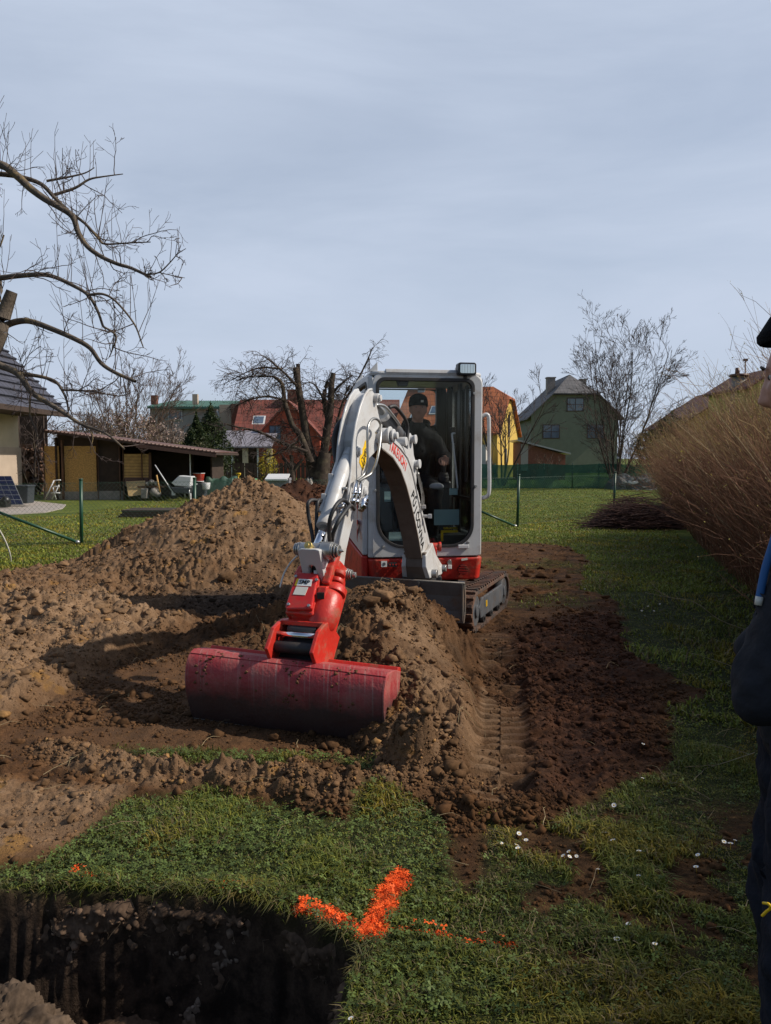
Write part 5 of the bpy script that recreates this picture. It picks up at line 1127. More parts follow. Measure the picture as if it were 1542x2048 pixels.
# ------------------------------------------------------------------ woody plants
pbr('bark_grey', (.11, .09, .072), rough=.9, var=.35, vs=8, bump=.6, bs=25, dirt=(.24, .17, .07), dirt_s=4, dirt_lo=.55, dirt_hi=.7, spec=.1)
pbr('bark_dark', (.055, .042, .035), rough=.95, var=.35, vs=4, bump=.5, bs=14, dirt=(.13, .105, .07), dirt_s=2.5, dirt_lo=.5, dirt_hi=.7, spec=.1)
pbr('twig_dark', (.080, .062, .056), rough=.9, var=.3, spec=.1)
pbr('twig_brown', (.11, .075, .058), rough=.9, var=.3, spec=.1)
K = 7
class Tree:
    def __init__(s): s.b = {}
    def add(s, pts, rad, lvl):
        s.b.setdefault(0 if lvl <= 0 else 1, []).append((pts, rad))
    def grow(s, p, d, L_, r, lvl, mx, nch, spread, up, wig, ratio=.62, tstart=.25, rtip=.45, hang=0):
        q = [np.array(p, float)]; d = np.array(d, float); d /= np.linalg.norm(d)
        for k in range(K - 1):
            d = d + np.array([random.gauss(0, wig), random.gauss(0, wig), random.gauss(0, wig) + up - hang * lvl]); d /= np.linalg.norm(d); q.append(q[-1] + d * L_ / (K - 1))
        q = np.array(q); rd = np.linspace(r, max(r * rtip, .0015), K); s.add(q, rd, lvl)
        if lvl < mx:
            for j in range(nch[min(lvl, len(nch) - 1)]):
                s.child(q, rd, L_, lvl, mx, nch, spread, up, wig, ratio, tstart, rtip, hang)
    def child(s, q, rd, L_, lvl, mx, nch, spread, up, wig, ratio, tstart, rtip, hang):
        t = random.uniform(tstart, 1.0) * (len(q) - 1); i = min(int(t), len(q) - 2); f = t - i; p = q[i] * (1 - f) + q[i + 1] * f; dd = q[i + 1] - q[i]; dd = dd / (np.linalg.norm(dd) + 1e-9)
        rv = np.array([random.gauss(0, 1), random.gauss(0, 1), random.gauss(0, 1)]); rv -= dd * rv.dot(dd); rv /= np.linalg.norm(rv) + 1e-9; a = spread * random.uniform(.6, 1.3)
        nd_ = dd * math.cos(a) + rv * math.sin(a); r_ = rd[i] * random.uniform(.42, .68)
        s.grow(p, nd_, L_ * ratio * random.uniform(.6, 1.2) * (1.15 - .5 * t / (len(q) - 1)), r_, lvl + 1, mx, nch, spread, up, wig, ratio, tstart, rtip, hang)
    def limb(s, pts, r0, r1, lvl=0):
        """traced limb resampled to K points pieces"""
        q = np.array([v[:] for v in smooth_path(pts, 4)]); n = len(q); m = K - 1; rr = np.linspace(r0, r1, n)
        for a in range(0, n - 1, m):
            e = min(a + m, n - 1); seg = q[a:e + 1]; rs = rr[a:e + 1]
            if len(seg) < K:
                ti = np.linspace(0, len(seg) - 1, K); seg2 = np.stack([np.interp(ti, np.arange(len(seg)), seg[:, c]) for c in range(3)], 1); rs = np.interp(ti, np.arange(len(seg)), rs); seg = seg2
            s.add(seg, rs, 0)
        return q, rr
    def build(s, root, mats, names=('trunk', 'crown'), sides=(8, 3), minr=0):
        out = []
        for k, nm in enumerate(names):
            if k not in s.b: continue
            P = np.stack([a for a, b_ in s.b[k]]); Rr = np.maximum(np.stack([b_ for a, b_ in s.b[k]]), minr); V, F = tubes(P, Rr, sides[k]); out.append(np_mesh(nm, V, F, mats[k], parent=root, smooth=True))
        return out
def cloud(name, c, r3, n, size, cols, parent, mat='leaf_small', shell=.5, fx_=None, flat=0):
    """crown of leaf-sized faces through an uneven volume"""
    u = rng.normal(0, 1, (n * 2, 3)); u /= np.linalg.norm(u, axis=1, keepdims=True); rad = rng.random(n * 2) ** (1 / 3) * (1 - shell) + shell * rng.random(n * 2) ** .35
    lump = .75 + .5 * np.array([mnoise.noise(Vector(v * 2.3) + Vector((c[0], c[1], 0))) + .5 for v in u]); P = u * (rad * lump)[:, None] * np.array(r3)[None]
    gap = np.array([mnoise.noise(Vector(v) * (2.2 / max(r3)) * 2 + Vector((3, c[0], 1))) for v in P]); P = P[gap > -.22][:n]
    if fx_ is not None: P = fx_(P)
    P = P + np.array(c)[None]; n = len(P); S = rng.uniform(*size, n); A = rng.normal(0, 1, (n, 3)); A /= np.linalg.norm(A, axis=1, keepdims=True); B = np.cross(A, rng.normal(0, 1, (n, 3))); B /= np.linalg.norm(B, axis=1, keepdims=True)
    V = np.stack([P + A * S[:, None], P + B * (S * .5)[:, None], P - A * S[:, None], P - B * (S * .5)[:, None]], 1).reshape(-1, 3); F = np.arange(4 * n).reshape(-1, 4)
    ci = rng.integers(0, len(cols), n); col = np.array(cols)[ci] * rng.uniform(.65, 1.35, (n, 1)); return np_mesh(name, V, F, mat, parent=parent, col=np.repeat(col, 4, 0))
def gz(x, y): return float(hgt(np.array([x]), np.array([y]), False)[0])
# --- old fruit tree whose limbs reach in from the left, standing just outside the frame
TY = 9.0; T = Tree(); root = empty('fruit_tree', (-6.2, TY, 0), label='bare old fruit tree reaching in over the left side with lichen on its limbs', cat='tree')
def tp(pts, dy=0.0, k=0.0): return [at(a, b, TY + dy + k * (a / 300)) for a, b in pts]
T.limb([Vector((-6.3, TY, -.1)), Vector((-6.25, TY, .8)), Vector((-6.1, TY, 1.5)), Vector((-5.9, TY, 2.1))], .19, .14)
hub = Vector((-5.9, TY, 2.1))
LIM = [([(-130, 420), (-60, 330), (0, 329), (33, 351), (60, 376), (90, 398), (118, 414), (145, 433), (157, 466), (175, 493), (202, 513), (235, 528), (262, 536), (301, 554)], 9, 2.6, 0, -.5), ([(290, 549), (318, 545), (340, 525), (355, 508), (372, 497)], 1.6, .6, -.5, 0), ([(318, 545), (340, 550), (370, 556)], 1.0, .5, -.5, 0),
       ([(-60, 345), (0, 348), (41, 354), (82, 368), (109, 395), (137, 422), (170, 447), (197, 477), (210, 488), (255, 486), (301, 484)], 5.5, 1.0, .25, -.3),
       ([(107, 390), (150, 376), (178, 359), (208, 353), (246, 348)], 3.2, .9, .1, .3), ([(93, 362), (137, 354), (170, 346), (189, 335)], 2.6, .8, .3, .3),
       ([(-120, 590), (-50, 560), (0, 556), (33, 552), (82, 549), (109, 554), (142, 569), (175, 589), (194, 619), (206, 653)], 6.0, 2.2, -.3, -.6),
       ([(206, 653), (232, 671), (224, 701), (218, 715)], 2.0, .8, -.9, 0), ([(178, 590), (205, 588), (232, 603), (268, 647), (282, 682), (287, 696)], 2.6, .9, -.6, -.2),
       ([(-90, 690), (-40, 680), (0, 660), (16, 649), (41, 642), (66, 644), (109, 660), (148, 677), (180, 696), (202, 726), (230, 745), (271, 763)], 8.0, 3.0, .2, -.8),
       ([(-90, 740), (-20, 725), (0, 731), (37, 748), (62, 783), (93, 804), (124, 823), (162, 848), (212, 867), (249, 898)], 8.5, 1.4, -.2, -.9),
       ([(37, 748), (75, 752), (109, 762), (124, 780), (134, 804), (137, 830)], 4.2, 1.2, -.2, -.3), ([(124, 780), (155, 781), (187, 783), (237, 792), (262, 785)], 2.2, .7, -.4, 0),
       ([(-60, 640), (0, 600), (-5, 520), (8, 470)], 4, 1.4, .4, 0), ([(62, 783), (60, 830), (75, 870), (70, 900)], 2.0, .7, -.3, 0), ([(162, 848), (185, 870), (180, 900)], 1.6, .6, -.4, 0)]
pxm = TY / FP
for pts, a, b_, dy, k in LIM:
    q, rr = T.limb(tp(pts, dy, k), a * pxm, b_ * pxm)
    n = max(5, int(len(q) * .62))
    kf = .45 if a < 2 else 1.0
    for j in range(n):
        i = random.randrange(0, len(q) - 1)
        if q[i][0] < -4.9: continue
        dd = q[i + 1] - q[i]; dd /= np.linalg.norm(dd) + 1e-9
        m_ = random.random()
        if m_ < .42:      # water shoots
            T.grow(q[i], (random.gauss(0, .22), random.gauss(0, .3), 1), kf * random.uniform(.22, .75), .0042, 1, 2, [0, random.choice([1, 2, 3])], .6, .03, .06, .35, .3)
        else:
            T.grow(q[i], dd * .6 + np.array([random.gauss(0, .7), random.gauss(0, .7), random.gauss(-.1, .7)]), kf * random.uniform(.22, .6), .0062, 1, 3, [0, 4, 2], .75, .02, .20, .55, .15)
T.limb([at(-60, 760, TY), at(-12, 690, TY), at(6, 635, TY), at(24, 583, TY)], .12, .062)
T.limb([hub, at(-120, 740, TY), at(-70, 735, TY)], .13, .07); T.limb([hub, at(-170, 600, TY), at(-130, 420, TY)], .12, .06); T.limb([hub, at(-130, 700, TY), at(-90, 690, TY)], .1, .055); T.limb([hub, at(-150, 640, TY), at(-120, 590, TY)], .09, .04)
for (a, b_) in ((5, 250), (12, 290), (-5, 300)): T.grow(at(a - 10, b_ + 60, TY), (.2, 0, 1), .5, .004, 1, 2, [0, 3], .6, .03, .1, .4)
T.build(root, ('bark_grey', 'twig_dark'), ('trunk', 'crown'), (10, 4), .0022)
# --- old pruned tree in the middle
MY = 34.0; T = Tree(); root = empty('pruned_tree', (xat(638, MY), MY, gz(xat(638, MY), MY)), label='gnarled dark fruit tree with sawn-off leaders in front of the red house', cat='tree')
def mp_(pts, dy=0.0): return [at(a, b, MY + dy) for a, b in pts]
pxm = MY / FP
ML = [([(637, 990), (637, 965), (632, 940), (622, 915)], 30, 15, 0), ([(641, 990), (642, 960), (646, 930), (650, 905)], 26, 14, -.2), ([(630, 945), (626, 925), (615, 884), (607, 836), (599, 787), (591, 735)], 13, 7, 0), ([(604, 815), (598, 775), (596, 728)], 7, 5, .4),
      ([(646, 950), (646, 925), (652, 875), (661, 816), (663, 768), (667, 746)], 13, 6, 0), ([(655, 840), (648, 800), (650, 780), (656, 763)], 6, 5, .5), ([(622, 925), (600, 870), (585, 851), (570, 806), (564, 768), (547, 753)], 9, 3.5, -.6),
      ([(547, 753), (520, 752), (498, 754), (470, 762)], 2.5, .8, -.6), ([(615, 905), (576, 890), (556, 882), (517, 863), (478, 855), (449, 847)], 5.5, 1.5, -1), ([(592, 770), (575, 752), (560, 738), (537, 719), (525, 711)], 3.5, 1.2, -.4), ([(560, 738), (525, 735), (494, 744), (465, 760)], 2.5, .8, -.2),
      ([(568, 800), (537, 793), (508, 797), (484, 806), (458, 820)], 3, .9, -.8), ([(663, 790), (673, 777), (692, 760), (705, 750)], 4, 1.4, .3), ([(650, 923), (669, 894), (688, 865), (700, 840)], 7, 3, .3), ([(665, 880), (678, 830), (690, 790), (700, 770)], 4, 2, .8), ([(648, 800), (630, 770), (615, 765)], 3, 1, .2), ([(690, 800), (715, 760), (735, 720), (745, 695)], 3, 1.2, .8), ([(600, 880), (560, 905), (530, 915)], 3, 1, -1.2)]
for pts, a, b_, dy in ML:
    q, rr = T.limb(mp_(pts, dy), a * pxm * .82, b_ * pxm * .82)
    for j in range(int(len(q) * (1.7 if a < 10 else .8))):
        i = random.randrange(0, len(q) - 1); left = 1 if q[i][0] < -3.2 else -.3
        T.grow(q[i], (random.gauss(-.5 * left, .6), random.gauss(0, .5), random.gauss(.05, .5)), random.uniform(.4, 1.3), .018, 1, 3, [0, 4, 3], .7, .0, .16, .6, .15, hang=.03)
T.build(root, ('bark_dark', 'twig_dark'), ('trunk', 'crown'), (10, 3), .0055)
cloud('buds', at(540, 780, MY), (2.4, 1.5, 1.5), 2600, (.015, .04), [(.14, .09, .06), (.20, .13, .09), (.10, .07, .05)], root)
# small V tree
VY = 33.0; T = Tree(); root = empty('young_tree', (xat(584, VY), VY, 0), label='small forked pruned tree beside the white box behind the soil heap', cat='tree')
for pts, a, b_ in (([(584, 985), (584, 960), (583, 940)], 8, 6), ([(583, 942), (575, 928), (565, 915)], 4, 2.5), ([(584, 945), (584, 925), (582, 910)], 4.5, 3.5), ([(585, 945), (597, 928), (606, 918)], 4, 2.5)):
    q, rr = T.limb([at(x, y, VY) for x, y in pts], a * VY / FP, b_ * VY / FP)
    for j in range(5): T.grow(q[-1 - j], (random.gauss(0, .6), random.gauss(0, .4), .5), .6, .012, 1, 2, [0, 3], .7, .02, .15, .6)
T.build(root, ('bark_dark', 'twig_dark'), minr=.005)
def stems_tree(name, label, px, py, Y, n, H, spread, nch, r=.07, mats=('bark_dark', 'twig_dark'), up=.03, wig=.07, minr=.006, mx=3, lo=.5, ratio=.5):
    x = xat(px, Y); T = Tree(); z0 = gz(x, Y) - .05; root = empty(name, (x, Y, z0), label=label, cat='tree')
    for k in range(n):
        a = 2 * math.pi * (k + random.random() * .6) / n; sp_ = spread * random.uniform(.2, 1.0)
        T.grow((x + math.cos(a) * .12, Y + math.sin(a) * .12, z0), (math.cos(a) * sp_, math.sin(a) * sp_, 1), H * random.uniform(.75, 1.0), r * random.uniform(.6, 1), 0, mx, nch, .55, up, wig, ratio, lo, .3)
    T.build(root, mats, minr=minr); return root
stems_tree('bare_tree', 'tall bare many-stemmed tree spreading in front of the green house', 1232, 975, 37, 10, 7.0, .36, [9, 6, 4, 2], .056, ('bark_dark', 'twig_dark'), .004, .06, .0065, 4, .22, .48)
stems_tree('bare_tree', 'slender bare tree behind the green netting before the yellow gable', 1003, 950, 41, 6, 5.0, .42, [8, 6, 4], .06, ('bark_dark', 'twig_dark'), .03, .06, .0075, 3, .3)
stems_tree('bare_shrub', 'reddish bare shrub behind the green netting under the green house', 1095, 945, 42, 14, 1.7, .9, [6, 4], .018, ('twig_brown', 'twig_brown'), .02, .1, .007, 2, .2)
stems_tree('bare_shrub', 'low bare shrub at the foot of the tall bare tree', 1245, 960, 38.5, 16, 3.0, .8, [7, 4], .02, ('twig_dark', 'twig_dark'), .02, .08, .007, 2, .2)
# left thicket behind the shed
for (px, Y, H, lab, cl, nc) in ((255, 44, 4.6, 'pinkish budding shrub rising over the middle of the shed roof', [(.36, .25, .22), (.27, .19, .15), (.22, .17, .10)], 9000), (190, 47, 4.4, 'brown budding shrub over the left part of the shed roof', [(.22, .16, .11), (.28, .20, .16), (.17, .15, .07)], 7500), (330, 46, 3.9, 'greyish pink shrub between shed roof and dark evergreen', [(.33, .26, .24), (.24, .19, .15)], 6000), (365, 43, 2.6, 'olive green bush over the right end of the shed roof', [(.10, .10, .035), (.15, .13, .04)], 5000)):
    rt = stems_tree('budding_shrub', lab, px, 960, Y, 9, H * .9, .75, [8, 5, 4], .05, ('bark_dark', 'twig_brown'), .02, .08, .009, 3, .3)
    x = xat(px, Y); cloud('blossom', (x, Y, H * .52), (H * .52, H * .45, H * .42), nc, (.03, .075), cl, rt)
stems_tree('bare_tree', 'faint bare tree far behind the pinkish shrubs', 262, 940, 58, 6, 8.6, .5, [9, 7, 4], .09, ('bark_dark', 'twig_brown'), .03, .07, .011, 3, .35)
stems_tree('bare_tree', 'bare tree between the cream house and the shed', 70, 985, 31, 5, 3.4, .6, [7, 5, 4], .06, ('bark_dark', 'twig_dark'), .02, .09, .006, 3, .2)
# evergreens
DG = [(.018, .032, .010), (.030, .050, .014), (.045, .062, .018)]
def conef(H, r):
    def f(P):
        t = np.clip((P[:, 2] / H + .5), 0, 1); k = (1 - t) ** .8 * 1.3 + .06; P = P.copy(); P[:, 0] *= k; P[:, 1] *= k; return P
    return f
for (px, Y, H, w_, lab) in ((395, 40, 3.6, 1.0, 'dark evergreen with a pointed top, left of the pair'), (424, 41, 4.1, 1.25, 'taller dark evergreen with ragged top, right of the pair')):
    x = xat(px, Y); rt = empty('evergreen_tree', (x, Y, 0), label=lab, cat='tree'); p = MB(); p.tube([(x, Y, -.1), (x, Y, H * .8)], [.09, .02], 8); p.build('trunk', 'bark_dark', rt)
    cloud('crown', (x, Y, H * .55), (w_ * 1.1, w_, H * .52), 9000, (.03, .085), DG, rt, fx_=conef(H * 1.0, w_))
for (px, py, Y, r3, cols, nm, lab, n, sz) in ((400, 930, 38.5, (1.25, .8, 1.1), [(.05, .055, .022), (.09, .085, .035), (.035, .04, .018)], 'evergreen_bush', 'dark tangled bush below the evergreens at the end of the shed', 6500, (.03, .07)),
        (536, 930, 40, (.55, .5, .85), [(.55, .42, .02), (.40, .32, .03), (.12, .13, .02)], 'forsythia_bush', 'yellow flowering bush in front of the red house', 1800, (.02, .05)),
        (1302, 893, 38, (.95, .9, .9), [(.05, .06, .014), (.075, .08, .02), (.03, .04, .01)], 'evergreen_bush', 'round olive evergreen bush at the far end of the brown hedge', 5000, (.03, .07)),
        (1345, 862, 40, (.9, .9, .9), DG, 'evergreen_bush', 'dark evergreen bush in front of the yellow house at the right', 4000, (.03, .08))):
    P = at(px, py, Y); rt = empty(nm, (P.x, P.y, 0), label=lab, cat='bush'); T = Tree()
    for k in range(7): T.grow((P.x, P.y, 0), (random.gauss(0, .5), random.gauss(0, .5), 1), max(P.z, .6) * 1.2, .03, 0, 1, [3], .6, .02, .1)
    T.build(rt, ('twig_brown', 'twig_brown'), ('stem', 'twigs')); cloud('foliage', P, r3, n, sz, cols, rt)
# --- hedge along the right
vcol_mat('hedge_twig', rough=.75, var=.2, vs=6, spec=.25)
def hedge():
    N = 25000; u = rng.random(N); q_ = rng.random(N); Yb = np.where(q_ < .5, 4.5 + 10 * u, np.where(q_ < .76, -2 + 6.5 * u, 12 + 13 * u)); Xb = 1.55 + .292 * Yb + rng.uniform(0, 1.5, N) * (.7 + .03 * Yb)
    Lg = np.where(Yb < 5.0, rng.uniform(1.0, 1.75, N), rng.uniform(1.1, 2.2, N)) * (.9 + .25 * fbm(Xb, Yb, .7, 2, 55)) * np.where(Yb < 5.2, .93, 1.0); az = rng.normal(math.pi, 1.6, N); tilt = np.abs(rng.normal(.04, .25, N))
    D = np.stack([np.cos(az) * np.sin(tilt), np.sin(az) * np.sin(tilt), np.cos(tilt)], 1); Kk = 6; P = np.zeros((N, Kk, 3)); P[:, 0] = np.stack([Xb, Yb, np.zeros(N) + rng.uniform(-.02, .5, N) * (rng.random(N) < .5)], 1)
    bend = np.stack([np.cos(az), np.sin(az), np.zeros(N)], 1) * rng.uniform(.0, .10, (N, 1)); d = D.copy()
    for k in range(1, Kk):
        d = d + bend + rng.normal(0, .06, (N, 3)); d[:, 2] -= .02 * k; d /= np.linalg.norm(d, axis=1, keepdims=True); P[:, k] = P[:, k - 1] + d * (Lg / (Kk - 1))[:, None]
    Rr = np.linspace(1, .28, Kk)[None] * rng.uniform(.0022, .0048, (N, 1)); V1, F1 = tubes(P, Rr, 3)
    tone = rng.random((N, 1)); c1 = np.where(tone < .62, np.array([[.19, .092, .052]]), np.where(tone < .90, np.array([[.22, .115, .060]]), np.array([[.46, .36, .22]]))) * rng.uniform(.6, 1.3, (N, 1)); C1 = np.repeat(c1, Kk * 3, 0)
    M = 90000; i = rng.integers(0, N, M); k = rng.integers(1, Kk - 1, M); f = rng.random(M)[:, None]; b = P[i, k] * (1 - f) + P[i, k + 1] * f; dd = P[i, k + 1] - P[i, k]; dd /= np.linalg.norm(dd, axis=1, keepdims=True)
    dn = dd + rng.normal(0, .6, (M, 3)); dn[:, 2] += .15; dn /= np.linalg.norm(dn, axis=1, keepdims=True); l2 = rng.uniform(.08, .38, (M, 1)); Q = np.stack([b, b + dn * l2 * .5, b + (dn + rng.normal(0, .15, (M, 3))) * l2], 1)
    R2 = np.array([[1, .8, .5]]) * rng.uniform(.0012, .0024, (M, 1)); V2, F2 = tubes(Q, R2, 3); hgh = b[:, 2:3]
    c2 = np.where(hgh > 1.45, np.array([[.27, .185, .080]]), np.array([[.21, .105, .062]])) * rng.uniform(.6, 1.4, (M, 1)); C2 = np.repeat(c2, 9, 0)
    # buds and little leaves
    B = 80000; j = rng.integers(0, M, B); p = Q[j, 2] + rng.normal(0, .01, (B, 3)); top = p[:, 2] + .25 * rng.normal(0, 1, B) > 1.15; keep = top | (rng.random(B) < .25); p = p[keep]; top = top[keep]; B = len(p); A = rng.normal(0, 1, (B, 3)); A /= np.linalg.norm(A, axis=1, keepdims=True); E = np.cross(A, rng.normal(0, 1, (B, 3))); E /= np.linalg.norm(E, axis=1, keepdims=True); S = rng.uniform(.004, .010, (B, 1))
    V3 = np.stack([p + A * S, p + E * S * .5, p - A * S, p - E * S * .5], 1).reshape(-1, 3); F3 = np.arange(4 * B).reshape(-1, 4); c3 = np.where(top[:, None], np.array([[.42, .36, .08]]), np.array([[.26, .17, .09]])) * rng.uniform(.6, 1.3, (B, 1)); C3 = np.repeat(c3, 4, 0)
    root = empty('hedge', (5.0, 9.0, 0), label='tall dense bare brown hedge with yellowish buds running along the right side', cat='hedge')
    np_mesh('stems', V1, F1, MATS['hedge_twig'], parent=root, col=C1, smooth=True)['kind'] = 'stuff'; o2 = np_mesh('twigs', V2, F2, MATS['hedge_twig'], parent=root, col=C2, smooth=True); o2['kind'] = 'stuff'; np_mesh('buds', V3, F3, MATS['leaf_small'], parent=root, col=C3)['kind'] = 'stuff'
hedge()
# cut brushwood lying in front of the far end of the hedge
N = 2600; a = rng.normal(.1, .5, N); cx = rng.normal(5.55, .36, N); cy = rng.normal(16.6, .3, N); l = rng.uniform(.2, .6, N); hz = np.abs(rng.normal(0, .22, N)) * np.exp(-((cx - 5.4) / .7) ** 2) + .02
t = np.linspace(-.5, .5, 4)[None, :, None]; Dd = np.stack([np.cos(a), np.sin(a), rng.normal(0, .12, N)], 1)[:, None]; P = np.stack([cx, cy, hz], 1)[:, None] + Dd * t * l[:, None, None] * 2; P[:, :, 2] = np.maximum(P[:, :, 2], .01)
V, F = tubes(P, np.full((N, 4), .006), 3); c = np.repeat(np.array([[.060, .028, .022]]) * rng.uniform(.6, 1.5, (N, 1)), 12, 0)
o = np_mesh('brushwood_pile', V, F, MATS['hedge_twig'], col=c, loc=(5.5, 16.6, 0)); tag(o, 'low dark heap of cut brushwood on the lawn near the hedge', 'brushwood')
o['kind'] = 'stuff'
pbr('wood_yellow2', (.36, .29, .19), rough=.8, var=.2)
# overhanging bare shoots by the hedge foot
for lab, (pts, r, YS) in zip(('long thin arching shoot reaching farthest from the hedge foot over the grass', 'short pale shoot under the long arching one by the man', 'low dry shoot close to the ground beside the man\'s legs'), (([(1500, 1262), (1440, 1240), (1390, 1205), (1340, 1195), (1290, 1185)], .0045, 6.6), ([(1505, 1345), (1470, 1335), (1430, 1320)], .0035, 5.2), ([(1510, 1505), (1450, 1525), (1400, 1540)], .0015, 3.62))):
    T = Tree(); rt = empty('bramble_shoot', tuple(at(pts[0][0], pts[0][1], YS)), label=lab, cat='shoot')
    q, rr = T.limb([at(a_, b_, YS) for a_, b_ in pts], r, .001)
    for j in range(4): T.grow(q[random.randrange(len(q))], (-.6, random.gauss(0, .4), random.gauss(.2, .4)), .18, .0016, 1, 1, [0], .5, 0, .1)
    T.build(rt, ('wood_yellow2', 'wood_yellow2'), ('stem', 'twigs'), (5, 3))
# ------------------------------------------------------------------ buildings
def tile_mat(name, col, col2, sx=3.2, sy=3.0, plane='xz', mortar=.28):
    m = bpy.data.materials.new(name); m.use_nodes = True; nt = m.node_tree; nt.nodes.clear(); L = nt.links
    out = nd(nt, 'ShaderNodeOutputMaterial'); b = nd(nt, 'ShaderNodeBsdfPrincipled', i_Roughness=.75); tc = nd(nt, 'ShaderNodeTexCoord'); s = nd(nt, 'ShaderNodeSeparateXYZ'); c = nd(nt, 'ShaderNodeCombineXYZ')
    L.new(tc.outputs['Object'], s.inputs[0]); L.new(s.outputs[plane[0].upper()], c.inputs[0]); L.new(s.outputs['Z'], c.inputs[1])
    bk_ = nd(nt, 'ShaderNodeTexBrick'); bk_.offset = 0.0; bk_.inputs['Scale'].default_value = 1; bk_.inputs['Brick Width'].default_value = 1 / sx; bk_.inputs['Row Height'].default_value = 1 / sy; bk_.inputs['Mortar Size'].default_value = .02; bk_.inputs['Mortar Smooth'].default_value = .9
    bk_.inputs['Color1'].default_value = (*col, 1); bk_.inputs['Color2'].default_value = (*col2, 1); bk_.inputs['Mortar'].default_value = (*[k * mortar for k in col], 1); L.new(c.outputs[0], bk_.inputs[0])
    n = nd(nt, 'ShaderNodeTexNoise', i_Scale=1.2, i_Detail=6.0); L.new(tc.outputs['Object'], n.inputs['Vector']); r = nd(nt, 'ShaderNodeMapRange', i_1=.3, i_2=.7, i_3=.7, i_4=1.25); L.new(n.outputs[0], r.inputs[0])
    h = nd(nt, 'ShaderNodeHueSaturation'); L.new(bk_.outputs[0], h.inputs['Color']); L.new(r.outputs[0], h.inputs['Value']); L.new(h.outputs[0], b.inputs['Base Color'])
    bp_ = nd(nt, 'ShaderNodeBump', i_Strength=.6, i_Distance=.04); L.new(bk_.outputs['Fac'], bp_.inputs['Height']); bp_.invert = True; L.new(bp_.outputs[0], b.inputs['Normal']); L.new(b.outputs[0], out.inputs[0]); MATS[name] = m
tile_mat('tile_orange', (.42, .13, .045), (.30, .085, .035), 3.3, 3.3); tile_mat('tile_red', (.20, .052, .034), (.15, .042, .030), 3.3, 3.6); tile_mat('tile_grey', (.12, .115, .12), (.085, .085, .09), 3.0, 3.2)
tile_mat('tile_slate', (.052, .055, .080), (.040, .043, .064), 3.6, 3.0, 'yz'); tile_mat('tile_maroon', (.115, .036, .030), (.085, .028, .024), 3.3, 3.3, 'yz')
def plaster(n, c, **k): pbr(n, c, rough=.9, var=.08, vs=2.0, bump=.2, bs=30, dirt=tuple(x * .7 for x in c), dirt_s=1.2, dirt_lo=.55, dirt_hi=.85, spec=.15, **k)
plaster('plaster_cream', (.56, .47, .33)); plaster('plaster_yellow', (.55, .38, .10)); plaster('plaster_green', (.165, .19, .145)); plaster('plaster_red', (.36, .085, .050)); plaster('plaster_white', (.55, .53, .50)); plaster('plaster_grey', (.36, .33, .31)); plaster('plaster_lime', (.46, .42, .13)); plaster('plaster_beige', (.42, .34, .27))
pbr('roof_green_metal', (.05, .12, .095), rough=.5, var=.1); pbr('roof_lean', (.20, .19, .22), rough=.7, var=.15); pbr('wood_dark', (.040, .024, .017), rough=.85, var=.35, vs=4, bump=.3); pbr('wood_brown', (.12, .06, .035), rough=.8, var=.3, vs=4, bump=.3)
pbr('wood_yellow', (.46, .27, .09), rough=.7, var=.25, vs=5, bump=.3, bs=20); pbr('plywood', (.50, .35, .16), rough=.7, var=.12, vs=3); pbr('osb', (.44, .255, .08), rough=.75, var=.35, vs=22, detail=2.0, bump=.2); pbr('frame_white', (.6, .6, .6), rough=.5); pbr('frame_brown', (.06, .035, .03), rough=.6)
pbr('window_pane', (.10, .14, .20), rough=.08, var=.25, vs=1.5, spec=.8); pbr('gutter', (.095, .045, .034), rough=.5, var=.2); pbr('brick_red', (.20, .075, .05), rough=.9, var=.25, vs=8)
pbr('tarp_green', (.035, .075, .055), rough=.45, var=.3, vs=5, bump=.4, bs=10); pbr('galvanised', (.38, .39, .40), rough=.4, metal=.6, var=.1); pbr('plastic_red', (.50, .05, .03), rough=.4); pbr('plastic_dark', (.035, .042, .052), rough=.5, var=.1); pbr('plastic_white', (.60, .61, .63), rough=.45, var=.05)
pbr('stone_grey', (.24, .22, .20), rough=.9, var=.3, vs=10, bump=.5, bs=30); pbr('box_green', (.10, .27, .13), rough=.6, var=.1); pbr('post_green', (.008, .050, .026), rough=.4, var=.15)
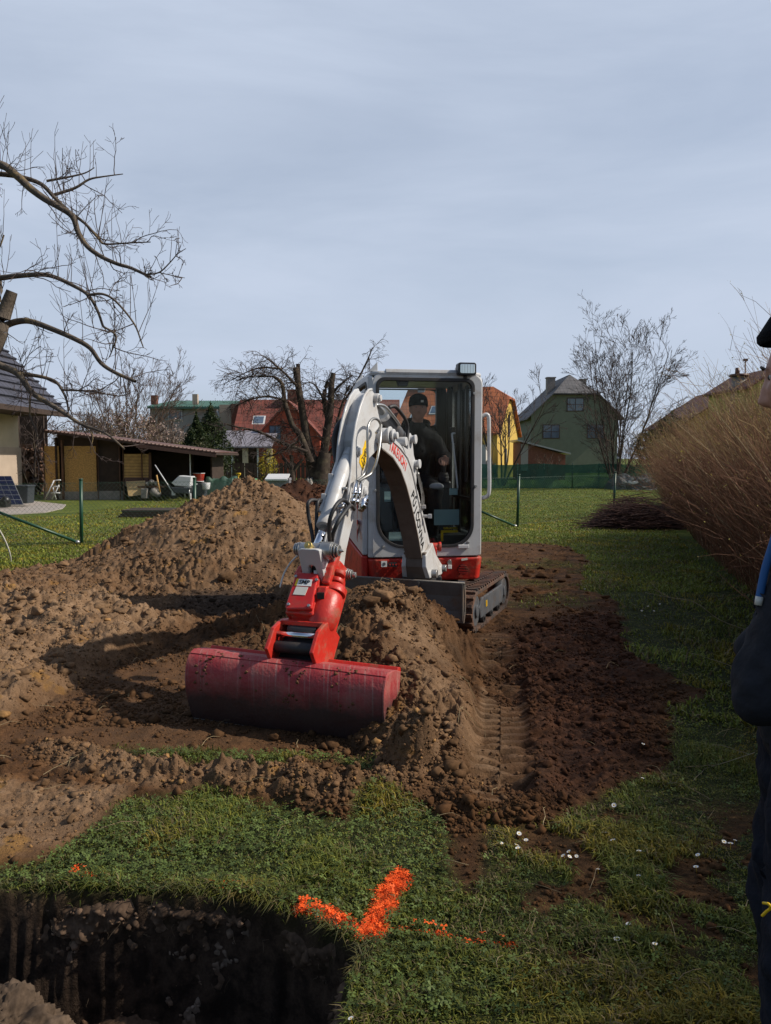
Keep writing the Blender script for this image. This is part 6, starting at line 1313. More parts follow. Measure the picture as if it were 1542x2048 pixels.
def gable_house(name, label, O, ang, L_, W, ze, zr, z0, wall, roof, hip0=0, hip1=0, over=.35, parts=(), chimneys=(), cat='house', chim='brick_red'):
    """O = front corner, ridge runs along e (ang from +x), f = e turned left"""
    e = Vector((math.cos(ang), math.sin(ang), 0)); f = Vector((-e.y, e.x, 0)); O = Vector((O[0], O[1], 0)); root = empty(name, (O.x, O.y, z0), label=label, cat=cat)
    def P(a, b, z): return O + e * a + f * b + Vector((0, 0, z))
    sl = (zr - ze) / (W / 2)
    def zc(h): return zr - h * sl * .9
    p = MB(); h0, h1 = hip0, hip1
    c0, c1 = zc(h0), zc(h1); w0_ = (c0 - ze) / sl; w1_ = (c1 - ze) / sl
    g0 = [P(0, 0, z0), P(0, 0, ze), P(0, w0_, c0), P(0, W - w0_, c0), P(0, W, ze), P(0, W, z0)] if h0 else [P(0, 0, z0), P(0, 0, ze), P(0, W / 2, zr), P(0, W, ze), P(0, W, z0)]
    g1 = [P(L_, 0, z0), P(L_, 0, ze), P(L_, w1_, c1), P(L_, W - w1_, c1), P(L_, W, ze), P(L_, W, z0)] if h1 else [P(L_, 0, z0), P(L_, 0, ze), P(L_, W / 2, zr), P(L_, W, ze), P(L_, W, z0)]
    vs = g0 + g1; n = len(g0); p.add(vs, [tuple(range(n)), tuple(range(n, n + len(g1)))]); p.add([P(0, 0, z0), P(L_, 0, z0), P(L_, 0, ze), P(0, 0, ze)], [(0, 1, 2, 3)]); p.add([P(0, W, z0), P(L_, W, z0), P(L_, W, ze), P(0, W, ze)], [(0, 1, 2, 3)])
    p.build('wall', wall, root)
    th = .14; o_ = over; p = MB(); zo = ze - o_ * sl
    for side in (0, 1):
        def Q(a, b, z): return P(a, b if side == 0 else W - b, z)
        u0 = (h0 + .0) if h0 else -o_; u1 = (L_ - h1) if h1 else L_ + o_
        b0 = (c0 - ze) / sl if h0 else None; b1 = (c1 - ze) / sl if h1 else None
        top = [Q(-o_, -o_, zo)]
        if h0: top.append(Q(-o_, b0, c0))
        top.append(Q(u0, W / 2, zr)); top.append(Q(u1, W / 2, zr))
        if h1: top.append(Q(L_ + o_, b1, c1))
        top.append(Q(L_ + o_, -o_, zo)); n = len(top); dn = Vector((0, 0, .02)); up_ = Vector((0, 0, th))
        p.add([v + up_ for v in top] + [v + dn for v in top], [tuple(range(n)), tuple(range(n, 2 * n))] + [(i, (i + 1) % n, n + (i + 1) % n, n + i) for i in range(n)])
    for (h, a, sg, c_) in ((h0, -o_, 1, c0), (h1, L_ + o_, -1, c1)):
        if h:
            b_ = (c_ - ze) / sl; top = [P(a, b_, c_), P(a, W - b_, c_), P(0 + h if sg > 0 else L_ - h, W / 2, zr)]; p.add([v + Vector((0, 0, th + .01)) for v in top] + [v + Vector((0, 0, .02)) for v in top], [(0, 1, 2), (3, 4, 5), (0, 1, 4, 3), (1, 2, 5, 4), (2, 0, 3, 5)])
    rf = p.build('roof', roof, root)
    for (a, b, w_, zt) in chimneys:
        p = MB(); zz = zr - abs(b - W / 2) * sl - .3; R3 = Matrix.Rotation(ang, 3, 'Z'); p.box(P(a, b, (zz + zt) / 2), (w_, w_, zt - zz), R3); p.box(P(a, b, zt + .04), (w_ + .14, w_ + .14, .10), R3); p.build('chimney', chim, rf)
    for (face, a, z, w_, h, col) in parts:
        fn = {'g0': lambda d: P(-d, a, z), 'g1': lambda d: P(L_ + d, a, z), 'e0': lambda d: P(a, -d, z), 'e1': lambda d: P(a, W + d, z)}[face]
        R3 = Matrix.Rotation(ang + (math.pi / 2 if face[0] == 'g' else 0), 3, 'Z'); p = MB(); p.box(fn(.0), (w_ + .16, .10, h + .16), R3); fr_ = p.build('window', col, root)
        p = MB(); p.box(fn(.05), (w_, .03, h), R3); p.build('pane', 'window_pane', fr_); p = MB(); p.box(fn(.07), (.06, .03, h), R3); p.box(fn(.07), (w_, .029, .05), R3); p.build('mullion', col, fr_)
    return root, P, rf, sl
# yellow house with orange roof
r_, P, rf, sl = gable_house('yellow_house', 'yellow house with bright orange tiled roof seen behind the cab', (0.70, 57.6), R(-20), 7.7, 8.0, 3.35, 6.75, 0, 'plaster_yellow', 'tile_orange', 0, 1.2, .3, parts=(('g1', 4.2, 3.9, .5, 1.5, 'frame_brown'), ('g1', 3.0, 1.6, .6, 1.0, 'frame_brown')), chimneys=((.9, 3.9, .55, 7.4),), chim='galvanised')
for (a, zz) in ((2.6, .45), (5.2, .45), (1.2, .3)):
    b = 4 * zz; p = MB(); c = P(a, b, 3.35 + b * sl + .17); R3 = Matrix.Rotation(R(-20), 3, 'Z') @ Matrix.Rotation(math.atan(sl), 3, 'X'); p.box(c, (.8, 1.0, .08), R3); q = p.build('skylight', 'frame_white', rf); p = MB(); p.box(c + Vector((.0, -.02, .05)), (.62, .82, .03), R3); p.build('pane', 'window_pane', q)
p = MB(); p.box(P(5.4, -.5, 1.2), (3.4, .8, 2.4), Matrix.Rotation(R(-20), 3, 'Z')); p.build('white_annexe', 'plaster_white', r_)
# green house
gable_house('green_house', 'olive green house with grey half-hipped roof behind the bare tree', (22.5, 75), R(90), 9, 8.4, 5.6, 9.6, 0, 'plaster_green', 'tile_grey', 2.4, 0, .5, parts=(('g0', 4.15, 6.6, 1.5, 1.15, 'frame_brown'), ('g0', 6.45, 4.0, 1.5, 1.2, 'frame_brown'), ('g0', 2.15, 4.0, 1.5, 1.2, 'frame_brown')), chimneys=((3.2, 5.9, .8, 9.45), (3.4, 2.6, .6, 9.3)), chim='stone_grey')
# outbuilding in front of it
gY = 52; p = MB(); rt = empty('outbuilding', (xat(1075, gY), gY, 0), label='low brick outbuilding with sloping roof in front of the green house', cat='outbuilding'); x0, x1 = xat(1040, gY), xat(1130, gY)
p.prism([(x0, 0), (x1, 0), (x1, zat(910, gY)), (x0, zat(884, gY))], gY, gY + 3, cf); p.build('wall', 'brick_red', rt); p = MB(); p.prism([(x0 - .25, zat(882, gY)), (x1 + .3, zat(909, gY)), (x1 + .3, zat(906, gY)), (x0 - .25, zat(879, gY))], gY - .3, gY + 3.2, cf); p.build('roof', 'galvanised', rt)
p = MB(); p.box(((x0 + xat(1056, gY)) / 2, gY - .03, zat(915, gY)), (xat(1056, gY) - x0 - .05, .05, 1.8)); p.build('side_panel', 'plaster_grey', rt)
# red house: main range and cross gable
gable_house('red_house', 'long red house with dark red tiled roof behind the gnarled tree', (xat(472, 60), 60), 0, 12.5, 7.5, 2.95, 6.1, 0, 'plaster_red', 'tile_red', 0, 0, .3, parts=(('e0', 9.8, 1.9, .8, .8, 'frame_white'),), chimneys=((4.1, 3.2, .8, 6.9),))
r_, P, rf, sl = gable_house('red_gable_wing', 'red gabled wing with one blue window in front of the long red house', (xat(640, 57.5), 57.5), R(90), 6.5, 4.6, 3.1, 5.6, 0, 'plaster_red', 'tile_red', 0, 0, .2, parts=(('g0', 3.3, 3.3, .75, 1.0, 'frame_brown'),))
for (px, py) in ((518, 841), (650, 848)):
    c = at(px, py, 61.7 if px < 600 else 61.5); p = MB(); p.box(c, (1.0, 1.1, .12), Matrix.Rotation(R(40), 3, 'X')); rt = p.build('skylight', 'frame_white', bpy.data.objects['red_house']); p = MB(); p.box(c + Vector((0, -.05, .05)), (.75, .85, .06), Matrix.Rotation(R(40), 3, 'X')); p.build('pane', 'window_pane', rt)
# pale block, green roofed house, lean-to
x0, x1 = xat(441, 64), xat(480, 64); p = MB(); p.box(((x0 + x1) / 2, 66, 2.9), (x1 - x0, 4, 5.9)); o = p.build('pale_block', 'plaster_beige', None, loc=(x0, 66, 0)); tag(o, 'plain pale rendered block beside the red house', 'building'); p = MB(); p.box((x1 - .35, 63.96, 3.3), (.55, .1, 5.2)); p.build('brick_strip', 'brick_red', o)
x0, x1 = xat(300, 66), xat(472, 66); rt = empty('flat_house', (x0, 66, 0), label='grey house with shallow green metal roof behind the evergreens', cat='house')
p = MB(); p.box(((x0 + x1) / 2 - .3, 70, 2.85), (x1 - x0 - .8, 7.8, 5.7)); p.build('wall', 'plaster_grey', rt)
p = MB(); p.prism([(65.6, zat(818, 66)), (74, zat(804, 74)), (74, zat(802, 74)), (65.6, zat(814, 66))], x0, x1, cs); p.build('roof', 'roof_green_metal', rt); p = MB()
for k in range(34): p.box((x0 + (x1 - x0) * k / 33, 69.8, (zat(802, 74) + zat(814, 66)) / 2 + .03), (.07, 8.3, .05), Matrix.Rotation(math.atan2(zat(802, 74) - zat(814, 66), 8.4), 3, 'X'))
p.build('roof_ribs', 'roof_green_metal', rt)
c = at(350, 830, 66); p = MB(); p.box((c.x, 66.05, c.z), (1.2, .12, .9)); wi = p.build('window', 'frame_white', rt); p = MB(); p.box((c.x, 65.98, c.z), (1.05, .05, .75)); p.build('pane', 'window_pane', wi)
p = MB(); c = at(391, 800, 68); p.box((c.x, 68, c.z), (.45, .45, 1.0)); p.build('chimney', 'plaster_beige', rt); p = MB(); c = at(309, 800, 68); p.box((c.x, 68, c.z), (.5, .5, .8)); p.build('chimney', 'brick_red', rt)
p = MB(); a, b = at(434, 820, 65.5), at(441, 842, 65.5); p.tube([a, b], .09, 8); p.build('downpipe', 'frame_white', rt)
lY = 55; rt = empty('lean_to', (xat(490, lY), lY, 0), label='pale lean-to with grey roof and cream pillars beside the red house', cat='outbuilding')
p = MB(); p.prism([(lY - .5, zat(896, lY)), (lY + 3, zat(864, lY + 3)), (lY + 3, zat(861, lY + 3)), (lY - .5, zat(893, lY))], xat(438, lY), xat(546, lY), cs); p.build('roof', 'roof_lean', rt)
p = MB(); p.box(((xat(440, lY) + xat(544, lY)) / 2, lY + 2.9, 1.1), (xat(544, lY) - xat(440, lY), .2, 2.4)); p.build('wall', 'wood_dark', rt)
for px in (492, 540): p = MB(); p.box((xat(px, lY), lY - .1, 1.05), (.38, .2, 2.2)); p.build('pillar', 'plaster_cream', rt)
for px in (466, 517): p = MB(); p.box((xat(px, lY), lY - .1, 1.05), (.12, .12, 2.2)); p.build('post', 'frame_white', rt)
# slat fence behind the middle tree
def slat_fence(name, lab, pa, pb, Y, zt, mat, st=.28):
    rt = empty(name, (xat(pa, Y), Y, 0), label=lab, cat='fence'); p = MB(); x = xat(pa, Y); p2 = MB(); p2.box(((xat(pa, Y) + xat(pb, Y)) / 2, Y + .03, zt * .8), (xat(pb, Y) - xat(pa, Y), .03, .07))
    while x < xat(pb, Y): p.box((x, Y, zt / 2), (st * .82, .02, zt + random.uniform(-.03, .03))); x += st
    p.build('boards', mat, rt); p2.build('rail', mat, rt)
slat_fence('board_fence', 'dark brown board fence behind the yellow flowering bush', 425, 700, 50, 1.15, 'wood_dark')
# right house behind the hedge
gable_house('hillside_house', 'yellow house with maroon tiled roof rising above the hedge at the right', (26.4, 50), R(86), 8, 7.0, 3.7, 6.0, 0, 'plaster_yellow', 'tile_maroon', 0, 0, .45, parts=(('g0', 5.2, 3.3, .7, .9, 'frame_white'),))
p_ = gable_house('lime_gable_house', 'lime yellow gabled house partly behind the standing man', (xat(1602, 38), 38), R(90), 5, 2.6, zat(772, 38), zat(738, 38), 0, 'plaster_lime', 'tile_maroon', 0, 0, .25, chimneys=())
c = at(1478, 765, 40); p = MB(); p.cyl((c.x, c.y, c.z - 2.5), (c.x, c.y, c.z + .3), .42, .36, 16); o = p.build('chimney_stack', 'stone_grey', None, loc=(c.x, c.y, c.z)); tag(o, 'round pale chimney above the hedge beside the man\'s face', 'chimney'); p = MB(); p.cyl((c.x, c.y, c.z + .3), (c.x, c.y, c.z + .42), .50, .46, 16); p.cyl((c.x - .1, c.y, c.z + .42), (c.x - .1, c.y, c.z + .75), .12, .10, 10); p.tube([(c.x + .3, c.y, c.z), (c.x + .3, c.y, c.z + 1.15)], .03, 6); p.box((c.x + .3, c.y, c.z + 1.15), (.22, .1, .12)); p.build('chimney_cap', 'gutter', o)
# cream house at the left edge
rt = empty('cream_house', (-14, 22, 0), label='cream rendered house with dark slate-blue tiled roof at the left edge', cat='house')
p = MB(); p.box((-16.9, 21.3, 1.55), (8.0, 11.8, 3.1)); p.prism([(-20.9, 3.1), (-12.9, 3.1), (-12.9, 4.2), (-16.9, 8.3), (-20.9, 4.2)], 15.4, 27.2, cf); p.build('wall', 'plaster_cream', rt)
p = MB(); th = .16
for sg in (1, -1):
    a = [(-16.9, 8.85), (-11.25 if sg > 0 else -22.55, 3.08)]; a = a + [(a[1][0], a[1][1] - th), (-16.9, 8.85 - th)]; p.prism(a, 14.5, 27.5, cf)
rf = p.build('roof', 'tile_slate', rt); p = MB(); p.box((-12.1, 21, 3.0), (1.65, 12.6, .08)); p.box((-11.3, 21, 3.0), (.12, 13, .16)); p.build('eaves', 'wood_dark', rt)
p = MB()
for k in range(22): 
    t = k / 22; p.box((-16.9 + 5.65 * t, 21, 8.87 - 5.77 * t + .03), (.06, 13, .07), Matrix.Rotation(R(45.6), 3, 'Y'))
p.build('tile_rows', 'tile_slate', rf)
p = MB(); p.box((-12.86, 21.3, 1.0), (.06, 11.8, 1.7)); p.build('plinth_render', 'plaster_beige', rt)
# ------------------------------------------------------------------ shed
SY = 27.3; rt = empty('garden_shed', (xat(240, SY), SY, 0), label='long dark wooden shed with chipboard panels and an open right bay', cat='shed')
def S(px, py, dy=0.0): return at(px, py, SY + dy)
def pbox(mb, px0, py0, px1, py1, dy=0.0, t=.08, Y0=None):
    Yc = (Y0 or SY) + dy; a, b = at(px0, py0, Yc), at(px1, py1, Yc); mb.box(((a.x + b.x) / 2, Yc + t / 2, (a.z + b.z) / 2), (abs(b.x - a.x), t, abs(a.z - b.z))); return mb
p = MB(); zL, zR = S(76, 866).z, S(424, 910).z; xL, xR = S(72, 0).x, S(425, 0).x
p.prism([(xL, zL), (xR, zR), (xR, zR + .07), (xL, zL + .07)], SY - .5, SY + 3.6, cf); rf = p.build('roof', 'wood_dark', rt)
p = MB()
for k in range(44):
    t = (k + .5) / 44; p.tube([(xL + (xR - xL) * t, SY - .52, zL + (zR - zL) * t + .09), (xL + (xR - xL) * t, SY + 3.6, zL + (zR - zL) * t + .09)], .035, 6)
p.build('corrugation', 'gutter', rf)
p = MB(); xm = S(262, 0).x; zm = zL + (zR - zL) * (xm - xL) / (xR - xL); p.prism([(xm, zm - .10), (xR, zR - .08), (xR, zR + .03), (xm, zm + .03)], SY - .56, SY - .52, cf); p.build('fascia', 'gutter', rf)
p = MB(); p.prism([(S(90, 0).x, 0), (S(390, 0).x, 0), (S(390, 0).x, zR + .02), (S(90, 0).x, zL - .05)], SY + 3.2, SY + 3.3, cf); p.box((S(84, 0).x, SY + 1.6, 1.1), (.06, 3.2, 2.2)); p.box((S(392, 0).x, SY + 2.2, .8), (.06, 2.0, 1.6)); p.build('back_wall', 'wood_dark', rt)
p = MB(); p.prism([(S(86, 0).x, S(0, 893).z), (S(262, 0).x, S(0, 893).z), (S(262, 0).x, zm), (S(86, 0).x, zL)], SY + .1, SY + .16, cf); p.build('header_boards', 'wood_dark', rt)
p = MB(); pbox(p, 87, 982, 245, 1000, .06, .1); p.build('plinth', 'stone_grey', rt)
for (a, b) in ((88, 120), (128, 194)): p = MB(); pbox(p, a, 892, b, 983, .05, .03); p.build('chipboard_panel', 'osb', rt)
p = MB(); pbox(p, 196, 892, 242, 996, .12, .04); p.build('dark_door', 'wood_dark', rt)
for px, w_ in ((124, 6), (195, 3), (239, 4), (246, 4), (87, 4), (283, 2), (380, 2.5)): p = MB(); pbox(p, px - w_ / 2, 880 if px < 300 else 905, px + w_ / 2, 1002, -.12 if px in (124, 283) else -.02, .12); p.build('post', 'wood_brown' if px != 380 else 'plastic_white', rt)
p = MB()
for k in range(8): pbox(p, 248, 908 + k * 6.2, 297, 913.6 + k * 6.2, .02, .03)
p.build('plank_wall', 'wood_yellow', rt); p = MB(); pbox(p, 249, 955, 297, 972, .0, .03); p.build('red_boards', 'gutter', rt); p = MB(); pbox(p, 297, 905, 303, 990, .02, .08); p.build('inner_post', 'wood_brown', rt)
p = MB(); pbox(p, 304, 905, 388, 990, 1.8, .05); p.build('dark_partition', 'wood_dark', rt)
def solid(name, label, cat, mb, mat, loc, bevel=.01, group=None):
    o = mb.build(name, mat, None, bevel=bevel, loc=loc); return tag(o, label, cat, group)
p = MB(); a, b, c_, d_ = S(252, 963, -.3), S(290, 961, -.3), S(290, 989, -.6), S(257, 993, -.6); p.add([a, b, c_, d_] + [v + Vector((0, .03, 0)) for v in (a, b, c_, d_)], [(0, 1, 2, 3), (4, 5, 6, 7), (0, 1, 5, 4), (1, 2, 6, 5), (2, 3, 7, 6), (3, 0, 4, 7)]); solid('plywood_sheet', 'pale plywood sheet leaning against the yellow plank wall', 'board', p, 'plywood', S(270, 985, -.5), 0)
# step ladder
LYY = SY - .7; rt = empty('step_ladder', at(112, 998, LYY), label='white folded step ladder leaning by the chipboard panels', cat='ladder'); 
for q in (((90, 999), (108, 961)), ((108, 961), (121, 960)), ((104, 999), (118, 970)), ((112, 999), (106, 975)), ((103, 986), (120, 986)), ((106, 973), (118, 973))): p = MB(); p.tube([at(*q[0], LYY), at(*q[1], LYY - .1)], .022, 8); p.build('ladder_rail', 'plastic_white', rt)
# bench with tools
BY = SY - .5; rt = empty('work_bench', at(300, 992, BY), label='cluttered low bench with stones and tools before the shed bay', cat='bench')
p = MB(); pbox(p, 275, 972, 325, 975, 0, .5, BY); p.build('bench_top', 'wood_brown', rt)
for a, b in (((290, 975), (305, 998)), ((306, 975), (291, 998)), ((313, 975), (322, 995))): p = MB(); p.tube([at(*a, BY), at(*b, BY)], .025, 6); p.build('leg', 'wood_brown', rt)
for k, (px, py, r) in enumerate(((303, 964, .09), (312, 967, .08), (295, 968, .07), (309, 984, .16), (315, 988, .13))):
    o = np_mesh('stone', ico(2)[0] * r * (1 + rng.normal(0, .05, (42 if False else len(ico(2)[0]), 1))) + np.array(at(px, py, BY - .05)), ico(2)[1], MATS['stone_grey'], smooth=True, loc=tuple(at(px, py, BY))); tag(o, ('rough stone in the middle of the bench top', 'rough stone at the right end of the bench top', 'smallest stone at the left end of the bench top', 'largest pale stone lying under the bench', 'second pale stone under the bench at its right leg')[k], 'stone', 'stones by the bench')
p = MB(); pbox(p, 281, 977, 294, 997, 0, .3, BY - .2); solid('concrete_block', 'upright pale concrete block left of the bench', 'block', p, 'stone_grey', at(287, 997, BY - .2), .02)
p = MB(); p.tube([at(310, 930, BY - .1), at(345, 984, BY - .4)], .02, 8); p.box(at(347, 986, BY - .4), (.12, .04, .16)); solid('garden_hoe', 'white handled hoe leaning beside the wheelbarrow', 'tool', p, 'plastic_white', at(345, 984, BY), 0)
p = MB(); p.tube([at(313, 950, BY - .1), at(320, 985, BY - .1)], .03, 6); solid('wooden_stake', 'short yellow wooden stake leaning at the open bay', 'stake', p, 'wood_yellow', at(320, 985, BY), 0)
# wheelbarrow
WY_ = SY - .9; rt = empty('wheelbarrow', at(362, 992, WY_), label='wheelbarrow tipped forward carrying a white tub beside the shed', cat='wheelbarrow'); p = MB(); a, b, c_, d_ = at(342, 966, WY_), at(358, 951, WY_), at(383, 953, WY_), at(380, 974, WY_)
p.add([a, b, c_, d_, at(350, 972, WY_)] + [v + Vector((0, .55, 0)) for v in (a, b, c_, d_, at(350, 972, WY_))], [(0, 1, 2, 3, 4), (5, 6, 7, 8, 9), (0, 1, 6, 5), (1, 2, 7, 6), (2, 3, 8, 7), (3, 4, 9, 8), (4, 0, 5, 9)]); p.build('tub', 'plastic_white', rt, bevel=.03)
p = MB(); c_ = at(361, 978, WY_); p.prism([(c_.x - .32, c_.z + .06), (c_.x + .34, c_.z + .04), (c_.x + .26, c_.z - .16), (c_.x - .22, c_.z - .14)], WY_ - .05, WY_ + .5, cf); p.build('tray', 'plastic_dark', rt, bevel=.02)
c_ = at(348, 988, WY_ + .2); p = MB(); p.cyl(c_ - Vector((0, .05, 0)), c_ + Vector((0, .05, 0)), .17, n=18); p.build('wheel', 'black_rubber', rt, bevel=.02)
for px in (369, 378): p = MB(); p.tube([at(px, 975, WY_), at(px + 1, 997, WY_)], .025, 6); p.build('leg', 'galvanised', rt)
for dy in (0, .5): p = MB(); p.tube([at(350, 983, WY_ + dy), at(395, 968, WY_ + dy)], .02, 6); p.build('handle', 'galvanised', rt)
p = MB(); c_ = at(398, 962, 28.0); 
p.tube([c_ + Vector((0, 0, 0)), c_ + Vector((0, 0, .25)), c_ + Vector((0, 0, .27))], [.16, .20, .215], 18); o = solid('red_bucket', 'round red bucket with white rim on a stand by the shed', 'bucket', p, 'plastic_red', c_, 0); p = MB(); p.cyl(c_ + Vector((0, 0, .27)), c_ + Vector((0, 0, .29)), .22, n=18); p.cyl(c_ + Vector((0, 0, -.03)), c_, .18, n=18); p.build('rim', 'plastic_white', o)
p = MB(); c_ = at(398, 985, 28.0); p.box((c_.x, 28, c_.z + .1), (.5, .5, .45)); solid('dark_crate', 'dark crate under the red bucket', 'crate', p, 'plastic_dark', c_, .02)
p = MB(); c_ = at(412, 972, 27.8); p.cyl(c_ - Vector((0, 0, .12)), c_ + Vector((0, 0, .12)), .13, .16, 14); solid('white_pail', 'small white pail in front of the green tarpaulin', 'pail', p, 'plastic_white', c_, .01)
def drape(name, label, cat, px0, px1, pyt, pyb, Y, dep, mat, seed, amp=.16):
    nx, ny = 40, 20; a = at(px0, pyb, Y); b = at(px1, pyt, Y); u = np.linspace(0, 1, nx); v = np.linspace(0, 1, ny); Ug, Vg = np.meshgrid(u, v); X = a.x + (b.x - a.x) * Ug; Yg = Y + dep * Vg
    env = np.minimum(1, np.minimum(Ug, 1 - Ug) * 7) * np.minimum(1, np.minimum(Vg, 1 - Vg) * 5 + .0); zb = 0.0; H = b.z; Z = zb + (H * (.75 + amp * 2.4 * (billow(Ug * 3, Vg * 2, 1.6, 3, seed) - .45))) * env ** .5
    V = np.stack([X.ravel(), Yg.ravel() - .12 * env.ravel(), Z.ravel()], 1); idx = np.arange(nx * ny).reshape(ny, nx); F = np.stack([idx[:-1, :-1].ravel(), idx[:-1, 1:].ravel(), idx[1:, 1:].ravel(), idx[1:, :-1].ravel()], 1); o = np_mesh(name, V, F, mat, smooth=False, loc=((a.x + b.x) / 2, Y, 0)); return tag(o, label, cat)
drape('tarpaulin', 'crumpled dark green tarpaulin covering a heap right of the shed', 'tarpaulin', 398, 474, 946, 985, 28.2, 1.4, 'tarp_green', 3)
p = MB(); pbox(p, 474, 958, 508, 975, 0, .8, 30); solid('planter_box', 'low light green planter box behind the soil heap', 'planter', p, 'box_green', at(490, 975, 30), .03)
rt = empty('cold_frame', at(556, 972, 31), label='cold frame with pale lid and glass sides behind the soil heap', cat='cold frame'); p = MB(); pbox(p, 532, 956, 579, 976, 0, .7, 31); p.build('frame_box', 'roof_lean', rt, bevel=.02); p = MB(); c0_, c1_ = at(530, 958, 30.9), at(580, 950, 31.8); p.prism([(30.85, c0_.z - .06), (30.85, c0_.z), (31.8, c1_.z + .05), (31.8, c1_.z)], c0_.x, c1_.x, cs); p.build('lid', 'plastic_white', rt)
p = MB(); c_ = at(477, 960, 32); p.tube([c_ - Vector((0, 0, .3)), c_ + Vector((0, 0, .25))], .02, 6); p.tube([c_ + Vector((-.1, 0, .27)), c_ + Vector((.1, 0, .27))], .025, 6); p.tube([c_ + Vector((-.1, 0, .27)), c_ + Vector((0, 0, .1)), c_ + Vector((.1, 0, .27))], .016, 6); solid('spade', 'yellow handled spade stuck in the ground by the green planter', 'spade', p, 'yellow_decal', c_, 0)
# woodpile right behind
o = drape('rubble_heap', 'pale heap of rubble at the foot of the gnarled tree', 'rubble', 588, 628, 955, 980, 33, 1.2, 'stone_grey', 9, .3); o['kind'] = 'stuff'
# left yard: solar panels, bin, paving, boards
def solar(pts, Y, lab):
    rt = empty('solar_panel', at(pts[3][0], pts[3][1], Y), label=lab, cat='solar panel'); top = Y + .5
    a, b, c_, d_ = at(*pts[0], top), at(*pts[1], top), at(*pts[2], Y), at(*pts[3], Y); nu_ = (b - a).cross(d_ - a).normalized(); nu_ = nu_ if nu_.y < 0 else -nu_; nrm = nu_ * .035
    p = MB(); p.add([a, b, c_, d_] + [v - nrm for v in (a, b, c_, d_)], [(0, 1, 2, 3), (4, 5, 6, 7), (0, 1, 5, 4), (1, 2, 6, 5), (2, 3, 7, 6), (3, 0, 4, 7)]); p.build('frame', 'galvanised', rt); p = MB()
    for i in range(3):
        for j in range(6):
            def q(u, v): return a.lerp(b, u).lerp(d_.lerp(c_, u), v)
            g_ = .012; off2 = nu_ * .004; p.add([q((i + g_ * 2) / 3, (j + g_ * 5) / 6) + off2, q((i + 1 - .05) / 3, (j + g_ * 5) / 6) + off2, q((i + 1 - .05) / 3, (j + 1 - .06) / 6) + off2, q((i + g_ * 2) / 3, (j + 1 - .06) / 6) + off2], [(0, 1, 2, 3)])
    p.build('cells', 'solar_cell', rt)
pbr('solar_cell', (.016, .022, .060), rough=.15, var=.1, spec=.8)
solar([(-20, 952), (22, 952), (47, 1009), (2, 1009)], 22.2, 'blue solar panel leaning outside the cream house, right one'); solar([(-70, 952), (-24, 952), (-2, 1010), (-50, 1010)], 22.2, 'blue solar panel leaning outside the cream house, cut by the frame edge')
c_ = at(44, 1007, 23); rt = empty('wheeled_bin', c_, label='dark grey blue plastic bin behind the solar panel', cat='bin'); p = MB(); p.prism([(c_.x - .20, c_.z), (c_.x + .16, c_.z), (c_.x + .20, c_.z + .50), (c_.x - .24, c_.z + .50)], 23, 23.45, cf); p.build('bin_body', 'plastic_dark', rt, bevel=.02); p = MB(); p.box((c_.x - .02, 23.2, c_.z + .52), (.50, .55, .05)); p.build('lid', 'plastic_dark', rt, bevel=.015)
p = MB(); c_ = at(8, 1016, 20.5); p.box(c_ + Vector((-.05, 0, .12)), (.35, .3, .2)); p.sphere(c_ + Vector((.05, 0, .2)), .12); solid('black_tub', 'small black tub at the edge of the paved yard', 'tub', p, 'black_plastic', c_, .02)
pav = [gnd(a, b, .0) for a, b in ((-300, 1004), (60, 1003), (132, 1011), (125, 1018), (90, 1026), (0, 1031), (-300, 1034))]
pbr('paving', (.30, .27, .25), rough=.9, var=.15, vs=10); p = MB(); p.prism([(v.x, v.y) for v in pav], -.06, .035, ct); o = p.build('paved_yard', 'paving', None); o['kind'] = 'structure'
rt = empty('timber_stack', gnd(300, 1034), label='low stack of dark weathered boards lying on the lawn', cat='board stack')
for k in range(4):
    for j in range(3): p = MB(); c_ = gnd(300 + random.uniform(-3, 3), 1035) + Vector((0, .35 * j, .04 + .045 * k)); p.box(c_, (1.36 + random.uniform(-.1, .1), .28, .038)); p.build('board', 'wood_dark', rt, bevel=.004)
# hoses and pale stick at the left fence
p = MB(); p.tube(smooth_path([at(-12, 1040, 10.5), at(0, 1062, 10.6), at(12, 1085, 10.7), at(20, 1108, 10.8), at(22, 1124, 10.9)], 6), .010, 8); solid('bent_rod', 'thin white bent plastic rod stuck in the ground at the left edge', 'rod', p, 'hose_white', at(20, 1120, 10.9), 0)
# ------------------------------------------------------------------ wire fence with green posts
def post_at(px, pb): P_ = gnd(px, pb); return P_
FPP = [Vector((-9.2, 11.5, 0)), Vector((-5.24, 13.2, 0)), Vector((-3.48, 13.96, 0)), Vector((-.55, 15.25, 0)), Vector((2.87, 16.7, 0)), Vector((5.85, 19.7, 0)), Vector((9.2, 23.4, 0))]
rt = empty('wire_fence', (-1.5, 14.8, 0), label='low chain-link fence on thin dark green posts across the lawn', cat='fence')
for P_ in FPP:
    p = MB(); z = gz(P_.x, P_.y); p.tube([P_ + Vector((0, 0, z - .1)), P_ + Vector((0.02, 0, 1.11))], .030, 10); p.cyl(P_ + Vector((.02, 0, 1.11)), P_ + Vector((.02, 0, 1.14)), .034, n=10); p.build('post', 'post_green', rt)
for a, b in ((at(-14, 1020, 12.7), at(155, 1084, 13.15)), (at(958, 1021, 16.2), at(1030, 1052, 16.65))):
    p = MB(); p.tube([a, b], .024, 8); p.build('brace', 'post_green', rt); p = MB(); p.sphere(b, .045, (1, 1, .8), 8, 5); p.build('brace_clamp', 'steel', rt)
Pl = []
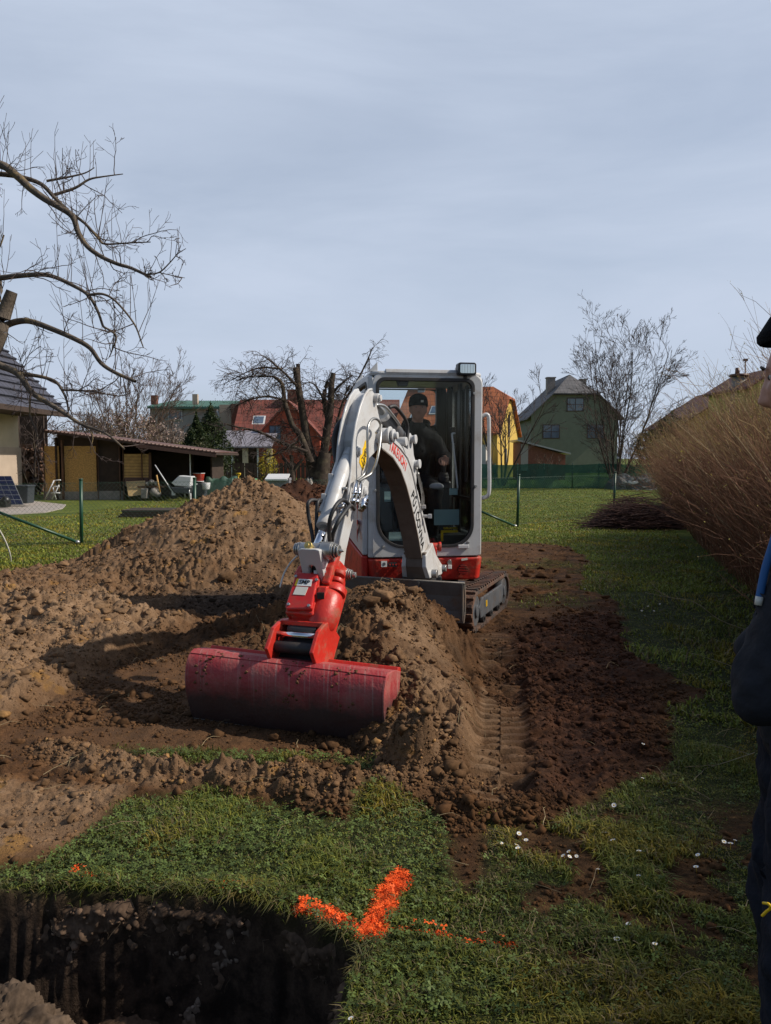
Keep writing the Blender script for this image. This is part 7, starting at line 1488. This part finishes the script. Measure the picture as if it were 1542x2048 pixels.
for i in range(len(FPP) - 1):
    a, b = FPP[i], FPP[i + 1]; n = int((b - a).length / .075); Hh = 1.05
    for k in range(-14, n):
        for sg in (1, -1):
            k0 = k * .075; x0, x1 = (k0, k0 + Hh * .98) if sg > 0 else (k0 + Hh * .98, k0); Ln = (b - a).length; z0_, z1_ = .03, .03 + Hh
            # clip
            t0, t1 = 0.0, 1.0; d = x1 - x0
            for lim, s_ in ((0, 1), (Ln, -1)):
                tt = (lim - x0) / d
                if s_ * d > 0: t0 = max(t0, tt)
                else: t1 = min(t1, tt)
            if t1 - t0 < .02: continue
            e = (b - a).normalized(); q0 = a + e * (x0 + d * t0) + Vector((0, 0, z0_ + Hh * t0)); q1 = a + e * (x0 + d * t1) + Vector((0, 0, z0_ + Hh * t1)); Pl.append([q0[:], q1[:]])
Pl = np.array(Pl); V, F = tubes(Pl, np.full((len(Pl), 2), .0016), 3); np_mesh('wire_mesh', V, F, 'post_green', parent=rt)
p = MB()
for z in (1.06, .55, .05): p.tube([v + Vector((0, 0, z)) for v in FPP], .0022, 5)
p.build('tension_wires', 'post_green', rt)
# green netting fence
m = bpy.data.materials.new('green_netting'); m.use_nodes = True; nt = m.node_tree; nt.nodes.clear(); L = nt.links; out = nd(nt, 'ShaderNodeOutputMaterial'); b = nd(nt, 'ShaderNodeBsdfPrincipled', i_Roughness=.7); b.inputs['Base Color'].default_value = (.012, .075, .050, 1); t = nd(nt, 'ShaderNodeBsdfTransparent'); t.inputs[0].default_value = (.5, .8, .7, 1)
tc = nd(nt, 'ShaderNodeTexCoord'); n_ = nd(nt, 'ShaderNodeTexNoise', i_Scale=1.6, i_Detail=4.0); L.new(tc.outputs['Object'], n_.inputs['Vector']); r_ = nd(nt, 'ShaderNodeMapRange', i_1=.35, i_2=.65, i_3=.66, i_4=.92); L.new(n_.outputs[0], r_.inputs[0]); ms = nd(nt, 'ShaderNodeMixShader'); L.new(r_.outputs[0], ms.inputs[0]); L.new(t.outputs[0], ms.inputs[1]); L.new(b.outputs[0], ms.inputs[2]); L.new(ms.outputs[0], out.inputs[0]); MATS['green_netting'] = m
NY = 37.5; rt = empty('netting_fence', (xat(1150, NY), NY, 0), label='fence covered in dark green privacy netting across the far lawn', cat='fence'); nx = 90; xs = np.linspace(xat(880, NY), xat(1345, NY), nx); zs = np.linspace(.0, 1.17, 6); Xg, Zg = np.meshgrid(xs, zs); Yg = NY + .05 * np.sin(Xg * 2.3) * (1.2 - Zg) + .03 * vn(Xg * 3, Zg * 3, 3); Zg = Zg + (Zg > 1) * .03 * np.sin(Xg * 1.9)
V = np.stack([Xg.ravel(), Yg.ravel(), Zg.ravel()], 1); idx = np.arange(V.shape[0]).reshape(6, nx); F = np.stack([idx[:-1, :-1].ravel(), idx[:-1, 1:].ravel(), idx[1:, 1:].ravel(), idx[1:, :-1].ravel()], 1); np_mesh('netting', V, F, m, parent=rt, smooth=True)
for px in (920, 990, 1035, 1088, 1145, 1198, 1260, 1320): p = MB(); p.tube([(xat(px, NY), NY + .06, 0), (xat(px, NY), NY + .06, 1.22)], .03, 6); p.build('post', 'post_green', rt)
# junk pile at the right end of the netting
JY = 35.5; rt = empty('junk_pile', at(1270, 975, JY), label='heap of white and dark junk under branches at the foot of the tall bare tree', cat='junk heap'); o = drape('cover', 'x', 'x', 1225, 1318, 948, 985, JY + .3, 1.5, 'plastic_dark', 12, .3); o.parent = rt; o.location = o.location - rt.location; del o['label']; del o['category']
for k in range(14):
    c_ = at(random.uniform(1245, 1300), random.uniform(955, 985), JY - .1); p = MB(); p.box(c_, (random.uniform(.12, .4), .2, random.uniform(.04, .12)), Matrix.Rotation(random.uniform(-.5, .5), 3, 'Y')); p.build('scrap_piece', random.choice(['plastic_white', 'galvanised', 'plastic_dark', 'plastic_white']), rt, bevel=.01)
T = Tree(); 
for k in range(40): T.grow(at(random.uniform(1240, 1320), 975, JY), (random.gauss(0, 1), random.gauss(0, .4), .8), random.uniform(.5, 1.2), .012, 1, 2, [0, 3], .6, -.03, .12, .5)
T.build(rt, ('twig_dark', 'twig_dark'), ('trunk', 'branches'), minr=.007)
# old board shelter with firewood between the cream house and the shed
FY = 31.0; rt = empty('firewood_shelter', (xat(62, FY), FY, 0), label='weathered brown firewood shelter between the cream house and the shed', cat='shelter')
p = MB(); pbox(p, 22, 826, 98, 985, .8, .05, FY); p.build('back_boards', 'wood_dark', rt); p = MB(); pbox(p, 25, 888, 90, 895, -.1, .1, FY); p.build('beam', 'wood_brown', rt)
for px in (38, 88): p = MB(); pbox(p, px - 2, 826, px + 2, 992, -.05, .1, FY); p.build('post', 'wood_dark', rt)
p = MB(); random.seed(5)
for k in range(210):
    c_ = at(random.uniform(30, 84), random.uniform(898, 985), FY + .35); r = random.uniform(.03, .075); p.cyl(c_, c_ + Vector((random.gauss(0, .03), .4, random.gauss(0, .02))), r, n=7)
o = p.build('firewood', 'wood_brown', rt); o['kind'] = 'stuff'
# ------------------------------------------------------------------ people
pbr('skin', (.46, .24, .17), rough=.55, var=.10, vs=18, bump=.08, bs=120, spec=.35)
pbr('hair_brown', (.045, .030, .022), rough=.8, var=.3, vs=80)
pbr('knit_black', (.010, .010, .012), rough=.95, var=.3, vs=60, bump=.5, bs=160, spec=.1)
pbr('jacket_black', (.014, .014, .017), rough=.75, var=.2, vs=6, bump=.35, bs=22, spec=.25)
pbr('jacket_dark', (.022, .023, .029), rough=.85, var=.35, vs=9, bump=1.0, bs=11, spec=.2)
pbr('trousers_navy', (.013, .015, .023), rough=.9, var=.35, vs=9, bump=1.0, bs=13, spec=.15)
pbr('trousers_dark', (.016, .016, .018), rough=.85, var=.25, vs=6, bump=.3, bs=20, spec=.2)
pbr('cloth_grey', (.28, .28, .29), rough=.9, var=.15, vs=10, bump=.3)
pbr('blue_cloth', (.02, .10, .28), rough=.7, var=.1)
pbr('eye_white', (.5, .5, .5), rough=.2)
pbr('boot', (.03, .028, .026), rough=.6, var=.2)
def skin_geo(nodes, edges, sub=2, side=None):
    """limb and trunk volumes between joints, nodes {name:(pos, rx[, ry])}; fused() grows one surface over them"""
    vs, fs = [], []
    sd_ = Vector(side).normalized() if side is not None else None
    def blob(c, rx, ry):
        p = MB(); p.sphere((0, 0, 0), 1, (1, 1, 1), 16, 10); o_ = len(vs)
        for v in p.v:
            if sd_ is None or abs(rx - ry) < 1e-6: vs.append(c + v * ((rx + ry) / 2))
            else:
                f_ = sd_.cross(Vector((0, 0, 1))).normalized(); vs.append(c + sd_ * v.x * rx + f_ * v.y * ry + Vector((0, 0, v.z * (rx + ry) / 2)))
        fs.extend([tuple(i + o_ for i in f) for f in p.f])
    for a, b in edges:
        A, B = nodes[a], nodes[b]; ra = (A[1], A[2] if len(A) > 2 else A[1]); rb = (B[1], B[2] if len(B) > 2 else B[1]); L_ = (B[0] - A[0]).length; n = max(2, int(L_ / (min(ra + rb) * .30)) + 1)
        for k in range(n + 1):
            t = k / n; blob(A[0].lerp(B[0], t), ra[0] + (rb[0] - ra[0]) * t, ra[1] + (rb[1] - ra[1]) * t)
    return vs, fs
def fused(name, geos, mat, parent, voxel=.006, smooth=5, disp=None):
    vs, fs = [], []
    for V, F in geos: o_ = len(vs); vs += list(V); fs += [tuple(i + o_ for i in f) for f in F]
    me = bpy.data.meshes.new(name); org = parent_world(parent); me.from_pydata([Vector(v) - org for v in vs], [], fs); o = bpy.data.objects.new(name, me); C.objects.link(o)
    r = o.modifiers.new('r', 'REMESH'); r.mode = 'VOXEL'; r.voxel_size = voxel; r.use_smooth_shade = True
    if smooth: s = o.modifiers.new('c', 'CORRECTIVE_SMOOTH') if False else o.modifiers.new('c', 'SMOOTH'); s.iterations = smooth; s.factor = .5
    dg = bpy.context.evaluated_depsgraph_get(); m2 = bpy.data.meshes.new_from_object(o.evaluated_get(dg)); bpy.data.objects.remove(o); bpy.data.meshes.remove(me)
    if disp:
        for v in m2.vertices: v.co = v.co + v.normal * disp(v.co)
    m2.name = name; m2.materials.clear(); m2.materials.append(MATS[mat]); m2.polygons.foreach_set('use_smooth', [True] * len(m2.polygons)); o = bpy.data.objects.new(name, m2); C.objects.link(o); o.parent = parent; return o
def head_geo(c, yaw, pitch=0.0, s=1.0):
    """face looks along -y before turning"""
    nu, nv = 72, 56; M = Matrix.Translation(c) @ Matrix.Rotation(yaw, 4, 'Z') @ Matrix.Rotation(pitch, 4, 'X'); vs = []; fs = []
    def g(x, m, s_): return math.exp(-((x - m) / s_) ** 2)
    for i in range(nv + 1):
        th = math.pi * i / nv
        for k in range(nu):
            ph = 2 * math.pi * k / nu; nx = math.sin(th) * math.sin(ph); ny = -math.sin(th) * math.cos(ph); nz = math.cos(th)
            front = max(0, -ny); low = max(0, -nz)
            x = nx * .076 * (1 - .30 * low ** 1.6); y = ny * (.094 if ny < 0 else .100) * (1 - (.12 * low ** 2 if ny < 0 else .55 * low ** 1.3)); z = nz * .118
            if ny < 0:
                y += .012 * front * g(nz, -.05, .5) * 0
                y -= .004 * g(nx, 0, .8) * g(nz, .22, .10) * front            # brow
                nose = g(nx, 0, .13 + .10 * g(nz, -.30, .1)) * (max(0, min(1, (.16 - nz) / .42)) if nz > -.30 else max(0, 1 - (-.30 - nz) / .08)); y -= .026 * nose * front
                for sx in (-.38, .38): y += .011 * g(nx, sx, .17) * g(nz, .10, .09) * front     # eye sockets
                y -= .006 * g(nx, 0, .28) * (g(nz, -.50, .045) + g(nz, -.61, .05)) * front      # lips
                y += .004 * g(nx, 0, .25) * g(nz, -.555, .022) * front
                y -= .010 * g(nx, 0, .30) * g(nz, -.84, .14)                                     # chin
                for sx in (-.55, .55): y -= .004 * g(nx, sx, .22) * g(nz, -.15, .2) * front      # cheeks
            vs.append(M @ (Vector((x, y, z)) * s))
    for i in range(nv):
        for k in range(nu): fs.append((i * nu + k, i * nu + (k + 1) % nu, (i + 1) * nu + (k + 1) % nu, (i + 1) * nu + k))
    out = [(vs, fs)]
    for sx in (-1, 1):
        p = MB(); p.sphere((0, 0, 0), .032 * s, (.30, .62, 1.0), 14, 10); Me = M @ Matrix.Translation((sx * .076 * s, .012 * s, .0)) @ Matrix.Rotation(sx * -.35, 4, 'Z'); out.append(([Me @ v for v in p.v], p.f))
    return out, M
def eyes(M, s, parent):
    for sx in (-1, 1):
        p = MB(); c = M @ (Vector((sx * .030, -.071, .012)) * s); p.sphere(c, .0115 * s, (1, 1, .8), 12, 8); e = p.build('eye', 'eye_white', parent)
        p = MB(); d_ = (M.to_3x3() @ Vector((0, -1, 0))) * .0075 * s; p.sphere(c + d_, .0062 * s, (1, 1, 1), 10, 6); p.build('iris', 'hair_brown', e)
        p = MB(); a = M @ (Vector((sx * .016, -.094, .030)) * s); b = M @ (Vector((sx * .030, -.094, .034)) * s); c2 = M @ (Vector((sx * .046, -.084, .028)) * s); p.tube([a, b, c2], [.0022, .0028, .0018], 6); p.build('eyebrow', 'hair_brown', parent)
def cap(name, M, s, mat, parent, z0=.032, top=.135, fold=True, r=1.10, slope=0):
    vs = []; fs = []; nu = 40; rows_ = [(1.0, z0 - .004), (1.03, z0 + .0), (1.045, z0 + .022), (1.03, z0 + .045), (1.00, z0 + .050), (.985, z0 + .062), (.90, z0 + .085), (.68, top - .016), (.36, top - .003), (.02, top)]
    if slope: rows_ = [(.99, z0 - .006), (1.03, z0), (1.03, z0 + .012), (.97, z0 + .020), (.90, z0 + .030), (.80, z0 + .042), (.66, z0 + .053), (.46, top - .006), (.24, top - .001), (.02, top)]
    for (k_, z) in rows_:
        for k in range(nu):
            a = 2 * math.pi * k / nu; zz = z - .012 * max(0, math.sin(a)) * (1 if z < z0 + .06 else 0) * 1.6; kk = k_ * r * (1 + .012 * math.sin(a * 9 + z * 90)); vs.append(M @ (Vector((math.cos(a) * .078 * kk, math.sin(a) * .099 * kk - .001, zz)) * s))
    for i in range(len(rows_) - 1):
        for k in range(nu): fs.append((i * nu + k, i * nu + (k + 1) % nu, (i + 1) * nu + (k + 1) % nu, (i + 1) * nu + k))
    p = MB(); p.add(vs, fs, sm=True); return p.build(name, mat, parent)
def wr(f1=9.0, a1=.010, f2=24.0, a2=.004):
    return lambda c: a1 * (mnoise.noise(c * f1) + .3 * mnoise.noise(Vector((c.x * 3, c.y * 3, c.z * f1 * 2.2)))) + a2 * mnoise.noise(c * f2)
def hand_nodes(w_, dirv, side, palm, s=1.0, curl=1.0):
    """five fingers: w_ wrist, dirv forward, side across the palm (towards the thumb), palm normal the fingers curl to"""
    d = Vector(dirv).normalized(); sd_ = Vector(side).normalized(); n = Vector(palm).normalized(); N = {}; E = []; N['w'] = (w_, .024 * s, .018 * s); N['p'] = (w_ + d * .045 * s, .030 * s, .015 * s); E.append(('w', 'p')); geos = [skin_geo(N, E, 2)]
    for k, (off, ln) in enumerate(((.028, .92), (.010, 1.0), (-.010, .94), (-.027, .78))):
        b = w_ + d * .060 * s + sd_ * off * s; q = [b]; dd = d.copy()
        for j, sg in enumerate((.038, .026, .020)):
            an = (.75 + .12 * k) * curl; dd = (dd * math.cos(an) + n * math.sin(an)).normalized() if j else (dd * math.cos(.45 * curl) + n * math.sin(.45 * curl)).normalized(); nn2 = n - dd * n.dot(dd)
            q.append(q[-1] + dd * sg * ln * s); n_ = n
        geos.append(skin_geo({'a': (q[0] - d * .02 * s, .0095 * s), 'b': (q[0], .0095 * s), 'c': (q[1], .0088 * s), 'd': (q[2], .008 * s), 'e': (q[3], .007 * s)}, [('a', 'b'), ('b', 'c'), ('c', 'd'), ('d', 'e')], 2))
    t0 = w_ + d * .018 * s + sd_ * .022 * s; t1 = t0 + (d * .5 + sd_ * .75 + n * .35).normalized() * .038 * s; t2 = t1 + (d * .8 + sd_ * .05 + n * .8).normalized() * .030 * s; t3 = t2 + (d * .5 - sd_ * .5 + n * .8).normalized() * .024 * s
    geos.append(skin_geo({'a': (t0, .012 * s), 'b': (t1, .011 * s), 'c': (t2, .010 * s), 'd': (t3, .008 * s)}, [('a', 'b'), ('b', 'c'), ('c', 'd')], 2)); return geos
# ---- operator in the cab
def cv_(x, y, z): return CM @ Vector((x, y, z))
OP = empty('person', tuple(cv_(.02, .75, 1.2)), label='man in black jacket and black beanie seated at the levers inside the excavator cab', cat='person')
hg, HM = head_geo(cv_(.04, .53, 1.955), CY + R(-6), R(-4), 1.0)
J = dict(pel=(cv_(.02, .78, 1.29), .17, .12), bel=(cv_(.02, .76, 1.42), .155, .11), che=(cv_(.03, .70, 1.58), .165, .115), nb=(cv_(.035, .62, 1.74), .07, .065), nk=(cv_(.038, .57, 1.83), .055, .055), hd=(cv_(.04, .55, 1.90), .055, .06),
         sR=(cv_(.20, .65, 1.69), .062, .06), eR=(cv_(.315, .60, 1.49), .045, .045), wR=(cv_(.285, .47, 1.50), .027, .025), sL=(cv_(-.15, .65, 1.69), .062, .06), eL=(cv_(-.265, .60, 1.49), .045, .045), wL=(cv_(-.285, .47, 1.50), .027, .025),
         hR=(cv_(.11, .72, 1.27), .085, .08), kR=(cv_(.145, .26, 1.20), .058, .058), aR=(cv_(.12, .24, .78), .038, .038), hL=(cv_(-.08, .72, 1.27), .085, .08), kL=(cv_(-.12, .28, 1.20), .058, .058), aL=(cv_(-.11, .26, .78), .038, .038))
ED = [('pel', 'bel'), ('bel', 'che'), ('che', 'nb'), ('nb', 'nk'), ('nk', 'hd'), ('nb', 'sR'), ('sR', 'eR'), ('eR', 'wR'), ('nb', 'sL'), ('sL', 'eL'), ('eL', 'wL'), ('pel', 'hR'), ('hR', 'kR'), ('kR', 'aR'), ('pel', 'hL'), ('hL', 'kL'), ('kL', 'aL')]
fwd = CM.to_3x3() @ Vector((0, -1, 0)); rgt = CM.to_3x3() @ Vector((1, 0, 0)); dwn = Vector((0, 0, -1))
geos = hg + [skin_geo(J, ED, 2, CM.to_3x3() @ Vector((1, 0, 0)))] + hand_nodes(J['wR'][0] + fwd * .01, fwd + dwn * .15 - rgt * .25, -rgt, dwn, 1.05) + hand_nodes(J['wL'][0] + fwd * .01, fwd + dwn * .15 + rgt * .25, rgt, dwn, 1.05)
body = fused('body', geos, 'skin', OP, .005, 2); eyes(HM, 1.0, OP)
cp = cap('beanie', HM, 1.0, 'knit_black', OP, .030, .150, r=1.13)
p = MB(); Mb = HM @ Matrix.Translation((.026, -.118, .062)); p.box((0, 0, 0), (.026, .003, .020)); p.v = [Mb @ v for v in p.v]; p.build('beanie_patch', 'white_decal', cp)
def grow_(nodes, add, keys): return {k: (nodes[k][0], nodes[k][1] + add, (nodes[k][2] if len(nodes[k]) > 2 else nodes[k][1]) + add) for k in keys}
JK = grow_(J, .022, ['pel', 'bel', 'che', 'nb', 'sR', 'eR', 'wR', 'sL', 'eL', 'wL']); JK['cl'] = (cv_(.037, .59, 1.785), .088, .085); JK['wR'] = (JK['wR'][0] - fwd * .02, .042, .040); JK['wL'] = (JK['wL'][0] - fwd * .02, .042, .040); JK['nb'] = (JK['nb'][0], .11, .09)
fused('jacket', [skin_geo(JK, [('pel', 'bel'), ('bel', 'che'), ('che', 'nb'), ('nb', 'cl'), ('nb', 'sR'), ('sR', 'eR'), ('eR', 'wR'), ('nb', 'sL'), ('sL', 'eL'), ('eL', 'wL')], 2, CM.to_3x3() @ Vector((1, 0, 0)))], 'jacket_black', OP, .010, 2, wr(8, .016, 20, .006))
p = MB(); p.tube([cv_(.02, .56, 1.74), cv_(.018, .555, 1.66), cv_(.015, .575, 1.55), cv_(.01, .60, 1.45)], .004, 6); p.build('zip', 'steel', OP)
p = MB(); hd_ = [cv_(.125, .60, 1.80), cv_(.15, .66, 1.83), cv_(.06, .74, 1.86), cv_(-.04, .72, 1.84), cv_(-.075, .62, 1.80)]; p.tube(smooth_path(hd_, 5), .035, 10); p.build('hood', 'jacket_black', OP)
p = MB(); p.tube([cv_(.038, .57, 1.80), cv_(.038, .565, 1.838)], [.062, .056], 18, cap=False); p.build('collar', 'jacket_black', OP)
for sd_ in ('R', 'L'):
    TK = grow_(J, .018, ['pel', 'h' + sd_, 'k' + sd_, 'a' + sd_]); fused('trousers', [skin_geo(TK, [('pel', 'h' + sd_), ('h' + sd_, 'k' + sd_), ('k' + sd_, 'a' + sd_)], 2)], 'trousers_dark', OP, .010, 2, wr(9, .010, 22, .005))
    a = J['a' + sd_][0]; fused('boot', [skin_geo({'a': (a + Vector((0, 0, .03)), .05), 'b': (a + Vector((0, 0, -.04)), .052), 'c': (a + fwd * .12 + Vector((0, 0, -.06)), .042, .035), 'd': (a + fwd * .19 + Vector((0, 0, -.065)), .035, .028)}, [('a', 'b'), ('b', 'c'), ('c', 'd')], 2)], 'boot', OP, .008, 1)
p = MB(); p.sphere(cv_(.15, .225, 1.235), .062, (1.1, .9, .55), 18, 10); p.build('knee_cloth', 'cloth_grey', OP)
# ---- man standing at the right, turned away towards the machine
DX = Vector((.02, 0, 0))
MN = empty('person', (.93, 1.52, 0), label='man in dark jacket and cap standing half out of frame at the right edge', cat='person')
yaw = math.atan2(-.78, -.62); YAW = R(-130)      # -y turned towards (-.77,.64)
hg, HM = head_geo(Vector((.8245, 1.47, 1.650)), YAW, R(6), 1.02)
F2 = Vector((-.77, .64, 0)); S2 = Vector((.64, .77, 0))
Jm = dict(pel=(Vector((.905, 1.52, .97)), .15, .12), bel=(Vector((.915, 1.51, 1.12)), .14, .11), che=(Vector((.935, 1.50, 1.32)), .16, .115), nb=(Vector((.905, 1.49, 1.47)), .075, .07), nk=(Vector((.87, 1.48, 1.54)), .06, .06), hd=(Vector((.845, 1.475, 1.60)), .058, .06),
          sR=(Vector((.97, 1.66, 1.42)), .065), eR=(Vector((.99, 1.74, 1.16)), .048), wR=(Vector((.86, 1.74, 1.05)), .03), sL=(Vector((.93, 1.33, 1.42)), .065), eL=(Vector((.90, 1.28, 1.16)), .048), wL=(Vector((.80, 1.395, 1.12)), .03),
          hR=(Vector((.93, 1.62, .93)), .095), kR=(Vector((.91, 1.66, .50)), .062), aR=(Vector((.96, 1.68, .09)), .042), hL=(Vector((.85, 1.43, .93)), .095), kL=(Vector((.815, 1.43, .50)), .062), aL=(Vector((.86, 1.44, .09)), .042))
hand = hand_nodes(Vector((.80, 1.40, 1.12)), (-.5, .25, -.35), (0, -1, .2), (.8, .2, -.2), 1.0, .6)
body = fused('body', hg + [skin_geo(Jm, ED, 2, S2)] + hand + hand_nodes(Vector((.85, 1.745, 1.04)), (-.4, -.3, -.5), (0, 1, .2), (.8, .2, -.2), 1.0, .6), 'skin', MN, .0055, 2); eyes(HM, 1.02, MN)
cap('cap', HM, 1.02, 'knit_black', MN, .083, .156, r=1.0, slope=1)
vs, fs = [], []
p = MB(); p.sphere((0, 0, 0), .108, (.74, .93, .70), 20, 12); p.v = [HM @ Vector((v.x, v.y + .012, v.z + .022)) for v in p.v]; p.v = [v if (HM.inverted() @ v).y > -.045 else HM @ Vector(((HM.inverted() @ v).x * .8, (HM.inverted() @ v).y * .8, (HM.inverted() @ v).z + .01)) for v in p.v]; p.build('hair', 'hair_brown', MN)
JJ = grow_(Jm, .022, ['pel', 'bel', 'che', 'nb', 'sR', 'eR', 'sL', 'eL']); JJ['nb'] = (Jm['nb'][0], .10, .09); JJ['cl'] = (Vector((.885, 1.485, 1.515)), .085, .08); JJ['wR'] = (Vector((.86, 1.74, 1.05)), .055); JJ['wL'] = (Vector((.775, 1.40, 1.12)), .064); JJ['pk'] = (Vector((.722, 1.44, 1.060)), .066, .066)
JJ['fr'] = (Vector((.825, 1.46, 1.36)), .068, .064); JJ['hem'] = (Vector((.895, 1.52, .985)), .175, .14)
fused('jacket', [skin_geo({k: JJ[k] for k in ('bel', 'hem', 'fr', 'che', 'nb', 'cl', 'sR', 'eR', 'wR', 'sL', 'eL', 'wL', 'pk')}, [('bel', 'hem'), ('fr', 'pk'), ('bel', 'che'), ('che', 'nb'), ('nb', 'cl'), ('nb', 'sR'), ('sR', 'eR'), ('eR', 'wR'), ('nb', 'sL'), ('sL', 'eL'), ('eL', 'wL'), ('wL', 'pk')], 2, S2)], 'jacket_dark', MN, .0075, 5, wr(7, .018, 24, .010))
for s_ in ('R', 'L'):
    TK = {'pel': (Jm['pel'][0], .14, .12), 'h': (Jm['h' + s_][0], .112), 'm': (Jm['h' + s_][0].lerp(Jm['k' + s_][0], .5), .098), 'k': (Jm['k' + s_][0], .086), 'c': (Jm['k' + s_][0].lerp(Jm['a' + s_][0], .5), .080), 'a': (Jm['a' + s_][0], .068)}
    fused('trousers', [skin_geo(TK, [('pel', 'h'), ('h', 'm'), ('m', 'k'), ('k', 'c'), ('c', 'a')], 2)], 'trousers_navy', MN, .0095, 3, wr(9, .018, 26, .010))
    a = Jm['a' + s_][0]; fused('boot', [skin_geo({'a': (a + Vector((0, 0, .05)), .055), 'b': (a + Vector((0, 0, -.03)), .055), 'c': (a + F2 * .13 + Vector((0, 0, -.05)), .048, .038), 'd': (a + F2 * .20 + Vector((0, 0, -.055)), .038, .028)}, [('a', 'b'), ('b', 'c'), ('c', 'd')], 2)], 'boot', MN, .008, 1)
def mt(px, py, Y): return at(px, py, Y)
p = MB(); a = smooth_path([mt(1560, 1040, 1.46), mt(1545, 1090, 1.46), mt(1530, 1140, 1.46), mt(1519, 1195, 1.46)], 6); p.tube(a, [.0075] * len(a), 10); st_ = p.build('blue_strap', 'blue_cloth', MN); p = MB(); p.tube([mt(1519, 1193, 1.455), mt(1516.5, 1210, 1.455)], .0072, 10); p.build('strap_end', 'hose_white', st_)
p = MB(); p.tube(smooth_path([mt(1526, 1806, 1.34), mt(1537, 1808, 1.33), mt(1541, 1816, 1.33), mt(1533, 1823, 1.335), mt(1524, 1832, 1.34)], 5), .0026, 6); p.build('trouser_emblem', 'yellow_decal', MN)
